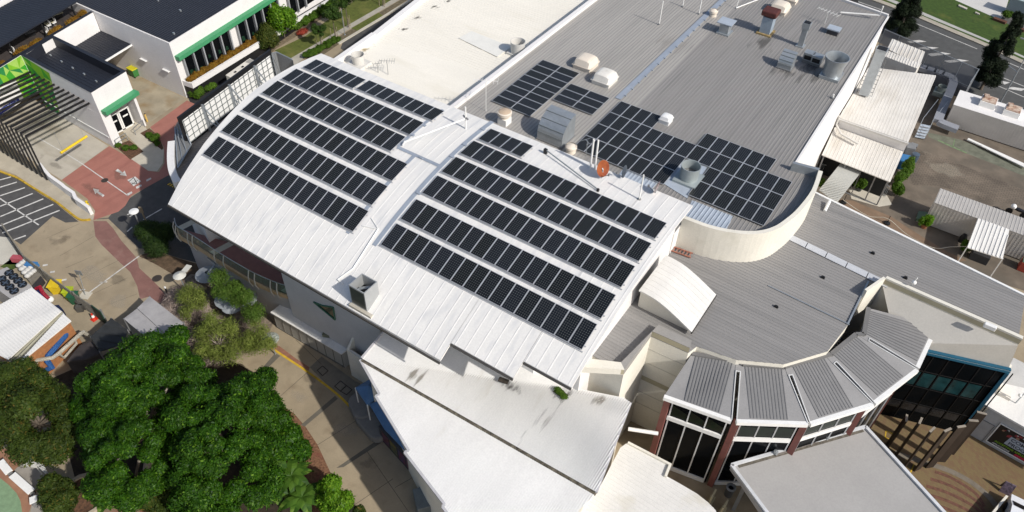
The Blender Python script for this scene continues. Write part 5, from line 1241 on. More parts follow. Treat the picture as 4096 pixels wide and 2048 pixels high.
mb = MB(); v = W(A(453, 1060), 0); mb.tube([(v.x, v.y, 0), (v.x - .1, v.y + .1, 1.1)], .12, 10); bo = solo("bollard", mb, MATS["safety_yellow"], "yellow bollard with black bands at the end of low white wall", "bollard", smooth=True)
mb = MB()
for z in (.12, .95): mb.tube([(v.x - .1 * z, v.y + .1 * z, z - .06), (v.x - .1 * z, v.y + .1 * z, z + .06)], .128, 10)
obj("black_band", mb, black_paint, bo, True)
for nm, p in (("yellow post at near corner of bin yard gate line", (742, 612)), ("yellow post at far corner of bin yard by office wall", (935, 487))):
    v = W(A(*p), 0); mb = MB(); mb.tube([(v.x, v.y, 0), (v.x, v.y, 1.0)], .1, 8); o_ = solo("guard_post", mb, mat("ochre_post", (.62, .42, .12), .6), nm, "post", smooth=True); mb = MB(); mb.lathe((v.x, v.y, 1.0), [(.1, 0), (.06, .06), (.01, .08)], 8); obj("cap", mb, black_paint, o_)
# wheelie bin
v = W(r1(845, 505), 0); wb = thing("wheelie_bin", "green four-wheeled bin with yellow lid in the bin yard", "bin", (v.x, v.y, 0)); mb = MB()
for sx in (-1, 1):
    pass
bx = [(-.55, -.42), (.55, -.42), (.55, .42), (-.55, .42)]
mb.poly([(v.x + x * .86, v.y + y * .86, .15) for x, y in bx][::-1])
for k in range(4):
    (xa, ya), (xb, yb2) = bx[k], bx[(k + 1) % 4]; mb.poly([(v.x + xa * .86, v.y + ya * .86, .15), (v.x + xb * .86, v.y + yb2 * .86, .15), (v.x + xb, v.y + yb2, 1.05), (v.x + xa, v.y + ya, 1.05)])
obj("body", mb, mat("bin_green", (.05, .20, .05), .5), wb); mb = MB(); mb.box((v.x, v.y, 1.1), (1.2, .95, .09)); obj("lid", mb, mat("bin_yellow", (.62, .55, .02), .5), wb, bevel=.03)
for x, y in bx: mb = MB(); mb.tube([(v.x + x * .75 - .03, v.y + y * .75, .09), (v.x + x * .75 + .03, v.y + y * .75, .09)], .09, 10); obj("wheel", mb, black_paint, wb, True)
# generator / air handling unit
g3 = zb3; zt_ = 2.4
q = [W(g3(*p), zt_) for p in ((675, 772), (925, 597), (1003, 640), (748, 805))]
mb = MB(); mb.prism(q, .2, zt_); gn = solo("generator_housing", mb, mat("cream_housing", (.68, .63, .55), .5, .05), "long cream generator housing below the office planter", "generator", bevel=.04)
c_ = sum(q, Vector()) / 4; mb = MB(); al = math.atan2((q[1] - q[0]).y, (q[1] - q[0]).x)
for t in (.25, .55): p = q[0] + (q[1] - q[0]) * t + (q[3] - q[0]) * .5; mb.box((p.x, p.y, zt_ + .03), (.3, .22, .07), al)
obj("vent_cap", mb, black_paint, gn)
p = q[0] + (q[1] - q[0]) * .88 + (q[3] - q[0]) * .5; mb = MB(); mb.box((p.x, p.y, zt_ + .012), (.8, .8, .03), al); obj("grille", mb, mat("grille_grey", (.35, .33, .3), .7), gn)
# ------------------------------------------------------------------ things on the roofs
def cyl_fan(name, c, r, h, m, label, cat="roof fan", base=1.0, flare=1.0, baseh=.3, group=None, hub=True):
    t = thing(name, label, cat, c, group); mb = MB()
    mb.lathe((c[0], c[1], c[2] + baseh), [(r * .92, 0), (r * .92, h * .55), (r * flare, h), (r * flare * .93, h), (r * .85, h * .5), (r * .85, h * .35)], 24); obj("shell", mb, m, t, True)
    mb = MB(); mb.prism([(c[0] - base, c[1] - base), (c[0] + base, c[1] - base), (c[0] + base, c[1] + base), (c[0] - base, c[1] + base)], c[2], c[2] + baseh); obj("base", mb, m, t)
    mb = MB(); mb.lathe((c[0], c[1], c[2] + baseh + h * .35), [(r * .86, 0), (r * .3, .02), (.01, .06)], 20); obj("damper", mb, mat("damper_grey", (.22, .22, .21), .6, .2, 3) if hub else black_paint, t)
    return t
def dome_vent(c, s, label, m, group=None, h=.75):
    t = thing("dome_vent", label, "roof vent", c, group); mb = MB(); mb.box((c[0], c[1], c[2] + .2), (s * 1.05, s * 1.05, .4)); obj("curb", mb, m, t)
    mb = MB(); n = 8; k = s * .58
    def pt(i, j):
        u, v = -1 + 2 * i / n, -1 + 2 * j / n; f = (1 - abs(u) ** 3.2) * (1 - abs(v) ** 3.2); return (c[0] + u * k, c[1] + v * k, c[2] + .36 + h * (max(0, f) ** .33))
    for i in range(n):
        for j in range(n): mb.poly([pt(i, j), pt(i + 1, j), pt(i + 1, j + 1), pt(i, j + 1)])
    mb.box((c[0], c[1], c[2] + .4), (s * 1.16, s * 1.16, .08)); obj("dome", mb, m, t, True); return t
def R(p): v = W(p, ZG); return (v.x, v.y, ZG)
fib = mat("cream_fibreglass", (.70, .62, .52), .5, .05, 1.5); fibw = dull(mat("white_fibreglass", (.72, .69, .63), .5, .05, 1.5), "d", (.45, .4, .32), .6, .85, 2)
dome_vent(R(C(370, 335)), 1.65, "left of two dome roof vents, smooth cream cover, behind the left solar array", fib, "pair of square dome vents")
dome_vent(R(C(465, 412)), 1.65, "right of two dome roof vents, worn white cover with dark scribble", fibw, "pair of square dome vents")
dome_vent(R(D(55, 58)), 1.6, "cream dome vent near far end of grey roof beside red capped vent", fib, None, .7)
dome_vent(R(D(118, 12)), 1.0, "small cream dome vent at the top edge of the photo", fib, None, .5)
dome_vent(R(C(772, 615)), .85, "small white box vent behind the right solar array", mat("white_plastic", (.76, .75, .73), .4, .03), None, .4)
c = R(C(1250 - 1024 + 1024 - 1024, 600)); c = W(B(1250, 620), ZG); c = (c.x, c.y, ZG)
t = thing("mushroom_fan", "cream mushroom roof fan on white square base by the vault edge", "roof fan", c); mb = MB(); mb.box((c[0], c[1], ZG + .3), (.85, .85, .6)); obj("base", mb, white_paint, t)
mb = MB(); mb.lathe((c[0], c[1], ZG + .6), [(.4, 0), (.42, .25), (.6, .3), (.62, .55), (.52, .6)], 22); obj("shell", mb, fib, t, True); mb = MB(); mb.lathe((c[0], c[1], ZG + 1.05), [(.54, .05), (.5, .14), (.3, .22), (.01, .25)], 22); obj("cap", mb, mat("tan_cap", (.55, .42, .30), .5, .1), t, True)
def small_mush(c, label, s=.38):
    t = thing("roof_cowl", label, "roof vent", c); mb = MB(); mb.lathe(c, [(s, 0), (s * .9, .35), (s * 1.15, .4), (s * 1.15, .6), (s, .66)], 16); obj("shell", mb, fib, t, True); mb = MB(); mb.lathe((c[0], c[1], c[2] + .6), [(s, 0), (s * .5, .12), (.01, .15)], 16); obj("cap", mb, fib, t, True)
small_mush(R(C(1010, 80)), "small cream cowl beside the blue ridge gutter"); small_mush(R(C(295, 765)), "small white cowl at vault edge beside the barrel hood", .42)
def hood(c, w, dpt, h, label, flip=1, rz=0.0):
    t = thing("barrel_hood", label, "roof hood", c); mb = MB(); prof = [(0, .1), (0, h * .35)]
    for k in range(1, 9): a = math.pi / 2 * k / 8; prof.append((dpt * .95 * (1 - math.cos(a)), h * .35 + h * .65 * math.sin(a)))
    x0, x1 = c[0] - w / 2, c[0] + w / 2
    for (ya, za), (yb, zb_) in zip(prof[:-1], prof[1:]): mb.poly([(x0, c[1] + ya, c[2] + za), (x1, c[1] + ya, c[2] + za), (x1, c[1] + yb, c[2] + zb_), (x0, c[1] + yb, c[2] + zb_)])
    for x in (x0, x1): mb.poly([(x, c[1] + y, c[2] + z) for y, z in prof] + [(x, c[1] + dpt * .95, c[2] + .1)])
    obj("shell", mb, galv, t); mb = MB()
    for k in (1, 3, 5, 7): y, z = prof[k]; mb.bar((x0 - .01, c[1] + y - .01, c[2] + z + .01), (x1 + .01, c[1] + y - .01, c[2] + z + .01), .05)
    obj("seam", mb, mat("dark_galv", (.2, .22, .22)), t); mb = MB(); mb.prism([(x0 - .05, c[1] - .08), (x1 + .05, c[1] - .08), (x1 + .05, c[1] + dpt), (x0 - .05, c[1] + dpt)], c[2], c[2] + .14); obj("base", mb, steel_grey, t)
    mb = MB(); mb.poly([(x0 + .06, c[1] + dpt * .96, c[2] + .2), (x1 - .06, c[1] + dpt * .96, c[2] + .2), (x1 - .06, c[1] + dpt * .96, c[2] + h * .95), (x0 + .06, c[1] + dpt * .96, c[2] + h * .95)]); obj("grille", mb, black_paint, t)
    if rz: t.rotation_euler = (0, 0, rz)
    return t
q0, q1 = W(C(132, 703), ZG), W(C(242, 745), ZG)
hood(((q0.x + q1.x) / 2, (q0.y + q1.y) / 2, ZG), 2.35, 2.1, 2.25, "large galvanised barrel hood beside the vault back edge")
v = R(D(75, 352)); hood((v[0], v[1], ZG), 1.3, 1.2, 1.5, "small galvanised barrel hood on the far grey roof")
cyl_fan("roof_fan", R(C(885, 905)), .78, 1.15, mat("pale_green_grey", (.36, .40, .40), .45, .05, metal=.3), "wide grey open roof fan between the two right solar arrays", base=.95, baseh=.25)
cyl_fan("roof_fan", R(D(315, 385)), .95, 1.75, galv, "big flared grey roof fan near the right edge of grey roof", base=.9, flare=1.15, baseh=.3)
v = W(B(518, 325), zw); cyl_fan("roof_fan", (v.x, v.y, zw), .62, .9, mat("fan_white", (.60, .58, .54), .5, .05), "white open roof fan on the smooth cream roof behind vault", base=.85, baseh=.2)
v = W(C(28, 268), zw); cyl_fan("roof_fan", (v.x, v.y, zw), .75, 1.1, MATS["fan_white"], "white open roof fan beside the boundary parapet of cream roof", base=.8, baseh=.2)
# capped vents
v = R(C(1068, 165)); t = thing("capped_vent", "grey square vent with flat overhanging cap on grey roof", "roof vent", v); mb = MB(); mb.box((v[0], v[1], ZG + .5), (.95, .95, 1.0)); mb.box((v[0], v[1], ZG + .08), (1.3, 1.3, .16)); obj("base", mb, galv, t); mb = MB(); mb.box((v[0], v[1], ZG + 1.2), (1.5, 1.4, .1)); obj("cap", mb, blue_galv, t)
v = R(D(-10, 140)); v = R(C(1275, 165)); t = thing("capped_vent", "tall blue-grey vent with red-brown cap and rusty base", "roof vent", v); mb = MB(); mb.box((v[0], v[1], ZG + .9), (1.05, 1.05, 1.8)); obj("base", mb, mat("blue_grey_paint", (.30, .36, .42), .5, .1), t); mb = MB(); mb.box((v[0], v[1], ZG + 2.2), (1.5, 1.4, .55)); obj("cap", mb, mat("oxide_red", (.10, .028, .022), .6, .2, 3), t, bevel=.1)
mb = MB(); mb.box((v[0], v[1], ZG + .08), (1.5, 1.5, .16)); obj("flange", mb, mat("rust_yellow", (.42, .30, .13), .8, .3, 4), t)
v = R(D(162, 232)); t = thing("flue", "slim square grey flue with black open top on grey roof", "flue", v); mb = MB(); mb.bar((v[0], v[1], ZG), (v[0], v[1], ZG + 2.3), .5); mb.box((v[0], v[1], ZG + .06), (.8, .8, .12)); obj("shaft", mb, galv, t); mb = MB(); mb.box((v[0], v[1], ZG + 2.2), (.7, .7, .6)); mb.cur = 1; mb.box((v[0], v[1], ZG + 2.51), (.58, .58, .03)); obj("head", mb, [galv, black_paint], t)
v = R(D(325, 168)); t = thing("skylight", "small grey flat skylight hatch on dark feet", "skylight", v); mb = MB(); mb.box((v[0], v[1], ZG + .55), (1.25, 1.0, .12)); obj("lid", mb, blue_galv, t); mb = MB(); mb.box((v[0], v[1], ZG + .25), (1.05, .85, .5)); obj("base", mb, mat("dark_sides", (.05, .05, .055)), t)
for k, p in enumerate(((198, 310), (238, 326))):
    v = R(D(*p)); t = thing("air_conditioner", "%s of two small grey rooftop air conditioners in dirty patch" % ["left", "right"][k], "air conditioner", v, "pair of rooftop air conditioners"); mb = MB(); mb.box((v[0], v[1], ZG + .65), (.95, .8, .75)); obj("case", mb, galv, t, bevel=.03); mb = MB(); mb.box((v[0], v[1] - .41, ZG + .6), (.7, .02, .4)); obj("grille", mb, black_paint, t); mb = MB(); mb.box((v[0], v[1], ZG + .14), (.9, .7, .28)); obj("stand", mb, steel_grey, t)
def mast(p, q, r, label, z=ZG, foot=True, name="mast", m=None):
    b = W(p, z); b0 = Wall((b.x, b.y), (b.x + 1, b.y + .45)).hit(q); h = max(.4, b0.z - z); t = thing(name, label, "mast", (b.x, b.y, z)); mb = MB(); mb.tube([(b.x, b.y, z), (b.x, b.y, z + h)], r, 8); obj("pole", mb, m or white_paint, t, True)
    mb = MB(); mb.lathe((b.x, b.y, z), [(r * 2.4, 0), (r * 2.2, .12), (r, .16)], 10); obj("foot", mb, steel_grey, t); return t
mast(C(740, 125), C(760, 5), .05, "white mast standing alone on the grey roof left of gutter"); mast(C(858, 35), C(864, -25), .05, "white mast at top edge, middle of three masts"); mast(C(940, 72), C(953, -8), .05, "white mast nearest the blue ridge gutter")
mast(D(324, 495), D(330, 475), .07, "short white stub pipe near right edge of grey roof")
mb = MB(); a = W(C(1128, 40), ZG + .1); b = W(C(1245, -5), ZG + .1); mb.tube([a, b], .06, 8); mb.tube([a, a + Vector((0, .3, 1.0))], .03, 6); solo("roof_pipe", mb, white_paint, "white pipe lying on far grey roof near top edge", "pipe", smooth=True)
mb = MB(); a = W(D(365, 62), ZG + .25); b = W(D(562, 77), ZG + .6); mb.tube([a, b, b + Vector((0, 0, 1.0))], .08, 8); solo("roof_pipe", mb, white_paint, "long bent white pipe crossing far right corner of grey roof", "pipe", smooth=True)
def yagi(p, z, h, label, L=1.6, rot=.3, m=None, n=7):
    m = m or galv; v = W(p, z); t = thing("antenna", label, "antenna", (v.x, v.y, z)); mb = MB(); mb.tube([(v.x, v.y, z), (v.x, v.y, z + h)], .025, 6); obj("mast", mb, m, t)
    mb = MB(); d = Vector((math.cos(rot), math.sin(rot), 0)); n_ = Vector((-d.y, d.x, 0)); c = Vector((v.x, v.y, z + h * .95)); mb.bar(c - d * L / 2, c + d * L / 2, .03); obj("boom", mb, m, t)
    mb = MB()
    for k in range(n): q = c + d * L * (k / (n - 1) - .5); s = .28 + .25 * (k / n); mb.bar(q - n_ * s, q + n_ * s, .022)
    obj("element", mb, m, t); return t
yagi(B(1157, 560), ZG, 3.2, "tall television antenna with two arrays by boundary parapet", 2.0, .5, white_paint); yagi(C(372, 785), ZG, 1.5, "thin antenna in front of solar array near rusty dish", .6, 2.6, galv, 2)
yagi(D(285, 120), ZG, 1.4, "flat pale yagi antenna on far right grey roof", 2.2, -.2, white_paint); yagi(B(665, 375), zw, 1.5, "thin television antenna on the smooth cream roof", 1.4, .6, steel_grey); yagi(B(615, 365), zw, 1.0, "second thinner antenna left on the smooth cream roof", .8, .9, steel_grey, 4)
# on the vault
def OV(p): v = onvault(p); return v
v = OV(C(394, 846)); t = thing("twin_flue", "pair of tall white flue pipes beside the rusty dish", "flue", v); mb = MB()
for d in (0, .32):
    mb = MB(); mb.tube([(v.x + d, v.y + d * .3, v.z - .1), (v.x + d, v.y + d * .3, v.z + 2.6)], .07, 10); obj("pipe", mb, white_paint, t, True)
mb = MB(); mb.bar((v.x, v.y, v.z + .8), (v.x + .32, v.y + .1, v.z + .8), .05); obj("bracket", mb, steel_grey, t)
def dish(p, c_px, r, nrm, m, label, lift):
    b = OV(p); t = thing("satellite_dish", label, "satellite dish", b); c = b + Vector((0, 0, lift)); n = Vector(nrm).normalized(); u = n.cross(Vector((0, 0, 1))).normalized(); w = u.cross(n); mb = MB(); N = 24; rings = [(.0, -.16), (.35, -.13), (.7, -.07), (1.0, 0)]
    pts = [[c + (u * math.cos(2 * math.pi * j / N) * .86 + w * math.sin(2 * math.pi * j / N)) * r * rr_ + n * dd * r for j in range(N)] for rr_, dd in rings]
    for k in range(3):
        for j in range(N): j2 = (j + 1) % N; mb.poly([pts[k][j], pts[k][j2], pts[k + 1][j2], pts[k + 1][j]])
    obj("reflector", mb, m, t, True); mb = MB(); mb.tube([b, (b.x, b.y, c.z - .1), c - n * .16 * r], .05, 8); obj("mount", mb, galv, t)
    mb = MB(); f_ = c + n * r * .95 - w * r * .5; mb.tube([c - w * r * .95, f_], .025, 6); mb.box(f_, (.12, .12, .16)); obj("feed_arm", mb, steel_grey, t); return t
rustd = mat("rusty_dish", (.32, .10, .032), .7, .2, 1.6, col2=(.17, .032, .016), spec=.2)
dish(C(452, 895), None, .64, (.88, -.40, .34), rustd, "rusty orange satellite dish beside the white flue pipes", .85)
dish(C(560, 893), None, .5, (-.75, -.55, .25), mat("dish_grey", (.30, .33, .35), .5, .05), "grey satellite dish in the middle of three on the vault edge", .55)
dish(C(722, 970), None, .55, (-.95, -.15, .25), mat("dish_mauve", (.34, .25, .25), .6, .1), "mauve satellite dish nearest the vault corner", .55)
v = OV(C(640, 1003)); t = thing("mast", "short white mast between grey and mauve dishes on vault", "mast", v); mb = MB(); mb.tube([v, v + Vector((0, 0, 2.2))], .055, 8); obj("pole", mb, white_paint, t, True); mb = MB(); mb.lathe(v - Vector((0, 0, .02)), [(.15, 0), (.12, .1), (.06, .14)], 10); obj("foot", mb, steel_grey, t)
v = OV(B(1056, 648)); t = thing("mast", "white mast with slanting brace on the middle platform of vault", "mast", v); mb = MB(); mb.tube([v, v + Vector((0, 0, 2.0))], .06, 8); obj("pole", mb, white_paint, t, True); mb = MB(); a = OV(B(738, 735)); mb.tube([a + Vector((0, 0, .1)), a + Vector((.1, .1, .35)), v + Vector((0, 0, .95))], .075, 8); obj("brace", mb, white_paint, t, True); mb = MB(); mb.bar(v + Vector((.3, -.1, 1.05)), v + Vector((-.3, .1, 1.05)), .1); obj("clamp", mb, steel_grey, t)
mb = MB(); a, b = OV(C(168, 772)), OV(C(432, 962)); mb.tube([a + Vector((0, 0, .35)), b + Vector((0, 0, .15))], .05, 8); t = solo("stay_bar", mb, galv, "long steel bar lying across the white vault near the dishes", "bar", smooth=True); mb = MB(); mb.box(a + Vector((0, 0, .2)), (.25, .2, .42)); mb.box(b + Vector((0, 0, .1)), (.16, .16, .22)); obj("bracket", mb, black_paint, t)
def conduit(pts, r, label, off=.05, m=None):
    P = []
    for p, q in zip(pts[:-1], pts[1:]):
        for k in range(6): P.append(OV((p[0] + (q[0] - p[0]) * k / 6, p[1] + (q[1] - p[1]) * k / 6)) + Vector((0, 0, off)))
    P.append(OV(pts[-1]) + Vector((0, 0, off))); mb = MB(); mb.tube(P, r, 6); return solo("conduit", mb, m or white_paint, label, "conduit", smooth=True)
conduit([B(535, 1138), B(614, 1155), B(530, 1288), F(488, 65), F(410, 122), F(438, 142)], .045, "white conduit running down the vault between the panel fields", .06)
conduit([B(580, 1100), B(614, 1153)], .03, "short conduit stub at the foot of left panel field", .05)
# open steel box
zz = 10.9; t = thing("open_vent_box", "open-topped steel vent box with fan inside at the vault eave", "vent box", (-26.6, 23.5, 11.0)); x0, x1, y0, y1 = -27.25, -25.9, 22.85, 24.15; zt_ = 12.85
mb = MB(); th = .07
for a, b, c, d in ((x0, x1, y0, y0 + th), (x0, x1, y1 - th, y1), (x0, x0 + th, y0 + th, y1 - th), (x1 - th, x1, y0 + th, y1 - th)): mb.prism([(a, c), (b, c), (b, d), (a, d)], zz, zt_)
obj("case", mb, dull(mat("vent_box_steel", (.36, .37, .37), .4, .06, 1.5, metal=.2), "d", (.34, .35, .35), .5, .8, 1.5), t); mb = MB(); mb.poly([(x0 + th, y0 - .012, zz + .3), (x1 - th, y0 - .012, zz + .3), (x1 - th, y0 - .012, zt_ - .12), (x0 + th, y0 - .012, zt_ - .12)]); obj("front_panel", mb, mat("green_black_panel", (.05, .06, .055), .35, .2, 2), t)
mb = MB(); mb.prism([(x0 + th, y0 + th), (x1 - th, y0 + th), (x1 - th, y1 - th), (x0 + th, y1 - th)], zz + .9, zz + .95); obj("liner", mb, black_paint, t); mb = MB()
for k in range(3): mb.bar((x0 + .25, y0 + .4 + k * .12, zz + 1.25), (x1 - .4, y0 + .85 + k * .1, zz + 1.45), .06, .1)
obj("fan_blade", mb, galv, t)
mb = MB(); mb.prism([(x0 - .1, 22.62), (x1 + .5, 22.62), (x1 + .5, 22.86), (x0 - .1, 22.86)], zz - .08, zz + .16); obj("tray", mb, mat("tray_beige", (.5, .46, .38), .7), t)
# lower roof bits
def L(p, z=ZL): v = W(p, z); return v
mb = MB(); a, b = L(D(285, 1062), ZL + .12), L(D(310, 1012), ZL + .35); mb.tube([a, b], .12, 8); solo("vent_pipe", mb, white_paint, "short white pipe lying on lower grey roof by the gutter", "pipe", smooth=True)
for k, p in enumerate((H(275, 110), H(690, 112), H(40, 258), D(526, 1276))):
    v = L(p); mb = MB(); mb.box((v.x, v.y, ZL + .1), (.2, .14, .14)); mb.box((v.x, v.y, ZL + .03), (.3, .22, .05)); solo("roof_anchor", mb, black_paint, ["small black roof anchor left of the ridge strip", "small black roof anchor near the white camera post", "small black roof anchor left of the long seam line", "small black roof anchor on upper side near the yard"][k], "roof anchor", "small black anchors on lower grey roof")
v = L(H(700, 185), ZL); t = thing("camera_post", "thin post with white security camera above cream wing wall", "camera post", v); mb = MB(); mb.tube([v, v + Vector((0, 0, 1.3))], .035, 6); obj("post", mb, galv, t); mb = MB(); mb.sphere(v + Vector((.05, -.05, 1.15)), .17); mb.tube([v + Vector((.05, 0, 1.2)), v + Vector((.1, 0, 1.6))], .04, 6); obj("camera", mb, white_paint, t, True)
v = L(H(1105, 372), ZL + .6); mb = MB(); mb.box((v.x, v.y, ZL + .95), (.75, .3, .35)); solo("junction_box", mb, white_paint, "white box sitting on the cream coping of right wing", "box", bevel=.04)
mb = MB(); a, b = L(H(400, 345), ZL + .05), L(H(505, 128), ZL + .05); mb.bar(a, b, .12, .1); solo("roof_seam_bar", mb, galv, "straight steel edge bar at right end of lower grey roof", "bar")
mb = MB(); a, b = L(H(0, 148), ZL + .06), L(H(410, 345), ZL + .06); mb.bar(a, b, .07, .05); solo("safety_cable", mb, galv, "thin pale cable line across the lower grey roof", "cable")
lt = thing("rusty_ladder", "faded red ladder lying on grey alcove roof below the cream parapet", "ladder", (-10.5, 39.5, ZL)); a, b = L(C(775, 1240), ZL + .15), L(C(905, 1285), ZL + .15); d = (b - a); n = Vector((-d.y, d.x, 0)).normalized() * .24; lm = mat("faded_red", (.38, .15, .10), .7, .2, 4)
for s in (-1, 1): mb = MB(); mb.bar(a + n * s, b + n * s, .07); obj("rail", mb, lm, lt)
for k in range(8): mb = MB(); p = a + d * ((k + .5) / 8); mb.bar(p + n, p - n, .05); obj("rung", mb, lm, lt)
# ------------------------------------------------------------------ right: annex, containers, yard
ann = thing("white_annex", "white ribbed annex roofs stepping down beside the main hall wall", "building", (-4, 78, 0)); ZX = 6.0
p1 = [(-7.75, 72.3), (-.93, 72.2), (-1.48, 86.6), (-8.0, 84.0)]; mb = MB(); mb.prism([(x * .98, y) for x, y in p1], 0, ZX - .1); obj("wall", mb, white_wall, ann)
ribw = dull(mat("annex_white_roof", (.66, .63, .58), .55, .06, .5, spec=.25), "d", (.50, .46, .40), .52, .78, .45, 1.6, .3); mb = MB(); mb.prism(p1, ZX - .1, ZX); ribs(mb, p1, lambda x, y: ZX, math.radians(93), .3, .04, .014); obj("upper_roof", mb, ribw, ann)
p2 = [(-7.64, 69.1), (-.79, 68.9), (-.93, 72.1), (-7.75, 72.25)]; zf2 = lambda x, y: 3.35 + (y - 69) / 3.2 * 1.6
mb = MB(); mb.slab([(x, y, zf2(x, y)) for x, y in p2], .08); ribs(mb, p2, zf2, math.radians(93), .33, .045, .022); obj("lower_roof", mb, ribw, ann)
mb = MB(); mb.bar((-7.8, 72.15, ZX - .1), (-.85, 72.05, ZX - .1), .16, .2); a, b = W(D(362, 560), ZX), (-7.7, 72.0, 4.7); mb.tube([(-7.7, 72.1, ZX + .35), (-7.7, 72.1, 5.3), (-6.9, 71.3, 5.0), (-5.0, 71.0, 4.75)], .11, 8); obj("gutter_pipe", mb, MATS["fan_white"], ann)
p3 = [W(D(*p), 4.2) for p in ((600, 245), (625, 195), (790, 260), (765, 330))]; mb = MB(); mb.prism(p3, 4.1, 4.2); ribs(mb, p3, lambda x, y: 4.2, math.radians(93), .42, .07, .04); obj("side_roof", mb, ribw, ann)
p4 = [W(D(*p), 5.2) for p in ((545, 232), (770, 320), (750, 345), (545, 268))]; mb = MB(); mb.prism(p4, 0, 5.2); ribs(mb, p4, lambda x, y: 5.2, math.radians(93), .3, .05, .04); obj("back_roof", mb, ribw, ann)
mb = MB(); mb.prism([(-7.6, 69.3), (-1.0, 69.1), (-1.0, 69.25), (-7.6, 69.45)], 0, .06); 
for x in (-7.4, -5.2, -2.2, -1.0): mb.bar((x, 69.2, 0), (x, 69.2, 3.3), .12)
obj("post", mb, steel_grey, ann)
mb = MB(); mb.prism([(-7.6, 70.9), (-1.1, 70.7), (-1.1, 72.0), (-7.6, 72.0)], 0, 3.4); obj("dark_store_front", mb, dark_void, ann)
def railing(name, a, b, h, label, n, m, cat="fence"):
    t = thing(name, label, cat, (a + b) / 2); mb = MB(); mb.bar(a + Vector((0, 0, h)), b + Vector((0, 0, h)), .06); mb.bar(a + Vector((0, 0, .12)), b + Vector((0, 0, .12)), .06); obj("rail", mb, m, t); mb = MB()
    for k in range(n + 1): p = a + (b - a) * (k / n); mb.bar(p, p + Vector((0, 0, h)), .03)
    obj("picket", mb, m, t)["kind"] = "stuff"; return t
railing("steel_fence", W(D(250, 870), 0), W(D(335, 890), 0), 1.2, "grey picket fence left of the walkway roof under annex", 14, galv); railing("steel_fence", W(D(470, 905), 0), W(D(588, 990), 0), 1.3, "grey picket gate right of the walkway roof by potted shrub", 20, galv)
wk = thing("walkway_roof", "narrow pale ribbed walkway roof slanting from annex to lower wing", "walkway roof", (-5, 66, 0)); q = [Vector((-5.55, 70.0, 2.75)), Vector((-3.62, 69.6, 2.75)), Vector((-4.16, 63.4, 2.65)), Vector((-6.2, 64.4, 2.65))]; q = [W(D(370, 815), 2.8), W(D(468, 865), 2.8), W(D(345, 1022), 2.6), W(D(258, 955), 2.6)]
mb = MB(); mb.slab(q, .06); ribs(mb, q, lambda x, y: 2.7, math.radians(18), .26, .05, .05); obj("roof", mb, mat("pale_grey_green_roof", (.42, .42, .39), .5, .06, .6), wk)
for p in q: mb = MB(); mb.bar((p.x, p.y, 0), p - Vector((0, 0, .05)), .07); obj("post", mb, steel_grey, wk)
dk_ = thing("roof_duct", "long grey exhaust duct in a ladder frame on annex roof", "duct", (-6, 76, ZX)); a, b = W(D(484, 470), ZX + .6), W(D(500, 285), ZX + 2.4)
a = Vector((-5.9, 74.6, ZX + .5)); tp = W(D(522, 285), ZX + 3.0); b0 = W(D(482, 478), ZX); b0 = Vector((b0.x, b0.y, ZX)); mb = MB(); mb.bar(b0 + Vector((0, 0, .1)), b0 + Vector((-.1, .9, 4.7)), 1.05, .95); obj("shaft", mb, galv, dk_)
mb = MB(); mb.box(b0 + Vector((-.1, .95, 4.85)), (1.1, 1.0, .2)); mb.cur = 1; mb.box(b0 + Vector((-.1, .95, 4.96)), (.92, .82, .03)); obj("open_top", mb, [galv, black_paint], dk_); mb = MB()
for s in (-.75, .75):
    mb.bar(b0 + Vector((s, .2, 0)), b0 + Vector((s - .1, 1.0, 4.2)), .05)
for k in range(9): z = .4 + k * .45; mb.bar(b0 + Vector((-.75, .2 + z * .19, z)), b0 + Vector((.75, .2 + z * .19, z)), .04)
obj("ladder_frame", mb, steel_grey, dk_)
def container(name, x0, x1, y0, y1, h, label, m, mr):
    t = thing(name, label, "container", ((x0 + x1) / 2, (y0 + y1) / 2, 0)); mb = MB(); mb.prism([(x0, y0), (x1, y0), (x1, y1), (x0, y1)], .1, h - .02)
    n = int((x1 - x0) / .3)
    for k in range(n): x = x0 + .15 + k * .3; mb.box((x, y0 - .012, h / 2), (.15, .03, h - .3))
    obj("wall", mb, m, t); mb = MB(); rp = [(x0 - .04, y0 - .04), (x1, y0 - .04), (x1, y1 + .04), (x0 - .04, y1 + .04)]; mb.prism(rp, h - .02, h + .04); 
    if mr[1]: ribs(mb, rp, lambda x, y: h + .04, math.pi / 2, .3, .05, .022)
    obj("roof", mb, mr[0], t); return t
greyclad = dull(mat("grey_cladding", (.52, .49, .45), .6, .06, .6), "d", (.42, .395, .36), .5, .8, .8)
c1_ = container("white_roofed_shed", 1.45, 14, 87.9, 91.4, 2.7, "long grey ribbed shed with flat white roof beside the street", greyclad, (white_wall, False))
for k, (p, w_) in enumerate((((1075, 545), 1.6), ((1195, 590), 1.6))):
    v = W(D(p[0] + 25, p[1] - 15), 2.65); t = thing("rusty_roof_unit", "%s rust-topped white roof unit on the long shed" % ["left", "right"][k], "roof unit", v, "rusty units on the shed roof"); mb = MB(); mb.box((v.x, v.y, 3.0), (w_, 1.6, .75)); obj("case", mb, white_paint, t); mb = MB(); mb.box((v.x, v.y, 3.42), (w_ * .9, 1.4, .12)); mb.box((v.x - .4, v.y + .2, 3.58), (.5, .6, .25), .3); obj("rusty_top", mb, mat("rust_patches", (.62, .52, .42), .8, .3, 2.5, col2=(.20, .07, .03)), t)
mb = MB(); v = W(D(965, 640), 0); mb.box((v.x, v.y, .6), (1.0, .8, 1.2), .1); solo("fan_coil_box", mb, mat("slate_box", (.20, .215, .225), .5, .08), "slate grey box at the corner of the long shed", "box", bevel=.03)
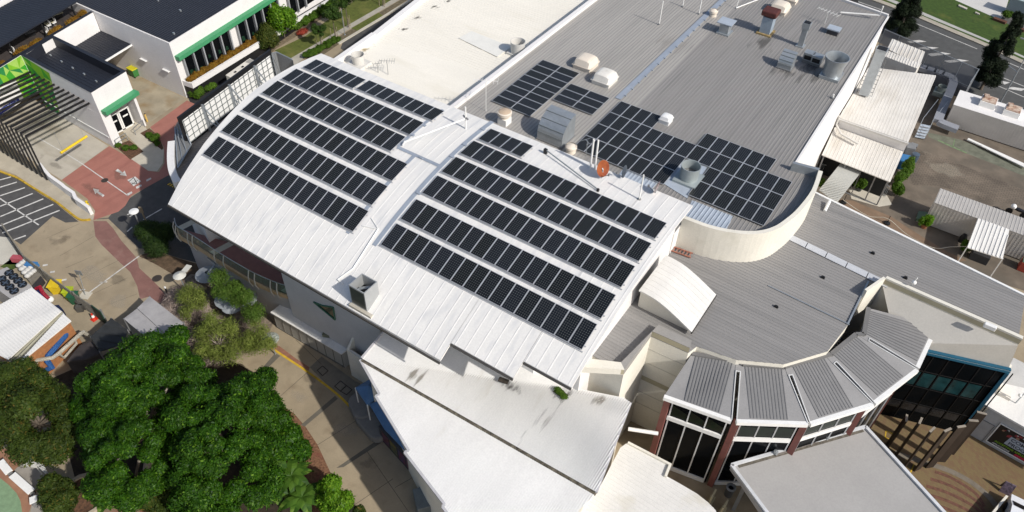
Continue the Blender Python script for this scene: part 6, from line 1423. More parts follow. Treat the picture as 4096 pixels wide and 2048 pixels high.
mb = MB(); pth = [W(D(*p), z) for p, z in (((765, 340), 1.4), ((905, 385), 1.4), ((928, 410), 1.4), ((920, 450), 1.2), ((860, 590), 1.0), ((865, 615), .9), ((950, 650), .8))]; pth = smoothpoly(pth, 4)
for a, b in zip(pth[:-1], pth[1:]): mb.bar(a, b + (b - a) * .25, .95, .5)
solo("ground_duct", mb, mat("grey_duct", (.25, .26, .29), .5, .05), "grey duct snaking from the annex to the shed box", "duct")
v = W(D(848, 500), 0); cyl_fan("yard_fan", (v.x, v.y, .7), .5, .6, mat("grey_green_fan", (.18, .21, .20), .5, .1), "grey-green open fan on a stand beside annex steps", base=.7, baseh=.5)
st = thing("steel_steps", "short grey steel steps with handrails beside the annex", "steps", W(D(760, 690), 0)); a, b = W(D(742, 690), 0), W(D(790, 635), 0)
s0, s1 = W(D(735, 695), 0), W(D(785, 705), 0); e0s = W(D(765, 630), .9); w_ = (s1 - s0)
for k in range(5): mb = MB(); p = s0 + (Vector((e0s.x, e0s.y, 0)) - s0) * (k / 5); mb.prism([p, p + w_, p + w_ + Vector((0, .45, 0)), p + Vector((0, .45, 0))], .14 + .2 * k, .2 + .2 * k); obj("tread", mb, blue_galv, st)
for s in (0, 1): mb = MB(); p = s0 + w_ * s; q = Vector((e0s.x, e0s.y, 1.0)) + w_ * s; mb.bar(p + Vector((0, 0, .9)), q + Vector((0, 0, .9)), .05); mb.bar(p, p + Vector((0, 0, .9)), .05); mb.bar(q + Vector((0, 0, .9)), q + Vector((.5, 4.8, .9)), .05); mb.bar(q, q + Vector((0, 0, .9)), .05); obj("handrail", mb, galv, st)
# screen fence by the street
fs = thing("mesh_street_fence", "tall translucent grey mesh fence on posts along the street", "fence", (-4, 97, 0))
fa, fb, fc = W(D(560, 235), 0), W(D(1010, 470), 0), W(D(985, 470), 0); fa = Vector((-9.2, 98.0, 0)); fb = Vector((2.25, 95.0, 0)); fc = Vector((2.0, 91.6, 0))
fmz = bpy.data.materials.new("fence_mesh"); fmz.use_nodes = True; n_, L_, b_ = nodes_of(fmz); b_.inputs["Base Color"].default_value = (.24, .25, .27, 1); b_.inputs["Alpha"].default_value = .62; b_.inputs["Roughness"].default_value = .6
mb = MB()
for a, b in ((fa, fb), (fb, fc)): mb.poly([a, b, b + Vector((0, 0, 3.9)), a + Vector((0, 0, 3.9))])
obj("mesh_panel", mb, fmz, fs)
for k in range(7): mb = MB(); p = fa + (fb - fa) * (k / 6); mb.bar(p, p + Vector((0, 0, 4.0)), .09); obj("post", mb, galv, fs)
mb = MB(); mb.bar(fa + Vector((0, 0, 3.95)), fb + Vector((0, 0, 3.95)), .07); mb.bar(fb + Vector((0, 0, 3.95)), fc + Vector((0, 0, 3.95)), .07); mb.bar(fa + Vector((0, 0, 1.6)), fb + Vector((0, 0, 1.6)), .05); obj("rail", mb, galv, fs)
mb = MB(); mb.prism([fa + Vector((0, -.2, 0)), fb + Vector((0, -.2, 0)), fb + Vector((0, -.1, 0)), fa + Vector((0, -.1, 0))], 0, 1.5); obj("lower_panel", mb, mat("lower_panel", (.16, .165, .18), .6, .08), fs)
mb = MB(); q = [W(zs(*p), z) for p, z in (((0, 0), 3.2), ((100, -10), 3.2), ((95, 95), 0), ((0, 70), 0))]; mb.slab(q, .05, Vector((0, -1, .2)).normalized()); solo("street_screen", mb, fmz, "grey mesh screen behind the far corner of grey roof", "screen")
# grey gabled container with awning
c2_ = container("grey_container", 3.55, 20, 69.0, 71.5, 2.75, "long grey corrugated container with ribbed roof in the yard", greyclad, (mat("pale_container_roof", (.42, .40, .375), .55, .06, .6), True))
aw = thing("lean_to_canopy", "white ribbed lean-to canopy on posts against the grey container", "canopy", (8.9, 66.6, 0)); q = [W(D(1005, 1245), 2.45), W(D(1190, 1290), 2.45), W(D(1207, 1165), 2.85), W(D(1050, 1105), 2.85)]; q = [Vector((7.45, 64.6, 2.5)), Vector((10.4, 64.9, 2.5)), Vector((10.15, 68.95, 2.85)), Vector((7.4, 68.95, 2.85))]
mb = MB(); mb.slab(q, .07); ribs(mb, q, lambda x, y: 2.5 + (y - 64.7) / 4.2 * .35, math.pi / 2, .34, .05, .05); obj("roof", mb, white_roof, aw)
for p in q[:2]: mb = MB(); mb.bar((p.x, p.y + .1, 0), (p.x, p.y + .1, 2.45), .09); obj("post", mb, white_paint, aw)
mb = MB(); mb.box((9.0, 66.8, .45), (1.6, .8, .9)); solo("work_bench", mb, mat("dark_bench", (.03, .03, .032), .7), "dark bench in the shade under the white lean-to", "bench", bevel=.03)
mb = MB(); a, b = W(D(1005, 700), .25), W(D(1300, 835), .25); mb.bar(a, b, .35, .14); mb.bar(a + Vector((1.5, -.5, .05)), b + Vector((0, -.4, .05)), .25, .1); solo("white_beam", mb, white_paint, "long white beams stacked on the ground beside the shed", "beam")
def blobs(mb, c, r, n=1): mb.sphere(c, r, 9, 6)
v = W(D(672, 838), 0); mb = MB(); mb.box((v.x, v.y, .6), (1.1, 1.4, 1.2), .2); solo("blue_tarp_stack", mb, mat("blue_tarp", (.03, .14, .32), .5, .15, 2), "blue tarpaulin covered stack at the annex corner", "stack", bevel=.15); v = W(D(728, 810), 0); mb = MB(); mb.lathe((v.x, v.y, 0), [(.38, 0), (.42, .4), (.4, .95), (.3, 1.0), (.01, 1.02)], 14); solo("blue_drum", mb, mat("slate_blue_drum", (.06, .085, .12), .5, .1), "slate blue drum standing right of the blue tarpaulin", "drum", smooth=True)
v = W(D(705, 770), 0); mb = MB(); mb.box((v.x, v.y, .5), (.9, 1.1, 1.0), .2); mb.box((v.x + .2, v.y + .9, .35), (.7, .6, .7)); solo("grey_cabinet", mb, mat("dull_steel_box", (.17, .175, .18), .5, .1), "grey steel cabinet behind the blue tarpaulin stack", "cabinet", bevel=.02)
v = W(D(770, 1100), 0); mb = MB(); mb.prism([W(D(*p), 0) for p in ((752, 1075), (805, 1080), (790, 1118), (740, 1112))], 0, .35); solo("green_lid_box", mb, mat("dull_green_lid", (.09, .15, .10), .6, .1), "flat dull green box beside the grey container end", "box")
v = W(D(1240, 1085), 0); mbk = thing("motorcycle", "dark motorcycle with white covered front parked behind container", "motorcycle", v)
for dx in (-.65, .65): mb = MB(); mb.tube([(v.x + dx, v.y - .06, .32), (v.x + dx, v.y + .06, .32)], .32, 16); obj("wheel", mb, black_paint, mbk, True)
mb = MB(); mb.tube([(v.x - .65, v.y, .35), (v.x - .4, v.y, .85), (v.x, v.y, .8), (v.x + .5, v.y, .78), (v.x + .75, v.y, .85)], [.08, .16, .2, .17, .08], 10); obj("body", mb, mat("bike_black", (.015, .015, .018), .3), mbk, True); mb = MB(); mb.sphere((v.x - .5, v.y, .95), .28); obj("windshield", mb, white_paint, mbk, True); mb = MB(); mb.tube([(v.x - .42, v.y - .35, 1.02), (v.x - .42, v.y + .35, 1.02)], .03, 6); obj("handlebar", mb, steel_grey, mbk)
v = W(H(1275, 70), 0); mb = MB(); mb.box((v.x + .4, v.y + .2, .5), (1.6, 1.0, 1.0)); rb_ = solo("red_skip", mb, mat("red_paint", (.32, .05, .03), .6, .1), "red bin with green lid at the right photo edge", "bin", bevel=.03); mb = MB(); mb.box((v.x + .4, v.y + .2, 1.04), (1.5, .9, .07)); obj("lid", mb, MATS["dull_green_lid"], rb_)
# roped posts beside lower roof
for k, p in enumerate(((378, 1020), (597, 1125))):
    v = W(D(*p), 0); t = thing("rope_post", "%s dark weighted post holding the sagging rope" % ["left", "right"][k], "post", v, "rope posts along the brown path"); mb = MB(); mb.bar(v, v + Vector((0, 0, 1.0)), .06); obj("pole", mb, black_paint, t); mb = MB(); mb.lathe(v, [(.32, 0), (.3, .15), (.1, .2), (.01, .2)], 12); obj("base", mb, black_paint, t)
mb = MB(); rp = smoothpoly([W(D(378, 1005), 1.0), W(D(500, 1085), .6), W(D(602, 1100), 1.0), W(D(700, 1180), .5), W(D(830, 1246), .7), W(D(920, 1242), .8), W(D(1000, 1240), 1.4)], 5); mb.tube(rp, .03, 5); solo("sagging_rope", mb, mat("pale_rope", (.5, .46, .38), .9), "pale rope sagging between posts along the lower roof edge", "rope")
# lamp posts
def lamp(p, q, label, z1=8.5):
    v = W(p, 0); top = Wall((v.x, v.y), (v.x + 1, v.y + .2)).hit(q); h = min(9.5, max(4, top.z)); t = thing("street_lamp", label, "street lamp", v); mb = MB(); mb.tube([v, v + Vector((0, 0, h))], [.09, .05], 8); obj("pole", mb, galv, t, True); mb = MB(); mb.tube([v + Vector((0, 0, h * .55)), v + Vector((-1.1, .5, h * .58))], .03, 6); mb.tube([v + Vector((0, 0, h - .05)), v + Vector((-.9, .2, h + .2))], .04, 6); obj("arm", mb, galv, t); mb = MB(); mb.box(v + Vector((-1.1, .25, h + .22)), (.6, .2, .1)); obj("head", mb, steel_grey, t)
lamp(D(1165, 522), D(1288, 215), "tall slim street lamp behind the white-roofed shed")
v = W(H(1240, 745), 3.6); t = thing("wall_camera_pole", "slim pole with two small cameras rising above poster building", "camera pole", v); mb = MB(); mb.tube([v, v + Vector((.1, 0, 3.6))], .045, 6); obj("pole", mb, galv, t); mb = MB()
for z in (1.1, 2.6): mb.sphere(v + Vector((-.12, -.08, z)), .13)
obj("camera", mb, white_paint, t, True)
v = W(H(1190, 1180), 0); t = thing("a_frame_sign", "small dark A-frame sign standing on the brick paving", "sign", v); 
for s in (-1, 1): mb = MB(); mb.slab([v + Vector((-.35, s * .3, 0)), v + Vector((.35, s * .3, 0)), v + Vector((.35, s * .03, 1.0)), v + Vector((-.35, s * .03, 1.0))], .03, Vector((0, s, .3)).normalized()); obj("panel", mb, mat("sign_dark", (.03, .025, .03), .5, .4, 6, col2=(.2, .15, .2)), t)
mb = MB(); a, b = W(H(1120, 1300), 1.4), W(H(1215, 1185), 1.4); a.z = b.z = 0; d = (b - a); mb.prism([a, b, b + Vector((.16, 0, 0)), a + Vector((.16, 0, 0))], 0, .9); solo("entry_low_wall", mb, cream_wall, "low cream wall at bottom right of the brick paving", "low wall")
v = W(H(1250, 1310), 0); car = thing("parked_car", "white parked car cut off at the bottom right corner", "car", v); mb = MB(); 
prof = [(-2.1, .35), (-2.1, .8), (-1.2, .95), (-.6, 1.4), (.8, 1.42), (1.5, 1.0), (2.1, .9), (2.1, .35)]
for s in (-1, 1): mb.poly([(v.x + s * .85, v.y + y - 1.2, z) for y, z in prof])
for (ya, za), (yb, zb_) in zip(prof, prof[1:] + prof[:1]): mb.poly([(v.x - .85, v.y + ya - 1.2, za), (v.x + .85, v.y + ya - 1.2, za), (v.x + .85, v.y + yb - 1.2, zb_), (v.x - .85, v.y + yb - 1.2, zb_)])
obj("body", mb, mat("car_white", (.7, .71, .73), .25, .02), car, bevel=.06); mb = MB()
mb.poly([(v.x - .7, v.y + .8 - 1.2 + .06, 1.435), (v.x + .7, v.y + .8 - 1.2 + .06, 1.435), (v.x + .75, v.y + 1.5 - 1.2, 1.03), (v.x - .75, v.y + 1.5 - 1.2, 1.03)]); obj("windscreen", mb, dark_glass, car)
for x, y in ((-.85, -1.3), (.85, -1.3), (-.85, 1.3), (.85, 1.3)): mb = MB(); mb.tube([(v.x + x - .08, v.y + y - 1.2, .32), (v.x + x + .08, v.y + y - 1.2, .32)], .32, 14); obj("wheel", mb, black_paint, car, True)
v = W(Z(2560, 1560, 2.639)(930, 1100), 0); t = thing("litter_bin", "round dark litter bin with pale rim in shade of glass entry", "bin", v); mb = MB(); mb.lathe(v, [(.3, 0), (.32, .8), (.33, .95)], 18); obj("body", mb, mat("bin_dark", (.09, .09, .09), .5), t, True); mb = MB(); mb.lathe(v, [(.33, .93), (.35, 1.0), (.22, 1.03), (.18, .9)], 18); obj("rim", mb, galv, t, True)
for k, (p, q) in enumerate((((745, 1165), (790, 1080)), ((860, 1280), (915, 1192)))):
    a, b = W(Z(2560, 1560, 2.639)(*p), .9), W(Z(2560, 1560, 2.639)(*q), .9); mb = MB(); mb.bar(a, b, .12, .9); mb.bar(Vector((a.x, a.y, .2)), Vector((b.x, b.y, .2)), .35, .4); solo("cream_barrier", mb, mat("cream_barrier", (.52, .46, .30), .6), "%s cream barrier panel in the shade below curved white roof" % ["left", "right"][k], "barrier", "cream barriers by the glass entry")
# ------------------------------------------------------------------ compound at the lower left
cz_ = 3.1
plant = thing("plant_room", "white ribbed roof plant room with dark valley and brick wall at left edge", "building", W(E(100, 400), 0)); q = [W(E(*p), cz_) for p in ((160, 158), (308, 276), (40, 520), (-160, 420), (-160, 330))]
mb = MB(); mb.prism(q, cz_ - .1, cz_); ribs(mb, q, lambda x, y: cz_, math.atan2((q[1] - q[0]).y, (q[1] - q[0]).x), .22, .04, .03); obj("upper_roof", mb, white_roof, plant)
q2 = [W(E(*p), cz_ - .15) for p in ((318, 290), (357, 325), (150, 495), (85, 545))]; mb = MB(); mb.prism(q2, cz_ - .25, cz_ - .15); ribs(mb, q2, lambda x, y: cz_ - .15, math.atan2((q[1] - q[0]).y, (q[1] - q[0]).x), .22, .04, .03); obj("lower_roof", mb, white_roof, plant)
q3 = [W(E(*p), cz_ - .3) for p in ((306, 274), (322, 292), (85, 548), (30, 525))]; mb = MB(); mb.prism(q3, cz_ - .4, cz_ - .3); mb.cur = 1
for t in (.35, .65): mb.bar(q3[0] + (q3[1] - q3[0]) * t + Vector((0, 0, .03)), q3[3] + (q3[2] - q3[3]) * t + Vector((0, 0, .03)), .12, .06)
obj("valley", mb, [mat("valley_grey", (.16, .15, .12), .8, .2, 3), mat("valley_cream", (.42, .40, .30), .7)], plant)
brick = mat("orange_brick", (.36, .155, .06), .85, .15, 4); w1, w2 = W(E(352, 335), 2.7), W(E(120, 520), 2.7); mb = MB(); n = Vector((-(w2 - w1).y, (w2 - w1).x, 0)).normalized() * 5
if n.x > 0: n = -n
mb.prism([w1, w2, w2 + n, w1 + n], 0, 2.72); obj("wall", mb, brick, plant)
b1 = W(E(360, 335), 1.2); q4 = [W(E(*p), 1.1) for p in ((340, 345), (372, 372), (300, 470), (215, 560), (150, 510))]; mb = MB(); mb.prism(q4, 0, 1.1); obj("brick_plinth", mb, brick, plant)
mb = MB(); q5 = [W(E(*p), 1.5) for p in ((268, 405), (318, 368), (312, 392), (280, 425))]; mb.prism(q5, 1.1, 1.5); obj("window_hood", mb, mat("grey_blue_panel", (.25, .31, .35), .5, .1), plant)
def pipe(pts, r, m, label): mb = MB(); mb.tube(pts, r, 8); mb.tube(pts, r, 8); return solo("pipe", mb, m, label, "pipe", smooth=True)
pb_ = mat("blue_pipe", (.06, .19, .50), .5, .1); pw_ = mat("cream_pipe", (.66, .62, .52), .6, .08, 2); pr_ = mat("red_pipe", (.50, .03, .06), .5, .1)
pipe([W(E(*p), z) for p, z in (((318, 375), 1.6), ((333, 378), 1.9), ((330, 400), 1.9), ((240, 505), 1.6), ((238, 530), 1.4), ((262, 560), .9), ((215, 580), .5))], .22, pb_, "thick blue pipe running over the brick plinth")
pipe([W(E(*p), z) for p, z in (((450, 405), 1.0), ((420, 382), 1.9), ((405, 392), 2.0), ((295, 490), 2.0), ((265, 512), 1.9), ((180, 525), 1.8), ((195, 560), .8))], .16, pw_, "long cream pipe bending round in front of brick plinth")
pipe([W(E(*p), z) for p, z in (((300, 495), 1.4), ((322, 512), .9), ((385, 440), .9), ((380, 430), .9))], .11, pw_, "shorter cream pipe with valves below the long cream pipe")
pipe([W(E(*p), z) for p, z in (((180, 165), 1.4), ((200, 155), 1.6), ((215, 185), 1.3), ((245, 215), .9))], .16, pr_, "red pipe elbow by the plant room corner"); pipe([W(E(*p), z) for p, z in (((175, 165), 1.0), ((205, 195), 1.2), ((240, 225), .7))], .13, mat("deep_blue_pipe", (.03, .05, .30), .5), "dark blue pipe beside the red pipe elbow")
mb = MB(); v = W(E(255, 222), .5); mb.sphere((v.x, v.y, .6), .3); solo("valve_flange", mb, white_paint, "white valve end below the red and blue pipes", "valve", smooth=True)
mb = MB(); q = [W(E(*p), .9) for p in ((270, 248), (295, 245), (318, 270), (290, 273))]; mb.prism(q, .2, .9); solo("navy_box", mb, mat("navy_box", (.015, .022, .06), .4), "navy blue box at the plant room roof corner", "box")
# chiller
zc_ = 2.5; q = [W(E(*p), zc_) for p in ((35, 55), (160, 152), (62, 222), (-90, 110))]; ch = thing("chiller_unit", "large grey rooftop chiller with rows of black fans at left edge", "chiller", W(E(40, 150), 0)); mb = MB(); mb.prism(q, .1, zc_); obj("case", mb, mat("chiller_grey", (.36, .345, .33), .5, .06, 1.2), ch)
fanb = mat("fan_black", (.012, .013, .016), .5)
for p in ((47, 86), (70, 105), (92, 125), (114, 145), (10, 117), (28, 137), (50, 158), (73, 178)):
    v = W(E(*p), zc_ + .02); mb = MB(); mb.lathe(v, [(.36, 0), (.36, .1), (.32, .1), (.3, .03), (.01, .03)], 18); f_ = obj("fan", mb, fanb, ch); mb = MB()
    for k in range(4): a = k * math.pi / 2 + .3; mb.bar(v + Vector((0, 0, .07)), v + Vector((math.cos(a) * .28, math.sin(a) * .28, .07)), .1, .02)
    mb.lathe(v + Vector((0, 0, .06)), [(.08, 0), (.07, .04), (.01, .05)], 10); obj("blade", mb, mat("blade_blue_grey", (.06, .08, .11), .4), f_)
t = thing("pallet_of_bags", "pallet of pale sacks with red and blue cartons by the fence", "pallet", W(E(130, 70), 0)); rr = random.Random(2); q = [W(E(*p), .5) for p in ((85, 50), (130, 15), (205, 90), (150, 130))]; mb = MB(); mb.prism(q, .05, .5); obj("pallet", mb, mat("pallet_grey", (.2, .18, .15), .9, .2, 3), t)
for i in range(4):
    for j in range(3):
        p = q[0] + (q[3] - q[0]) * ((i + .5) / 4.5) + (q[1] - q[0]) * ((j + .5) / 3); mb = MB(); mb.sphere((p.x, p.y, .68), .27, 8, 5, .7); obj("sack", mb, mat("pale_sack", (.52, .51, .48), .6, .08, 2), t, True)
for p, c, nm in (((95, 22), (.40, .08, .10), "red_carton"), ((165, 55), (.05, .18, .40), "blue_carton")): v = W(E(*p), .5); mb = MB(); mb.box((v.x, v.y, .7), (1.0, .5, .5), .5); obj("carton", mb, mat(nm, c, .6, .1), t)
mb = MB(); q = [W(E(*p), .45) for p in ((160, 150), (205, 100), (220, 118), (180, 165))]; mb.prism(q, 0, .45); solo("dark_crate", mb, mat("dark_crate", (.04, .035, .035), .7), "dark crate beside the pallet of pale sacks", "crate")
def bin2(p, label, m, s=.5): 
    v = W(E(*p), 0); t = thing("rubbish_bin", label, "bin", v); mb = MB(); mb.lathe(v, [(s * .8, 0), (s, .95)], 4); obj("body", mb, m, t); mb = MB(); mb.box((v.x, v.y, 1.0), (s * 1.6, s * 1.6, .08), .6); obj("lid", mb, m, t, bevel=.02)
bin2((295, 178), "yellow bin standing by the compound fence", MATS["safety_yellow"], .62); bin2((360, 210), "green bin with lime lid behind the yellow bin", mat("lime_lid", (.40, .48, .02), .5), .5); bin2((385, 232), "dark green bin next to the lime lidded bin", mat("dark_green_bin", (.02, .10, .05), .5), .5)
for k, p in enumerate(((405, 250), (425, 262), (408, 275))): v = W(E(*p), 0); mb = MB(); mb.box((v.x, v.y, .3), (.5, .4, .6), .4 * k); solo("scrap_box", mb, mat("scrap_grey", (.09, .085, .075), .8, .2), ["dark scrap box nearest the dark green bin", "dark scrap box against the compound fence", "dark scrap box lowest of the group by fence"][k], "box")
v = W(E(475, 318), 0); t = thing("traffic_cone", "orange-red traffic cone with white band by the fence gate", "traffic cone", v); mb = MB(); mb.lathe(v, [(.18, .03), (.05, .75), (.01, .76)], 14); mb.box((v.x, v.y, .02), (.5, .5, .04)); obj("cone", mb, mat("cone_red", (.60, .04, .02), .5), t, True); mb = MB(); mb.lathe(v, [(.135, .3), (.09, .55)], 14); obj("white_band", mb, white_paint, t, True)
# compound fence
fe = thing("slatted_fence", "weathered grey slatted fence dividing compound from the tan path", "fence", W(E(330, 180), 0)); fp = [W(E(*p), 0) for p in ((90, 5), (240, 115), (400, 235), (545, 335))]; fp = [W(A(50, 1195), 0), W(E(150, 55), 0), W(E(245, 130), 0), W(E(405, 250), 0), W(E(545, 345), 0)]; sl_ = mat("weathered_slat", (.20, .19, .165), .8, .2, 3)
for a, b in zip(fp[:-1], fp[1:]):
    mb = MB(); n_ = max(6, int((b - a).length / .22))
    for k in range(n_): p = a + (b - a) * (k / n_); mb.bar(p, p + Vector((0, 0, 1.6)), .10, .03)
    for z in (.3, 1.45): mb.bar(a + Vector((0, 0, z)), b + Vector((0, 0, z)), .06)
    obj("slat_panel", mb, sl_, fe); mb = MB(); mb.bar(a, a + Vector((0, 0, 1.75)), .12); obj("post", mb, sl_, fe)
gt = thing("green_gate", "dark green boarded gate at the end of slatted fence", "gate", fp[-1]); a, b = fp[-1], W(E(555, 385), 0); mb = MB(); g_a, g_b = W(E(500, 310), 0), W(E(545, 345), 0); mb.bar(g_a + Vector((.1, -.1, .9)), g_b + Vector((.1, -.1, .9)), .08, 1.7); obj("panel", mb, mat("gate_green", (.012, .05, .03), .7), gt); mb = MB(); mb.bar(g_b, g_b + Vector((0, 0, 1.9)), .12); obj("post", mb, steel_grey, gt)
# dark shade cloth roofs and grey shelter
zsh = 2.6; q = [W(E(*p), zsh) for p in ((560, 312), (640, 370), (625, 440), (500, 480), (455, 405))]; mb = MB(); mb.slab(q, .08); ribs(mb, q, lambda x, y: zsh, .4, .7, .05, .05); sh_ = solo("shade_cloth_roof", mb, mat("shade_cloth", (.03, .032, .033), .8, .2, 1.5), "black shade cloth roof at the end of the fence by big tree", "shade roof"); mb = MB()
for p in q: mb.bar((p.x, p.y, 0), p, .08)
obj("post", mb, steel_grey, sh_)
q = [W(E(*p), 1.6) for p in ((400, 445), (460, 425), (505, 490), (430, 520), (330, 530))]; mb = MB(); mb.prism(q, 0, 1.6); solo("dark_tank_cover", mb, mat("dark_brown_cover", (.055, .045, .042), .8, .2, 1.5), "dark brown covered tank below the black shade cloth", "tank cover", bevel=.1)
gs = thing("grey_shelter", "grey two-panel shelter roof beside the pink path and big tree", "shelter", W(E(740, 310), 0)); sm = dull(mat("shelter_grey", (.36, .345, .34), .6, .08, 1.0), "d", (.24, .23, .23), .5, .75, .8)
qa = [W(E(*p), 2.7) for p in ((752, 203), (922, 335), (850, 408), (690, 262))]; qb = [W(E(*p), 2.55) for p in ((690, 264), (850, 410), (760, 430), (622, 315))]
for q in (qa, qb): mb = MB(); mb.slab(q, .08); obj("roof_panel", mb, sm, gs)
for p in (qa[0], qa[1], qb[3], qb[2]): mb = MB(); mb.bar((p.x, p.y, 0), p, .09); obj("post", mb, steel_grey, gs)
# umbrellas, signs on the path
def umbrella(p, z, r, label, m, hole=False):
    v = W(E(*p), z); t = thing("garden_umbrella", label, "umbrella", (v.x, v.y, 0)); mb = MB(); mb.lathe((v.x, v.y, z), [(r, 0), (r * .55, .14), (.18 if hole else .04, .26)], 14); obj("canopy", mb, m, t); mb = MB(); mb.tube([(v.x, v.y, 0), (v.x, v.y, z + .3)], .05, 6); obj("pole", mb, galv, t)
    if hole: mb = MB(); mb.lathe((v.x, v.y, z + .22), [(.24, 0), (.01, .06)], 12); obj("vent_cap", mb, black_paint, t)
ugrey = mat("umbrella_grey", (.30, .32, .34), .7, .08); uw = mat("umbrella_white", (.55, .54, .49), .6, .05)
umbrella((903, 98), 2.2, .55, "small white round umbrella with board beside leafy bed", uw); v = W(E(918, 75), 2.0); mb = MB(); mb.box((v.x + .15, v.y + .35, 2.1), (.5, .8, .06), .3); solo("white_board", mb, uw, "white flat board behind the small white umbrella", "board")
umbrella((1045, 92), 2.3, 1.05, "grey round umbrella with dark centre beside balcony wall", ugrey, True); umbrella((1150, 215), 2.3, 1.15, "grey umbrella half hidden under the feathery trees", ugrey); umbrella((1235, 215), 2.3, 1.0, "grey umbrella nearest the low store corner", ugrey); umbrella((1170, 250), 2.2, .9, "pale grey umbrella below the half hidden one", ugrey)
v = W(F(72, 412), 2.1); t = thing("garden_umbrella", "speckled round umbrella by yellow path line and low store", "umbrella", (v.x, v.y, 0)); mb = MB(); mb.lathe((v.x, v.y, 2.0), [(.68, 0), (.38, .12), (.04, .2)], 16); obj("canopy", mb, mat("speckled_canopy", (.40, .43, .38), .6, .35, 7), t); mb = MB(); mb.tube([(v.x, v.y, 0), (v.x, v.y, 2.1)], .05, 6); obj("pole", mb, galv, t)
def bracket_lamp(): 
    a, b = W(E(1085, 40), 3.2), W(E(1045, 88), 2.9); mb = MB(); mb.bar(a, b, .1); a2_, b2_ = W(E(1045, 10), 3.4), W(E(1085, 42), 3.2); mb.bar(a2_, b2_, .14, .25); solo("wall_bracket", mb, galv, "steel wall bracket above the grey umbrella under balcony", "bracket")
bracket_lamp()
v = W(A(735, 1205), 0); t = thing("globe_lamp", "lamp post with round white disc head beside dark round shrub", "lamp", v); mb = MB(); mb.tube([v, v + Vector((0, 0, 3.4))], .06, 8); obj("pole", mb, galv, t); mb = MB(); mb.lathe(v + Vector((0, 0, 3.4)), [(.1, 0), (.42, .05), (.42, .12), (.01, .2)], 18); obj("head", mb, white_paint, t, True)
for k, p in enumerate(((690, 1195), (760, 1160), (770, 1195), (735, 1225))): v = W(A(*p), 0); t = thing("outdoor_chair", "%s outdoor chair in the shade beside globe lamp" % ["left dark", "pale back", "pale right", "pale front"][k], "chair", v); m_ = black_paint if k == 0 else galv; mb = MB(); mb.box((v.x, v.y, .45), (.5, .5, .05), k); obj("seat", mb, m_, t); mb = MB(); mb.box((v.x + .22 * math.cos(k), v.y + .22 * math.sin(k), .7), (.05, .5, .5), k); obj("backrest", mb, m_, t); [obj("leg", MB().bar((v.x + sx, v.y + sy, 0), (v.x + sx, v.y + sy, .45), .04), m_, t) for sx in (-.2, .2) for sy in (-.2, .2)]
v = W(A(735, 1115), 0); mb = MB(); mb.bar(v + Vector((0, 0, 0)), v + Vector((0, 0, 1.6)), .12); mb.box(v + Vector((0, 0, 1.5)), (.3, .1, .7), .6); solo("timber_post", mb, mat("pale_timber", (.30, .24, .16), .8, .15), "pale timber sign post by the shaded asphalt", "post")
v = W(E(850, 205), 0); mb = MB(); mb.bar(v, v + Vector((0, 0, 1.1)), .12); mb.cur = 1; mb.bar(v + Vector((0, 0, 1.1)), v + Vector((0, 0, 1.25)), .12); solo("bollard", mb, [black_paint, white_paint], "black bollard with white top at the end of pink path", "bollard")
v = W(E(430, 200), 0); t = thing("path_sign", "small dark sign on a leaning pole with white base plate", "sign", v); mb = MB(); mb.bar(v, v + Vector((-.3, .5, 2.2)), .05); obj("pole", mb, galv, t); mb = MB(); mb.box(v + Vector((-.3, .5, 2.25)), (.6, .06, .5), .4); obj("panel", mb, steel_grey, t); mb = MB(); mb.box(v + Vector((0, 0, .05)), (.9, .8, .06), .4); obj("base", mb, pale_conc, t)
# playground pieces
zq = Z(0, 1600, 2.874)
def bench(pa, pb, label, w=.5, h=.5):
    a, b = W(zq(*pa), h), W(zq(*pb), h); t = thing("bench", label, "bench", (a + b) / 2); mb = MB(); mb.bar(a, b, w, .08); obj("seat", mb, white_paint, t); 
    for s in (.1, .9): p = a + (b - a) * s; obj("leg", MB().box((p.x, p.y, h / 2), (.3, .3, h)), steel_grey, t)
    return t
bench((140, 860), (360, 1055), "long white bench with faint red lettering beside green play floor"); bench((0, 705), (105, 835), "white and grey bench at the left edge by the play floor"); bench((380, 1110), (385, 1185), "short white block seat below the lettered bench", .45)
mb = MB(); a, b = W(zq(365, 620), 2.2), W(zq(560, 870), 2.0); d = b - a; mk_ = []
n = Vector((-d.y, d.x, 0)).normalized(); mb.poly([a - n * .3, a + n * .3, b + n * .04, b - n * .04]); mb.slab([a - n * .3, a + n * .3, b + n * .04, b - n * .04], .12); sb_ = solo("white_sail_panel", mb, white_paint, "white tapering shade panel leaning out of the dark tree", "shade panel"); mb = MB(); p = W(zq(372, 715), 1.6); mb.box(p, (.9, .7, .06), .4); mb.bar((p.x, p.y, 0), p, .08); mb.bar((a.x, a.y, 0), a, .1); obj("table", mb, uw, sb_)
v = W(zq(985, 1130), 0); pl_ = thing("round_planter", "round raised planter with pale faceted wall under the big tree", "planter", v); mb = MB(); mb.lathe(v, [(1.75, 0), (1.75, .5), (1.5, .5), (1.5, .3)], 14); obj("wall", mb, mat("planter_wall", (.42, .36, .27), .85, .12), pl_); mb = MB(); mb.lathe(v + Vector((0, 0, .32)), [(1.5, 0), (.01, .1)], 14); obj("soil", mb, mulch, pl_)
v = W(zq(800, 1095), 0); mb = MB(); mb.lathe(v, [(.3, 0), (.34, .5), (.2, .7), (.01, .72)], 10); solo("orange_play_piece", mb, mat("orange_plastic", (.62, .27, .02), .5), "small orange play piece beside the round planter", "play equipment", smooth=True)
mb = MB(); v = W(E(918, 458), 1.2); mb.box(v, (.5, .4, .3), .5); solo("red_cover", mb, mat("red_orange", (.5, .09, .03), .6), "small red-orange cover between the trees", "cover")
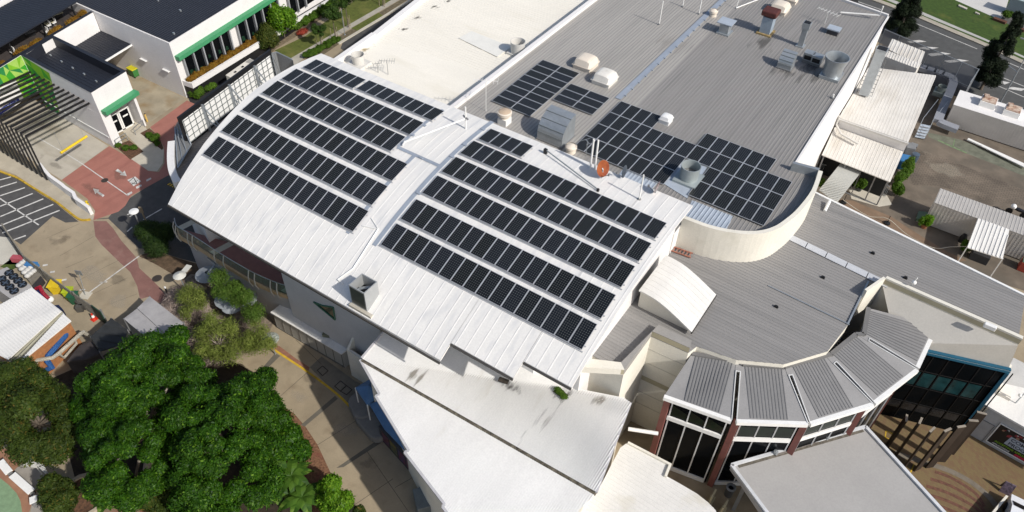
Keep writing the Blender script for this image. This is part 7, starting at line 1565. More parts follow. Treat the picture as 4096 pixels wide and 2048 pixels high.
# ------------------------------------------------------------------ trees and planting
def leaf_mat(name, c1, c2, c3=None, rough=.55, trans=.25):
    M = bpy.data.materials.new(name); M.use_nodes = True; n, L_, b = nodes_of(M); g = n.nodes.new("ShaderNodeNewGeometry")
    cr = n.nodes.new("ShaderNodeValToRGB"); L_.new(g.outputs["Random Per Island"], cr.inputs[0]); e = cr.color_ramp.elements; e[0].color = (*c1, 1); e[1].color = (*c2, 1)
    if c3: x = e.new(.93); x.color = (*c2, 1); e[-1].color = (*c3, 1)
    nz = n.nodes.new("ShaderNodeTexNoise"); L_.new(g.outputs["Position"], nz.inputs["Vector"]); nz.inputs["Scale"].default_value = .9; nz.inputs["Detail"].default_value = 3
    mr = n.nodes.new("ShaderNodeMapRange"); L_.new(nz.outputs["Fac"], mr.inputs[0]); mr.inputs[1].default_value = .3; mr.inputs[2].default_value = .7; mr.inputs[3].default_value = .72; mr.inputs[4].default_value = 1.25
    mx = n.nodes.new("ShaderNodeMix"); mx.data_type = 'RGBA'; mx.blend_type = 'MULTIPLY'; mx.inputs[0].default_value = 1; L_.new(cr.outputs[0], mx.inputs[6]); L_.new(mr.outputs[0], mx.inputs[7]); L_.new(mx.outputs[2], b.inputs["Base Color"])
    b.inputs["Roughness"].default_value = rough; b.inputs["Specular IOR Level"].default_value = .16
    tr = n.nodes.new("ShaderNodeBsdfTranslucent"); L_.new(mx.outputs[2], tr.inputs["Color"]); ms = n.nodes.new("ShaderNodeMixShader"); ms.inputs[0].default_value = trans
    out = [x for x in n.nodes if x.type == 'OUTPUT_MATERIAL'][0]; L_.new(b.outputs[0], ms.inputs[1]); L_.new(tr.outputs[0], ms.inputs[2]); L_.new(ms.outputs[0], out.inputs["Surface"]); return M
rng = np.random.default_rng(7)
def leaf_mesh(name, clumps, n, ln, wd, m, up=.35, droop=0.0, inner=.55):
    """n leaf faces spread through the outer part of every clump (cx,cy,cz,rx,ry,rz)"""
    C_ = np.array(clumps, float); w = C_[:, 3] * C_[:, 4]; w /= w.sum(); idx = rng.choice(len(C_), n, p=w); d = rng.normal(size=(n, 3)); d[:, 2] += up; d /= np.linalg.norm(d, axis=1)[:, None]
    rad = inner + (1 - inner) * rng.random(n) ** .6; P = C_[idx, :3] + d * C_[idx, 3:6] * rad[:, None] * (1 + .12 * rng.normal(size=n))[:, None]
    nr = d + rng.normal(size=(n, 3)) * .55; nr[:, 2] += .35; nr /= np.linalg.norm(nr, axis=1)[:, None]
    t = np.cross(nr, rng.normal(size=(n, 3))); t /= np.linalg.norm(t, axis=1)[:, None]; t[:, 2] -= droop; b = np.cross(nr, t); b /= np.linalg.norm(b, axis=1)[:, None]
    s = (.65 + .7 * rng.random(n))[:, None]; t = t * ln / 2 * s; b = b * wd / 2 * s
    V = np.stack([P - t, P + b, P + t, P - b], 1).reshape(-1, 3); org = np.array([C_[:, 0].mean(), C_[:, 1].mean(), 0.0])
    return V, org
def foliage(name, clumps, n, ln, wd, m, parent=None, **k):
    V, org = leaf_mesh(name, clumps, n, ln, wd, m, **k)
    if parent is not None: org = np.array(WL[parent.name])
    V = V - org; me = bpy.data.meshes.new(name); nq = len(V) // 4
    me.vertices.add(len(V)); me.vertices.foreach_set("co", V.ravel()); me.loops.add(len(V)); me.loops.foreach_set("vertex_index", np.arange(len(V), dtype=np.int32)); me.polygons.add(nq); me.polygons.foreach_set("loop_start", np.arange(0, len(V), 4, dtype=np.int32))
    me.materials.append(m); me.update(); me.validate(); o = bpy.data.objects.new(name, me); COL.objects.link(o)
    if parent is not None: o.parent = parent
    else: o.location = org
    WL[o.name] = Vector(org); return o
bark = mat("bark", (.16, .13, .10), .9, .2, 4); bark_pale = mat("pale_bark", (.34, .29, .24), .9, .15, 4)
def dome(px_list, zlo, zhi, r0, r1, n, tile=None, seed=1):
    """clumps over a crown: px polygon gives the outline at mid height; the crown is a dome zlo..zhi"""
    rs = np.random.default_rng(seed); P = [W(p, zlo + .6 * (zhi - zlo)) for p in px_list]; xy = np.array([[p.x, p.y] for p in P]); c = xy.mean(0); out = []; dxy = np.roll(xy, -1, 0) - xy
    def inside(q):
        k = False; j = len(xy) - 1
        for i in range(len(xy)):
            if (xy[i, 1] > q[1]) != (xy[j, 1] > q[1]) and q[0] < (xy[j, 0] - xy[i, 0]) * (q[1] - xy[i, 1]) / (xy[j, 1] - xy[i, 1]) + xy[i, 0]: k = not k
            j = i
        return k
    def edge(q): 
        s = np.clip(((q - xy) * dxy).sum(1) / np.maximum(1e-9, (dxy ** 2).sum(1)), 0, 1)[:, None]; return np.sqrt(((xy + dxy * s - q) ** 2).sum(1).min())
    lo, hi = xy.min(0), xy.max(0); R_ = max(edge(c), .5); tries = 0
    while len(out) < n and tries < 20000:
        tries += 1; q = lo + rs.random(2) * (hi - lo)
        if not inside(q): continue
        e0 = edge(q)
        if e0 < .45 * r0: continue
        e = min(1.0, e0 / R_); h = zlo + (zhi - zlo) * (1 - (1 - e) ** 2.2) * (.60 + .40 * rs.random()); r = r0 + (r1 - r0) * rs.random()
        if any((q[0] - o[0]) ** 2 + (q[1] - o[1]) ** 2 < (.62 * (r + o[3])) ** 2 * .80 for o in out): continue
        out.append((q[0], q[1], h - r * .5, r, r, r * .82))
        if e < .5 and rs.random() < .7: out.append((q[0], q[1], (h + zlo) / 2 - .4, r, r, r * .8))
    return out
def tree(name, label, px_list, zlo, zhi, r0, r1, ncl, nleaf, ln, wd, m, base, bm=bark, tr=.3, seed=1, cat="tree", group=None, **k):
    b = W(base, 0); t = thing(name, label, cat, b, group); cl = dome(px_list, zlo, zhi, r0, r1, ncl, seed=seed); foliage("crown", cl, nleaf, ln, wd, m, t, **k); mb = MB(); c = np.array(cl)[:, :3].mean(0); top = Vector((c[0], c[1], zlo * .75))
    mb.tube([b, b + (top - b) * .5 + Vector((.1, .05, 0)), top], [tr, tr * .8, tr * .6], 9); rs = random.Random(seed)
    for q in rs.sample(cl, min(16, len(cl))): e = Vector(q[:3]); mb.tube([top, top + (e - top) * .5 + Vector((0, 0, .3)), e], [tr * .45, tr * .28, tr * .1], 6)
    obj("trunk", mb, bm, t, True); return t
fig = leaf_mat("fig_leaf", (.009, .038, .002), (.038, .102, .005), (.12, .22, .018), .5, .25); dark_leaf = leaf_mat("dark_leaf", (.020, .038, .006), (.050, .075, .010), (.12, .085, .016), .6, .25); olive = leaf_mat("olive_leaf", (.15, .20, .04), (.26, .31, .07), (.34, .36, .12), .65, .5); bright = leaf_mat("bright_leaf", (.05, .13, .006), (.12, .24, .012), (.22, .34, .03), .5, .3); brush = leaf_mat("brush_leaf", (.012, .03, .006), (.03, .055, .010), (.06, .10, .02), .6, .2); pine = leaf_mat("pine_leaf", (.005, .010, .004), (.010, .018, .006), (.018, .028, .009), .7, .05); ochre = leaf_mat("ochre_leaf", (.20, .085, .012), (.27, .16, .02), (.13, .15, .02), .7, .25); palm_l = leaf_mat("palm_leaf", (.03, .08, .010), (.075, .15, .018), (.16, .24, .04), .5, .3); garden = leaf_mat("garden_leaf", (.04, .09, .008), (.085, .16, .015), (.14, .2, .03), .6, .3); twig = leaf_mat("dry_twig", (.22, .17, .145), (.36, .29, .25), (.42, .35, .30), .9, .05)
tree("fig_tree", "large bright green spreading tree filling the lower left, left half", [E(305, 640), E(340, 560), E(420, 540), E(500, 480), E(600, 420), E(680, 395), E(700, 310), E(800, 320), E(830, 400), E(900, 380), E(990, 480), E(990, 600), E(900, 640), E(860, 760), E(860, 900), E(780, 1040), E(660, 1120), E(540, 1140), E(390, 1110), E(360, 1060), E(400, 1000), E(360, 880), E(340, 800), E(420, 730), E(330, 720)], 4.2, 9.5, .55, .95, 170, 200000, .21, .09, fig, zq(1690, 900), bark_pale, .4, 3)
tree("fig_tree", "large bright green spreading tree filling the lower left, right half", [E(970, 600), E(1110, 600), E(1140, 530), E(1288, 470), F(40, 470), F(45, 600), F(115, 650), F(115, 740), F(90, 830), F(60, 900), F(60, 1060), F(0, 1140), E(1150, 1160), E(1060, 1288), E(900, 1288), E(830, 1180), E(790, 1020), E(740, 900), E(760, 760), E(820, 640), E(900, 600)], 4.2, 9.2, .55, .95, 160, 190000, .21, .09, fig, E(1080, 1050), bark_pale, .4, 4)
tree("fig_tree", "smaller bright green crown touching the grey shelter behind big tree", [E(840, 480), E(830, 400), E(870, 370), E(935, 380), E(940, 440), E(990, 560), E(900, 600)], 3.0, 5.6, .6, .9, 18, 16000, .3, .14, fig, E(900, 560), bark_pale, .2, 5)
tree("shady_tree", "dark olive tree with brownish patches at the left edge", [E(-120, 560), E(0, 520), E(70, 500), E(110, 480), E(190, 560), E(240, 600), E(300, 680), E(330, 800), E(320, 870), E(230, 905), E(130, 920), E(80, 985), E(30, 940), E(-10, 860), E(-150, 880)], 3.2, 7.5, .8, 1.2, 60, 52000, .26, .10, dark_leaf, E(120, 800), bark, .3, 6)
tree("shady_tree", "dark olive shrub tree below the white shade panel", [E(185, 1130), E(240, 1100), E(320, 1140), E(335, 1200), E(315, 1255), E(250, 1275), E(205, 1220)], 1.6, 4.0, .5, .8, 22, 18000, .22, .09, dark_leaf, E(260, 1220), bark, .15, 7)
tree("shady_tree", "dark green bushy tree with full crown at bottom edge", [E(680, 1180), E(760, 1150), E(830, 1170), E(840, 1240), E(760, 1280), E(690, 1250)], 1.8, 4.2, .5, .8, 20, 18000, .24, .10, dark_leaf, E(755, 1240), bark, .15, 8)
tree("leafy_shrub", "bright green shrub mass right of the big tree above mulch bed", [F(20, 840), F(90, 820), F(180, 850), F(235, 900), F(230, 950), F(150, 1000), F(60, 980), F(0, 940)], 1.8, 4.2, .5, .8, 26, 22000, .28, .13, fig, F(110, 950), bark, .15, 9, "shrub")
tree("leafy_shrub", "yellow-green shrub with small leaves at the bottom by the path", [F(300, 1150), F(360, 1090), F(430, 1120), F(470, 1210), F(430, 1280), F(340, 1260)], 1.2, 3.2, .45, .7, 20, 16000, .22, .10, bright, F(390, 1230), bark, .12, 10, "shrub")
tree("leafy_shrub", "small dark shrub at bottom edge beside paved path", [F(495, 1260), F(545, 1245), F(560, 1290), F(520, 1330)], .8, 1.8, .35, .5, 6, 4000, .18, .08, dark_leaf, F(530, 1300), bark, .06, 11, "shrub")
tree("feathery_tree", "light olive feathery tree beside the pink path", [E(890, 165), E(950, 130), E(1010, 150), E(1030, 200), E(980, 250), E(900, 250)], 2.0, 4.4, .5, 1.0, 12, 4200, .32, .035, olive, E(940, 280), bark_pale, .08, 12, inner=.0)
tree("feathery_tree", "olive green feathery tree below the balcony wall", [E(1055, 115), E(1130, 100), E(1200, 130), E(1230, 190), E(1288, 210), F(40, 260), F(30, 310), E(1250, 290), E(1180, 230), E(1090, 190)], 2.4, 5.2, .5, 1.0, 24, 13000, .28, .045, leaf_mat("olive_green_leaf", (.07, .14, .018), (.13, .215, .035), (.2, .26, .07), .65, .45), E(1180, 300), bark_pale, .1, 13, inner=.05)
tree("feathery_tree", "broad olive feathery tree in the middle of the leafy bed", [E(1000, 290), E(1080, 270), E(1180, 300), E(1220, 360), E(1200, 440), E(1080, 470), E(980, 430), E(960, 350)], 2.0, 4.6, .6, 1.1, 18, 9000, .30, .04, olive, E(1100, 430), bark_pale, .1, 14, inner=.0)
tree("feathery_tree", "thin olive tree arching toward the low store corner", [E(1230, 340), F(20, 300), F(70, 370), F(90, 430), F(50, 480), E(1288, 450), E(1220, 440)], 1.8, 4.0, .5, .9, 13, 5000, .30, .035, olive, E(1270, 460), bark_pale, .08, 15, inner=.0)
def bush(name, label, p, z, r, n, ln, wd, m, cat="shrub", group=None, sq=.8, **k):
    v = W(p, 0); t = thing(name, label, cat, v, group); rs = np.random.default_rng(int(abs(v.x * 97 + v.y * 13))); cl = []
    for i in range(7): a, q = rs.random() * 6.28, rs.random() ** .5; cl.append((v.x + math.cos(a) * q * r * .7, v.y + math.sin(a) * q * r * .7, z * (.45 + .35 * rs.random()), r * .55, r * .55, z * .42 * sq))
    foliage("foliage", cl, n, ln, wd, m, t, **k); mb = MB(); mb.tube([v, v + Vector((0, 0, z * .5))], .05, 6); obj("stem", mb, bark, t); return t
foliage("dry_brush", [(W(p, .8).x, W(p, .8).y, .8, 1.1, 1.1, .7) for p in (E(880, 250), E(930, 290), E(980, 330), E(1010, 250), E(1060, 230), E(930, 360), E(980, 420), E(900, 330), E(1040, 480), E(1100, 480), E(1000, 170), E(1170, 460), E(860, 290), E(950, 230), E(900, 210), E(880, 400), E(1240, 300))], 30000, .7, .03, twig, up=.6, inner=.1); tag(bpy.data.objects["dry_brush"], "grey-brown bare twiggy brush filling the bed below feathery trees", "brush", None, "stuff")
bush("round_shrub", "dark round bottlebrush shrub beside globe lamp at shaded corner", A(815, 1265), 2.6, 1.75, 22000, .4, .045, brush, up=.4)
# palms
def palm(label, p, z, nf, L_, seed, m=None):
    v = W(p, 0); t = thing("palm", label, "palm", v); rs = random.Random(seed); top = v + Vector((0, 0, z)); mb = MB(); mb.tube([v, top], [.12, .09], 8); obj("trunk", mb, bark, t, True)
    for k in range(nf):
        a = 6.283 * k / nf + rs.random() * .5; d = Vector((math.cos(a), math.sin(a), 0)); n = Vector((-d.y, d.x, 0)); el = .3 + .5 * rs.random(); mb = MB(); prev = None; N = 9; ll = L_ * (.8 + .4 * rs.random())
        for i in range(N + 1):
            s = i / N; c = top + d * ll * s + Vector((0, 0, ll * (el * s - .95 * s * s))); w = .34 * math.sin(math.pi * min(1, .12 + s * .95)) + .02
            if prev is not None:
                pc, pw_ = prev
                for sg in (-1, 1):
                    mb.poly([pc, c, c + n * sg * w + Vector((0, 0, -.12 * w)) + d * .16, pc + n * sg * pw_ + Vector((0, 0, -.12 * pw_)) + d * .12])
            prev = (c, w)
        obj("frond", mb, m or palm_l, t)
palm("light green palm between dark tree and big tree", E(330, 1010), 2.2, 9, 1.7, 1); palm("green palm below the bright shrub mass over dark shade", F(130, 1080), 2.2, 10, 1.9, 2); palm("second green palm nearer the bottom with broad fronds", F(200, 1170), 1.8, 9, 1.7, 3); palm("low palm at the bottom with upright pale fronds", F(110, 1215), 1.6, 8, 1.4, 4); palm("palm at the bottom edge by yellow-green shrub", F(250, 1270), 1.6, 9, 1.6, 5); palm("low palm with yellow fronds at bottom right of planter", zq(1270, 1170), .7, 8, 1.0, 6)
# office planter hedge, garden bed shrubs, street trees
hd = thing("planter_hedge", "orange-brown clipped hedge along office planter above black base", "hedge", fw_.at(9, 1.5, .85)); cl = []
for k in range(46): p = fw_.at(.5 + k * .4, 2.28 - .019 * k, .70 + .12 * math.sin(k * 1.7)); cl.append((p.x, p.y, p.z + .1 * math.sin(k * 2.3), .42, .34, .36))
foliage("foliage", cl, 30000, .16, .05, ochre, hd, inner=.4)
foliage_terr = thing("terrace_hedge", "row of ochre shrubs along the terrace parapet", "hedge", (-83, 34, 5.7)); cl = []
for p in ((0, 690), (200, 560), (250, 530), (350, 480), (400, 450), (560, 350), (610, 310), (750, 240), (790, 210), (880, 140), (920, 110), (940, 80)):
    v = W(a1(*p), 6.2); cl.append((v.x, v.y, 6.1, .5, .55, .45)); cl.append((v.x + .2, v.y + .3, 6.2, .35, .35, .4))
foliage("foliage", cl, 12000, .22, .05, ochre, foliage_terr, inner=.2)
for k, p in enumerate(((600, 200), (540, 285), (340, 385))):
    v = W(a1(*p), 5.72); t = thing("terrace_bench", "%s pale slab bench on dark terrace under pergola edge" % ["long", "middle", "left dark"][k], "bench", v); mb = MB(); L_2 = [1.9, .9, 1.1][k]; mb.box((v.x, v.y, 6.2), (.45, L_2, .08), -.13); obj("seat", mb, mat("khaki_slab", (.36, .33, .21), .6, .1) if k < 2 else mat("charcoal_slab", (.10, .10, .105), .5), t); mb = MB(); mb.box((v.x, v.y, 5.93), (.35, L_2 * .8, .42), -.13); obj("base", mb, black_paint, t)
for k, p in enumerate(((535, 305), (590, 275), (510, 375), (150, 590))):
    v = W(a1(*p), 5.72); t = thing("terrace_chair", "%s white chair on the dark terrace" % ["left of a pair, moulded", "right of a pair, moulded", "lone low", "far left low"][k], "chair", v); mb = MB(); mb.box((v.x, v.y, 6.1), (.42, .42, .06)); obj("seat", mb, white_paint, t); mb = MB(); mb.box((v.x - .02, v.y + .2, 6.35), (.42, .06, .5)); obj("backrest", mb, white_paint, t); mb = MB(); mb.lathe((v.x, v.y, 5.72), [(.2, 0), (.05, .05), (.04, .36)], 8); obj("leg", mb, steel_grey, t)
bush("garden_tree", "bright lime green leafy tree at the corner of office planter", zb3(1290, 400), 4.0, 1.55, 17000, .3, .14, bright, "tree"); bush("garden_tree", "darker olive tree left of the lime green tree", zb3(1130, 510), 3.3, 1.4, 14000, .26, .10, leaf_mat("mid_olive", (.03, .05, .008), (.075, .09, .014), (.14, .13, .02), .6, .25), "tree"); bush("garden_tree", "dim shrub in the shade under the olive tree", zb3(1030, 560), 1.8, 1.2, 6000, .22, .09, dark_leaf)
bush("ground_shrub", "leafy green shrub at the left end of billboard", A(995, 492), 1.2, .75, 8000, .2, .09, garden); bush("ground_shrub", "low dark green shrub right of the leafy one behind billboard", A(1060, 455), .9, .8, 6000, .2, .09, garden)
for k in range(11):
    t_ = k / 10; p = zb3(1430 + 440 * t_ + (8 if k % 2 else -8), 300 - 270 * t_); bush("hedge_shrub", "%s green shrub from the near end along the black office base" % ORD[k], p, 1.1, .65, 3000, .2, .09, garden, group="shrubs along the black office base")
for k in range(7):
    t_ = k / 6; p = zb3(1520 + 300 * t_, 600 - 170 * t_); bush("verge_shrub", "%s low shrub from the vault end along back road verge" % ORD[k], p, .7, .65, 2400, .16, .07, garden, group="low shrubs along the back road verge")
mb = MB(); v = W(zb3(1470, 345), 0); cl = [(v.x, v.y, .25, .6, .9, .25)]; o_ = foliage("red_groundcover", cl, 1500, .14, .06, leaf_mat("red_leaf", (.22, .03, .02), (.33, .07, .04), None, .7, .2)); tag(o_, "small red ground cover patch in the lawn edge bed", "ground cover", None, "stuff")
for k, (p, z, r) in enumerate((((1665, 480), 3.0, .75), ((1810, 400), 4.2, 1.15), ((1940, 280), 4.6, 1.35), ((2300, 60), 4.6, 1.5))):
    v = W(zb3(*p), 0); t = thing("young_tree", ["smallest young staked tree nearest the vault", "dark young tree beside the side footpath", "wide young tree with three stakes by back road", "young tree at the top edge by back road"][k], "tree", v); rs = np.random.default_rng(k); cl = []
    for i in range(12): a, q = rs.random() * 6.28, rs.random() ** .5; cl.append((v.x + math.cos(a) * q * r, v.y + math.sin(a) * q * r, z * (.66 + .3 * rs.random()), r * .42, r * .42, r * .36))
    foliage("crown", cl, 5200, .2, .09, leaf_mat("young_leaf_%s" % "abcd"[k], (.02, .05, .008), (.05, .09, .014), None, .6, .25), t, inner=.2); mb = MB(); top = v + Vector((0, 0, z * .7)); mb.tube([v, top], [.07, .05], 6)
    for q in cl[:7]: mb.tube([top - Vector((0, 0, .3)), Vector(q[:3])], [.035, .015], 5)
    obj("trunk", mb, bark, t); [obj("stake", MB().bar(v + Vector((dx, dy, 0)), v + Vector((dx, dy, 1.5)), .05), mat("stake_timber", (.35, .28, .2), .8), t) for dx, dy in ((-.4, -.3), (.4, -.2), (0, .4))]
v = W(zb3(1905, 360), 0); t = thing("sign_pole", "thin steel pole beside the wide young tree", "pole", v); mb = MB(); mb.tube([v, v + Vector((0, 0, 3.6))], .05, 6); obj("pole", mb, galv, t); mb = MB(); mb.lathe(v, [(.12, 0), (.1, .08), (.05, .1)], 8); obj("foot", mb, galv, t)
# beds by the shop path
for k, (p, z, r) in enumerate((((600, 742), .5, .28), ((640, 755), .5, .4), ((675, 750), .45, .35), ((785, 705), .7, .55), ((760, 690), .5, .4), ((795, 730), .4, .3))): bush("bed_shrub", ["small round clump at left of first garden bed", "grassy clump in the middle of first garden bed", "grassy clump at right of first garden bed", "large grassy mound in second garden bed", "brownish clump at back of second garden bed", "small clump at front tip of second garden bed"][k], A(*p), z, r, 2200, .22, .05, garden)
# dark street pines
def conifer(label, base, top, r, seed):
    b = W(base, 0); tp = Wall((b.x, b.y), (b.x + 1, b.y + .1)).hit(top); h = min(13, max(7, tp.z)); t = thing("conifer_tree", label, "tree", b); rs = np.random.default_rng(seed); cl = []
    for i in range(60):
        s = .12 + .88 * rs.random(); a = rs.random() * 6.28; rr_ = r * (1 - .8 * s) * (.35 + .65 * rs.random()); cl.append((b.x + math.cos(a) * rr_, b.y + math.sin(a) * rr_, h * s, .75 * (1.15 - .7 * s), .75 * (1.15 - .7 * s), .55))
    foliage("crown", cl, 42000, .3, .07, pine, t, inner=.15); mb = MB(); mb.tube([b, b + Vector((0, 0, h * .95))], [.2, .04], 8); obj("trunk", mb, bark, t, True)
conifer("dark conifer left, behind the corner of grey roof", D(655, 165), D(660, -110), 2.0, 31); conifer("tall dark conifer right, beside the mesh street fence", D(1070, 450), D(1180, 60), 2.3, 32)
# yard plants
def pot(label, p, r, h, pm_, fz, fr, fm, n=3500):
    v = W(p, 0); t = thing("potted_plant", label, "potted plant", v); mb = MB(); mb.lathe(v, [(r * .75, 0), (r, h), (r * 1.08, h), (r * .9, h - .06), (.01, h - .08)], 16, True); obj("pot", mb, pm_, t, True); rs = np.random.default_rng(int(r * 100 + h * 10)); cl = [(v.x + rs.normal() * fr * .3, v.y + rs.normal() * fr * .3, h + fz * (.2 + .5 * rs.random()), fr * .6, fr * .6, fz * .4) for _ in range(6)]; foliage("foliage", cl, n, .26, .08, fm, t, inner=.1)
pot("leafy plant in a dark pot by the picket gate", D(455, 958), .32, .5, mat("dark_pot", (.035, .045, .045), .4), 1.0, .5, garden); pot("small palm in a terracotta pot beside container end", D(782, 1145), .32, .5, mat("terracotta_pot", (.30, .12, .06), .7), 1.2, .5, bright)
for k, (p, z, r) in enumerate((((680, 885), 2.0, .7), ((655, 930), 1.8, .65), ((635, 985), 1.5, .55))): bush("yard_shrub", ["yard shrub nearest the blue tarpaulin stack", "yard shrub in the middle beside the gate", "lowest yard shrub at the end of gate"][k], D(*p), z, r, 5000, .24, .09, garden)
bush("yard_shrub", "small shrub between curved parapet and walkway roof", D(245, 945), 1.2, .5, 2500, .2, .08, garden); bush("yard_shrub", "shrub beside lean-to canopy post against container", D(985, 1268), 1.2, .45, 2500, .2, .08, garden)
mb = MB(); v = W(D(972, 1215), 0); mb.lathe(v, [(.3, 0), (.34, .5), (.2, .9), (.01, 1.0)], 10); solo("black_sack", mb, black_paint, "black wrapped bundle leaning on the container wall", "sack", smooth=True)
v = W(G(243, 690), 8.05); cl = [(v.x + dx, v.y + dy, 8.12, .3, .22, .12) for dx, dy in ((0, 0), (.35, -.1), (-.25, .1))]; o_ = foliage("roof_weed", cl, 900, .14, .05, garden); tag(o_, "green weed growing in leaf litter on low white roof", "weed")
v = W(F(1245, 630), 8.03); mb = MB(); mb.box((v.x, v.y, 8.1), (.7, .35, .14), .2); solo("leaf_litter_pile", mb, MATS["leaf_litter"], "dark leaf litter pile under the vault eave step", "litter", bevel=.04)
v = W(zs(2050, 180), 0); t = thing("roadside_cabinet", "pale blue-grey cabinet at the top right corner", "cabinet", v); mb = MB(); mb.box((v.x, v.y, 1.1), (3.0, 1.8, 2.2), -.2); obj("case", mb, mat("cabinet_blue_grey", (.30, .35, .36), .5, .06), t); mb = MB(); mb.box((v.x, v.y, 2.25), (3.1, 1.9, .12), -.2); obj("lid", mb, mat("cabinet_lid", (.45, .53, .53), .5), t)
for k, p in enumerate(((1830, 265), (2060, 360))): mb = MB(); v = W(zs(*p), 0); mb.box((v.x, v.y, .15), (1.7, .6, .3), -.25); solo("brick_kerb_block", mb, mat("brown_brick", (.12, .05, .03), .8, .15), "%s brown brick block beside the grey pad" % ["left", "right"][k], "block")
v = W(zs(1885, 215), 0); bush("street_shrub", "small shrub by the white pad corner above tall conifer", zs(1895, 235), 1.2, .7, 2500, .2, .08, garden)

# ------------------------------------------------------------------ dirt that has its own shape: soot, runs and tyre marks
def stain_mat(name, col, thr, scale, sx=1, sy=1, mx_a=.75):
    M = bpy.data.materials.new(name); M.use_nodes = True; n, L_, b = nodes_of(M); b.inputs["Base Color"].default_value = (*col, 1); b.inputs["Roughness"].default_value = .9
    g = n.nodes.new("ShaderNodeNewGeometry"); mp = n.nodes.new("ShaderNodeMapping"); L_.new(g.outputs["Position"], mp.inputs[0]); mp.inputs["Scale"].default_value = (sx, sy, 1); nz = n.nodes.new("ShaderNodeTexNoise"); L_.new(mp.outputs[0], nz.inputs["Vector"]); nz.inputs["Scale"].default_value = scale; nz.inputs["Detail"].default_value = 6
    tc = n.nodes.new("ShaderNodeTexCoord"); sp = n.nodes.new("ShaderNodeSeparateXYZ"); L_.new(tc.outputs["UV"], sp.inputs[0])
    def m(op, a, c):
        k = n.nodes.new("ShaderNodeMath"); k.operation = op
        for i, v in enumerate((a, c)):
            if isinstance(v, (int, float)): k.inputs[i].default_value = v
            else: L_.new(v, k.inputs[i])
        return k.outputs[0]
    ed = m('MULTIPLY', m('MULTIPLY', m('PINGPONG', sp.outputs[0], .5), m('PINGPONG', sp.outputs[1], .5)), 4.0)
    f = m('MULTIPLY', m('SUBTRACT', m('ADD', nz.outputs["Fac"], m('MULTIPLY', ed, .35)), thr), 3.2); k = n.nodes.new("ShaderNodeClamp"); L_.new(f, k.inputs[0]); k.inputs[2].default_value = mx_a; L_.new(k.outputs[0], b.inputs["Alpha"]); return M
def stain(pts, M, parent=None, name="dirt_stain"):
    mb = MB(); mb.poly(pts); o = obj(name, mb, M, parent); uv = o.data.uv_layers.new(name="UVMap")
    for k, c in enumerate(((0, 0), (1, 0), (1, 1), (0, 1))): uv.data[k].uv = c
    if parent is None: o["kind"] = "structure"
    return o
soot = stain_mat("soot_stain", (.035, .03, .025), .62, 2.2, 1.6, .5); run_ = stain_mat("water_run", (.22, .19, .14), .66, 1.4, 2.5, .25, .55); tyre = stain_mat("tyre_mark", (.09, .075, .06), .66, 1.0, .5, .5, .22); paled = stain_mat("pale_dust", (.42, .37, .29), .62, .6, .5, .5, .28); grime = stain_mat("roof_grime", (.10, .095, .09), .60, 1.0, 2.0, .3, .55)
zlo = lambda p, off=.02: Vector((p.x, p.y, z1f(p.x, p.y) + off))
def on_low(ps, z=7.9): return [zlo(W(p, z), .03) for p in ps]
stain(on_low([F(880, 560), F(1010, 560), F(990, 490), F(870, 500)]), soot, lr); stain(on_low([F(1215, 680), G(60, 700), G(40, 630), F(1230, 610)]), soot, lr); stain(on_low([G(180, 740), G(320, 740), G(310, 660), G(180, 660)]), soot, lr)
stain(on_low([G(0, 960), G(130, 960), G(300, 700), G(180, 690)]), run_, lr); stain(on_low([F(700, 600), F(850, 690), F(880, 560), F(740, 520)]), run_, lr); stain(on_low([G(340, 760), G(470, 760), G(540, 700), G(400, 690)]), run_, lr)
hz = lambda ps, z, off: [W(p, z) + Vector((0, 0, off)) for p in ps]
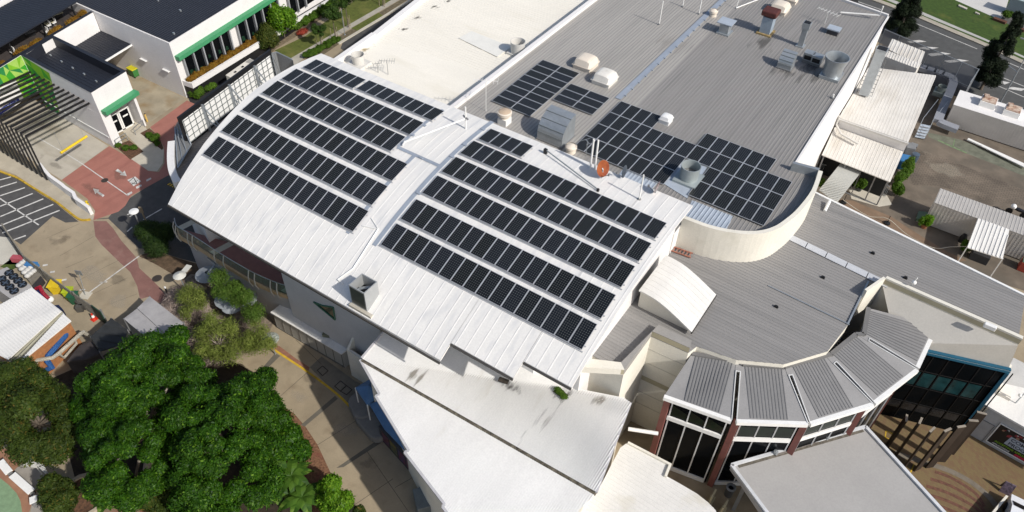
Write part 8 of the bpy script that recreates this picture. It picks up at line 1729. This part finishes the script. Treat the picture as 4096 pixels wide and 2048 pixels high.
stain(hz([D(100, 420), D(330, 420), D(360, 250), D(130, 250)], ZG, .034), grime, hall); stain(hz([C(1180, 260), C(1320, 280), C(1330, 170), C(1190, 160)], ZG, .034), grime, hall); stain(hz([D(-20, 400), D(120, 430), D(200, 330), D(40, 300)], ZG, .035), grime, hall); stain(hz([C(600, 260), C(900, 330), C(1000, 180), C(700, 120)], ZG, .034), stain_mat("pale_streak", (.36, .34, .31), .66, .8, 2.6, .12, .5), hall)
for p in ((730, 150), (800, 92), (880, 35), (950, 8)): stain(hz([B(p[0] - 22, p[1] + 10), B(p[0] + 45, p[1] + 10), B(p[0] + 50, p[1] - 14), B(p[0] - 20, p[1] - 14)], zw, .03), soot, wh)
stain(hz([B(455, 300), B(520, 300), B(640, 215), B(595, 200)], zw, .03), stain_mat("ochre_run", (.30, .24, .12), .62, 1.6, 1, 1, .6), wh)
for ps in ([A(560, 800), A(700, 880), A(650, 960), A(500, 870)], [A(420, 880), A(560, 960), A(510, 1040), A(380, 950)], [A(220, 760), A(400, 860), A(330, 900), A(180, 800)], [A(230, 1140), A(430, 1140), A(440, 1240), A(180, 1250)]): stain(hz(ps, 0, .03), tyre)
for ps in ([E(380, 0), E(560, 40), E(540, 180), E(330, 110)], [E(480, 200), E(690, 140), E(700, 260), E(560, 300)], [F(110, 640), F(280, 640), F(330, 780), F(200, 820)], [F(380, 860), F(520, 800), F(600, 900), F(440, 960)], [D(760, 760), D(1000, 800), D(1050, 930), D(780, 900)]): stain(hz(ps, 0, .03), paled)
for ps in ([E(540, 60), E(660, 100), E(640, 160), E(520, 140)], [F(200, 600), F(290, 560), F(360, 640), F(280, 680)], [F(440, 1000), F(600, 960), F(680, 1080), F(520, 1120)], [D(740, 700), D(850, 760), D(800, 850), D(690, 800)], [D(1000, 950), D(1200, 1000), D(1180, 1080), D(1000, 1040)]): stain(hz(ps, 0, .034), tyre)
mk = MB()
for p, q in ((E(330, 60), E(470, 0)), (E(400, 120), E(600, 20)), (E(470, 190), E(640, 110)), (E(560, 240), E(690, 190)), (A(300, 1288), A(470, 1190)), (A(230, 1200), A(400, 1125))): line(p, q, .03, .012, mk)
struct("paving_joint", mk, MATS["joint_dark"])
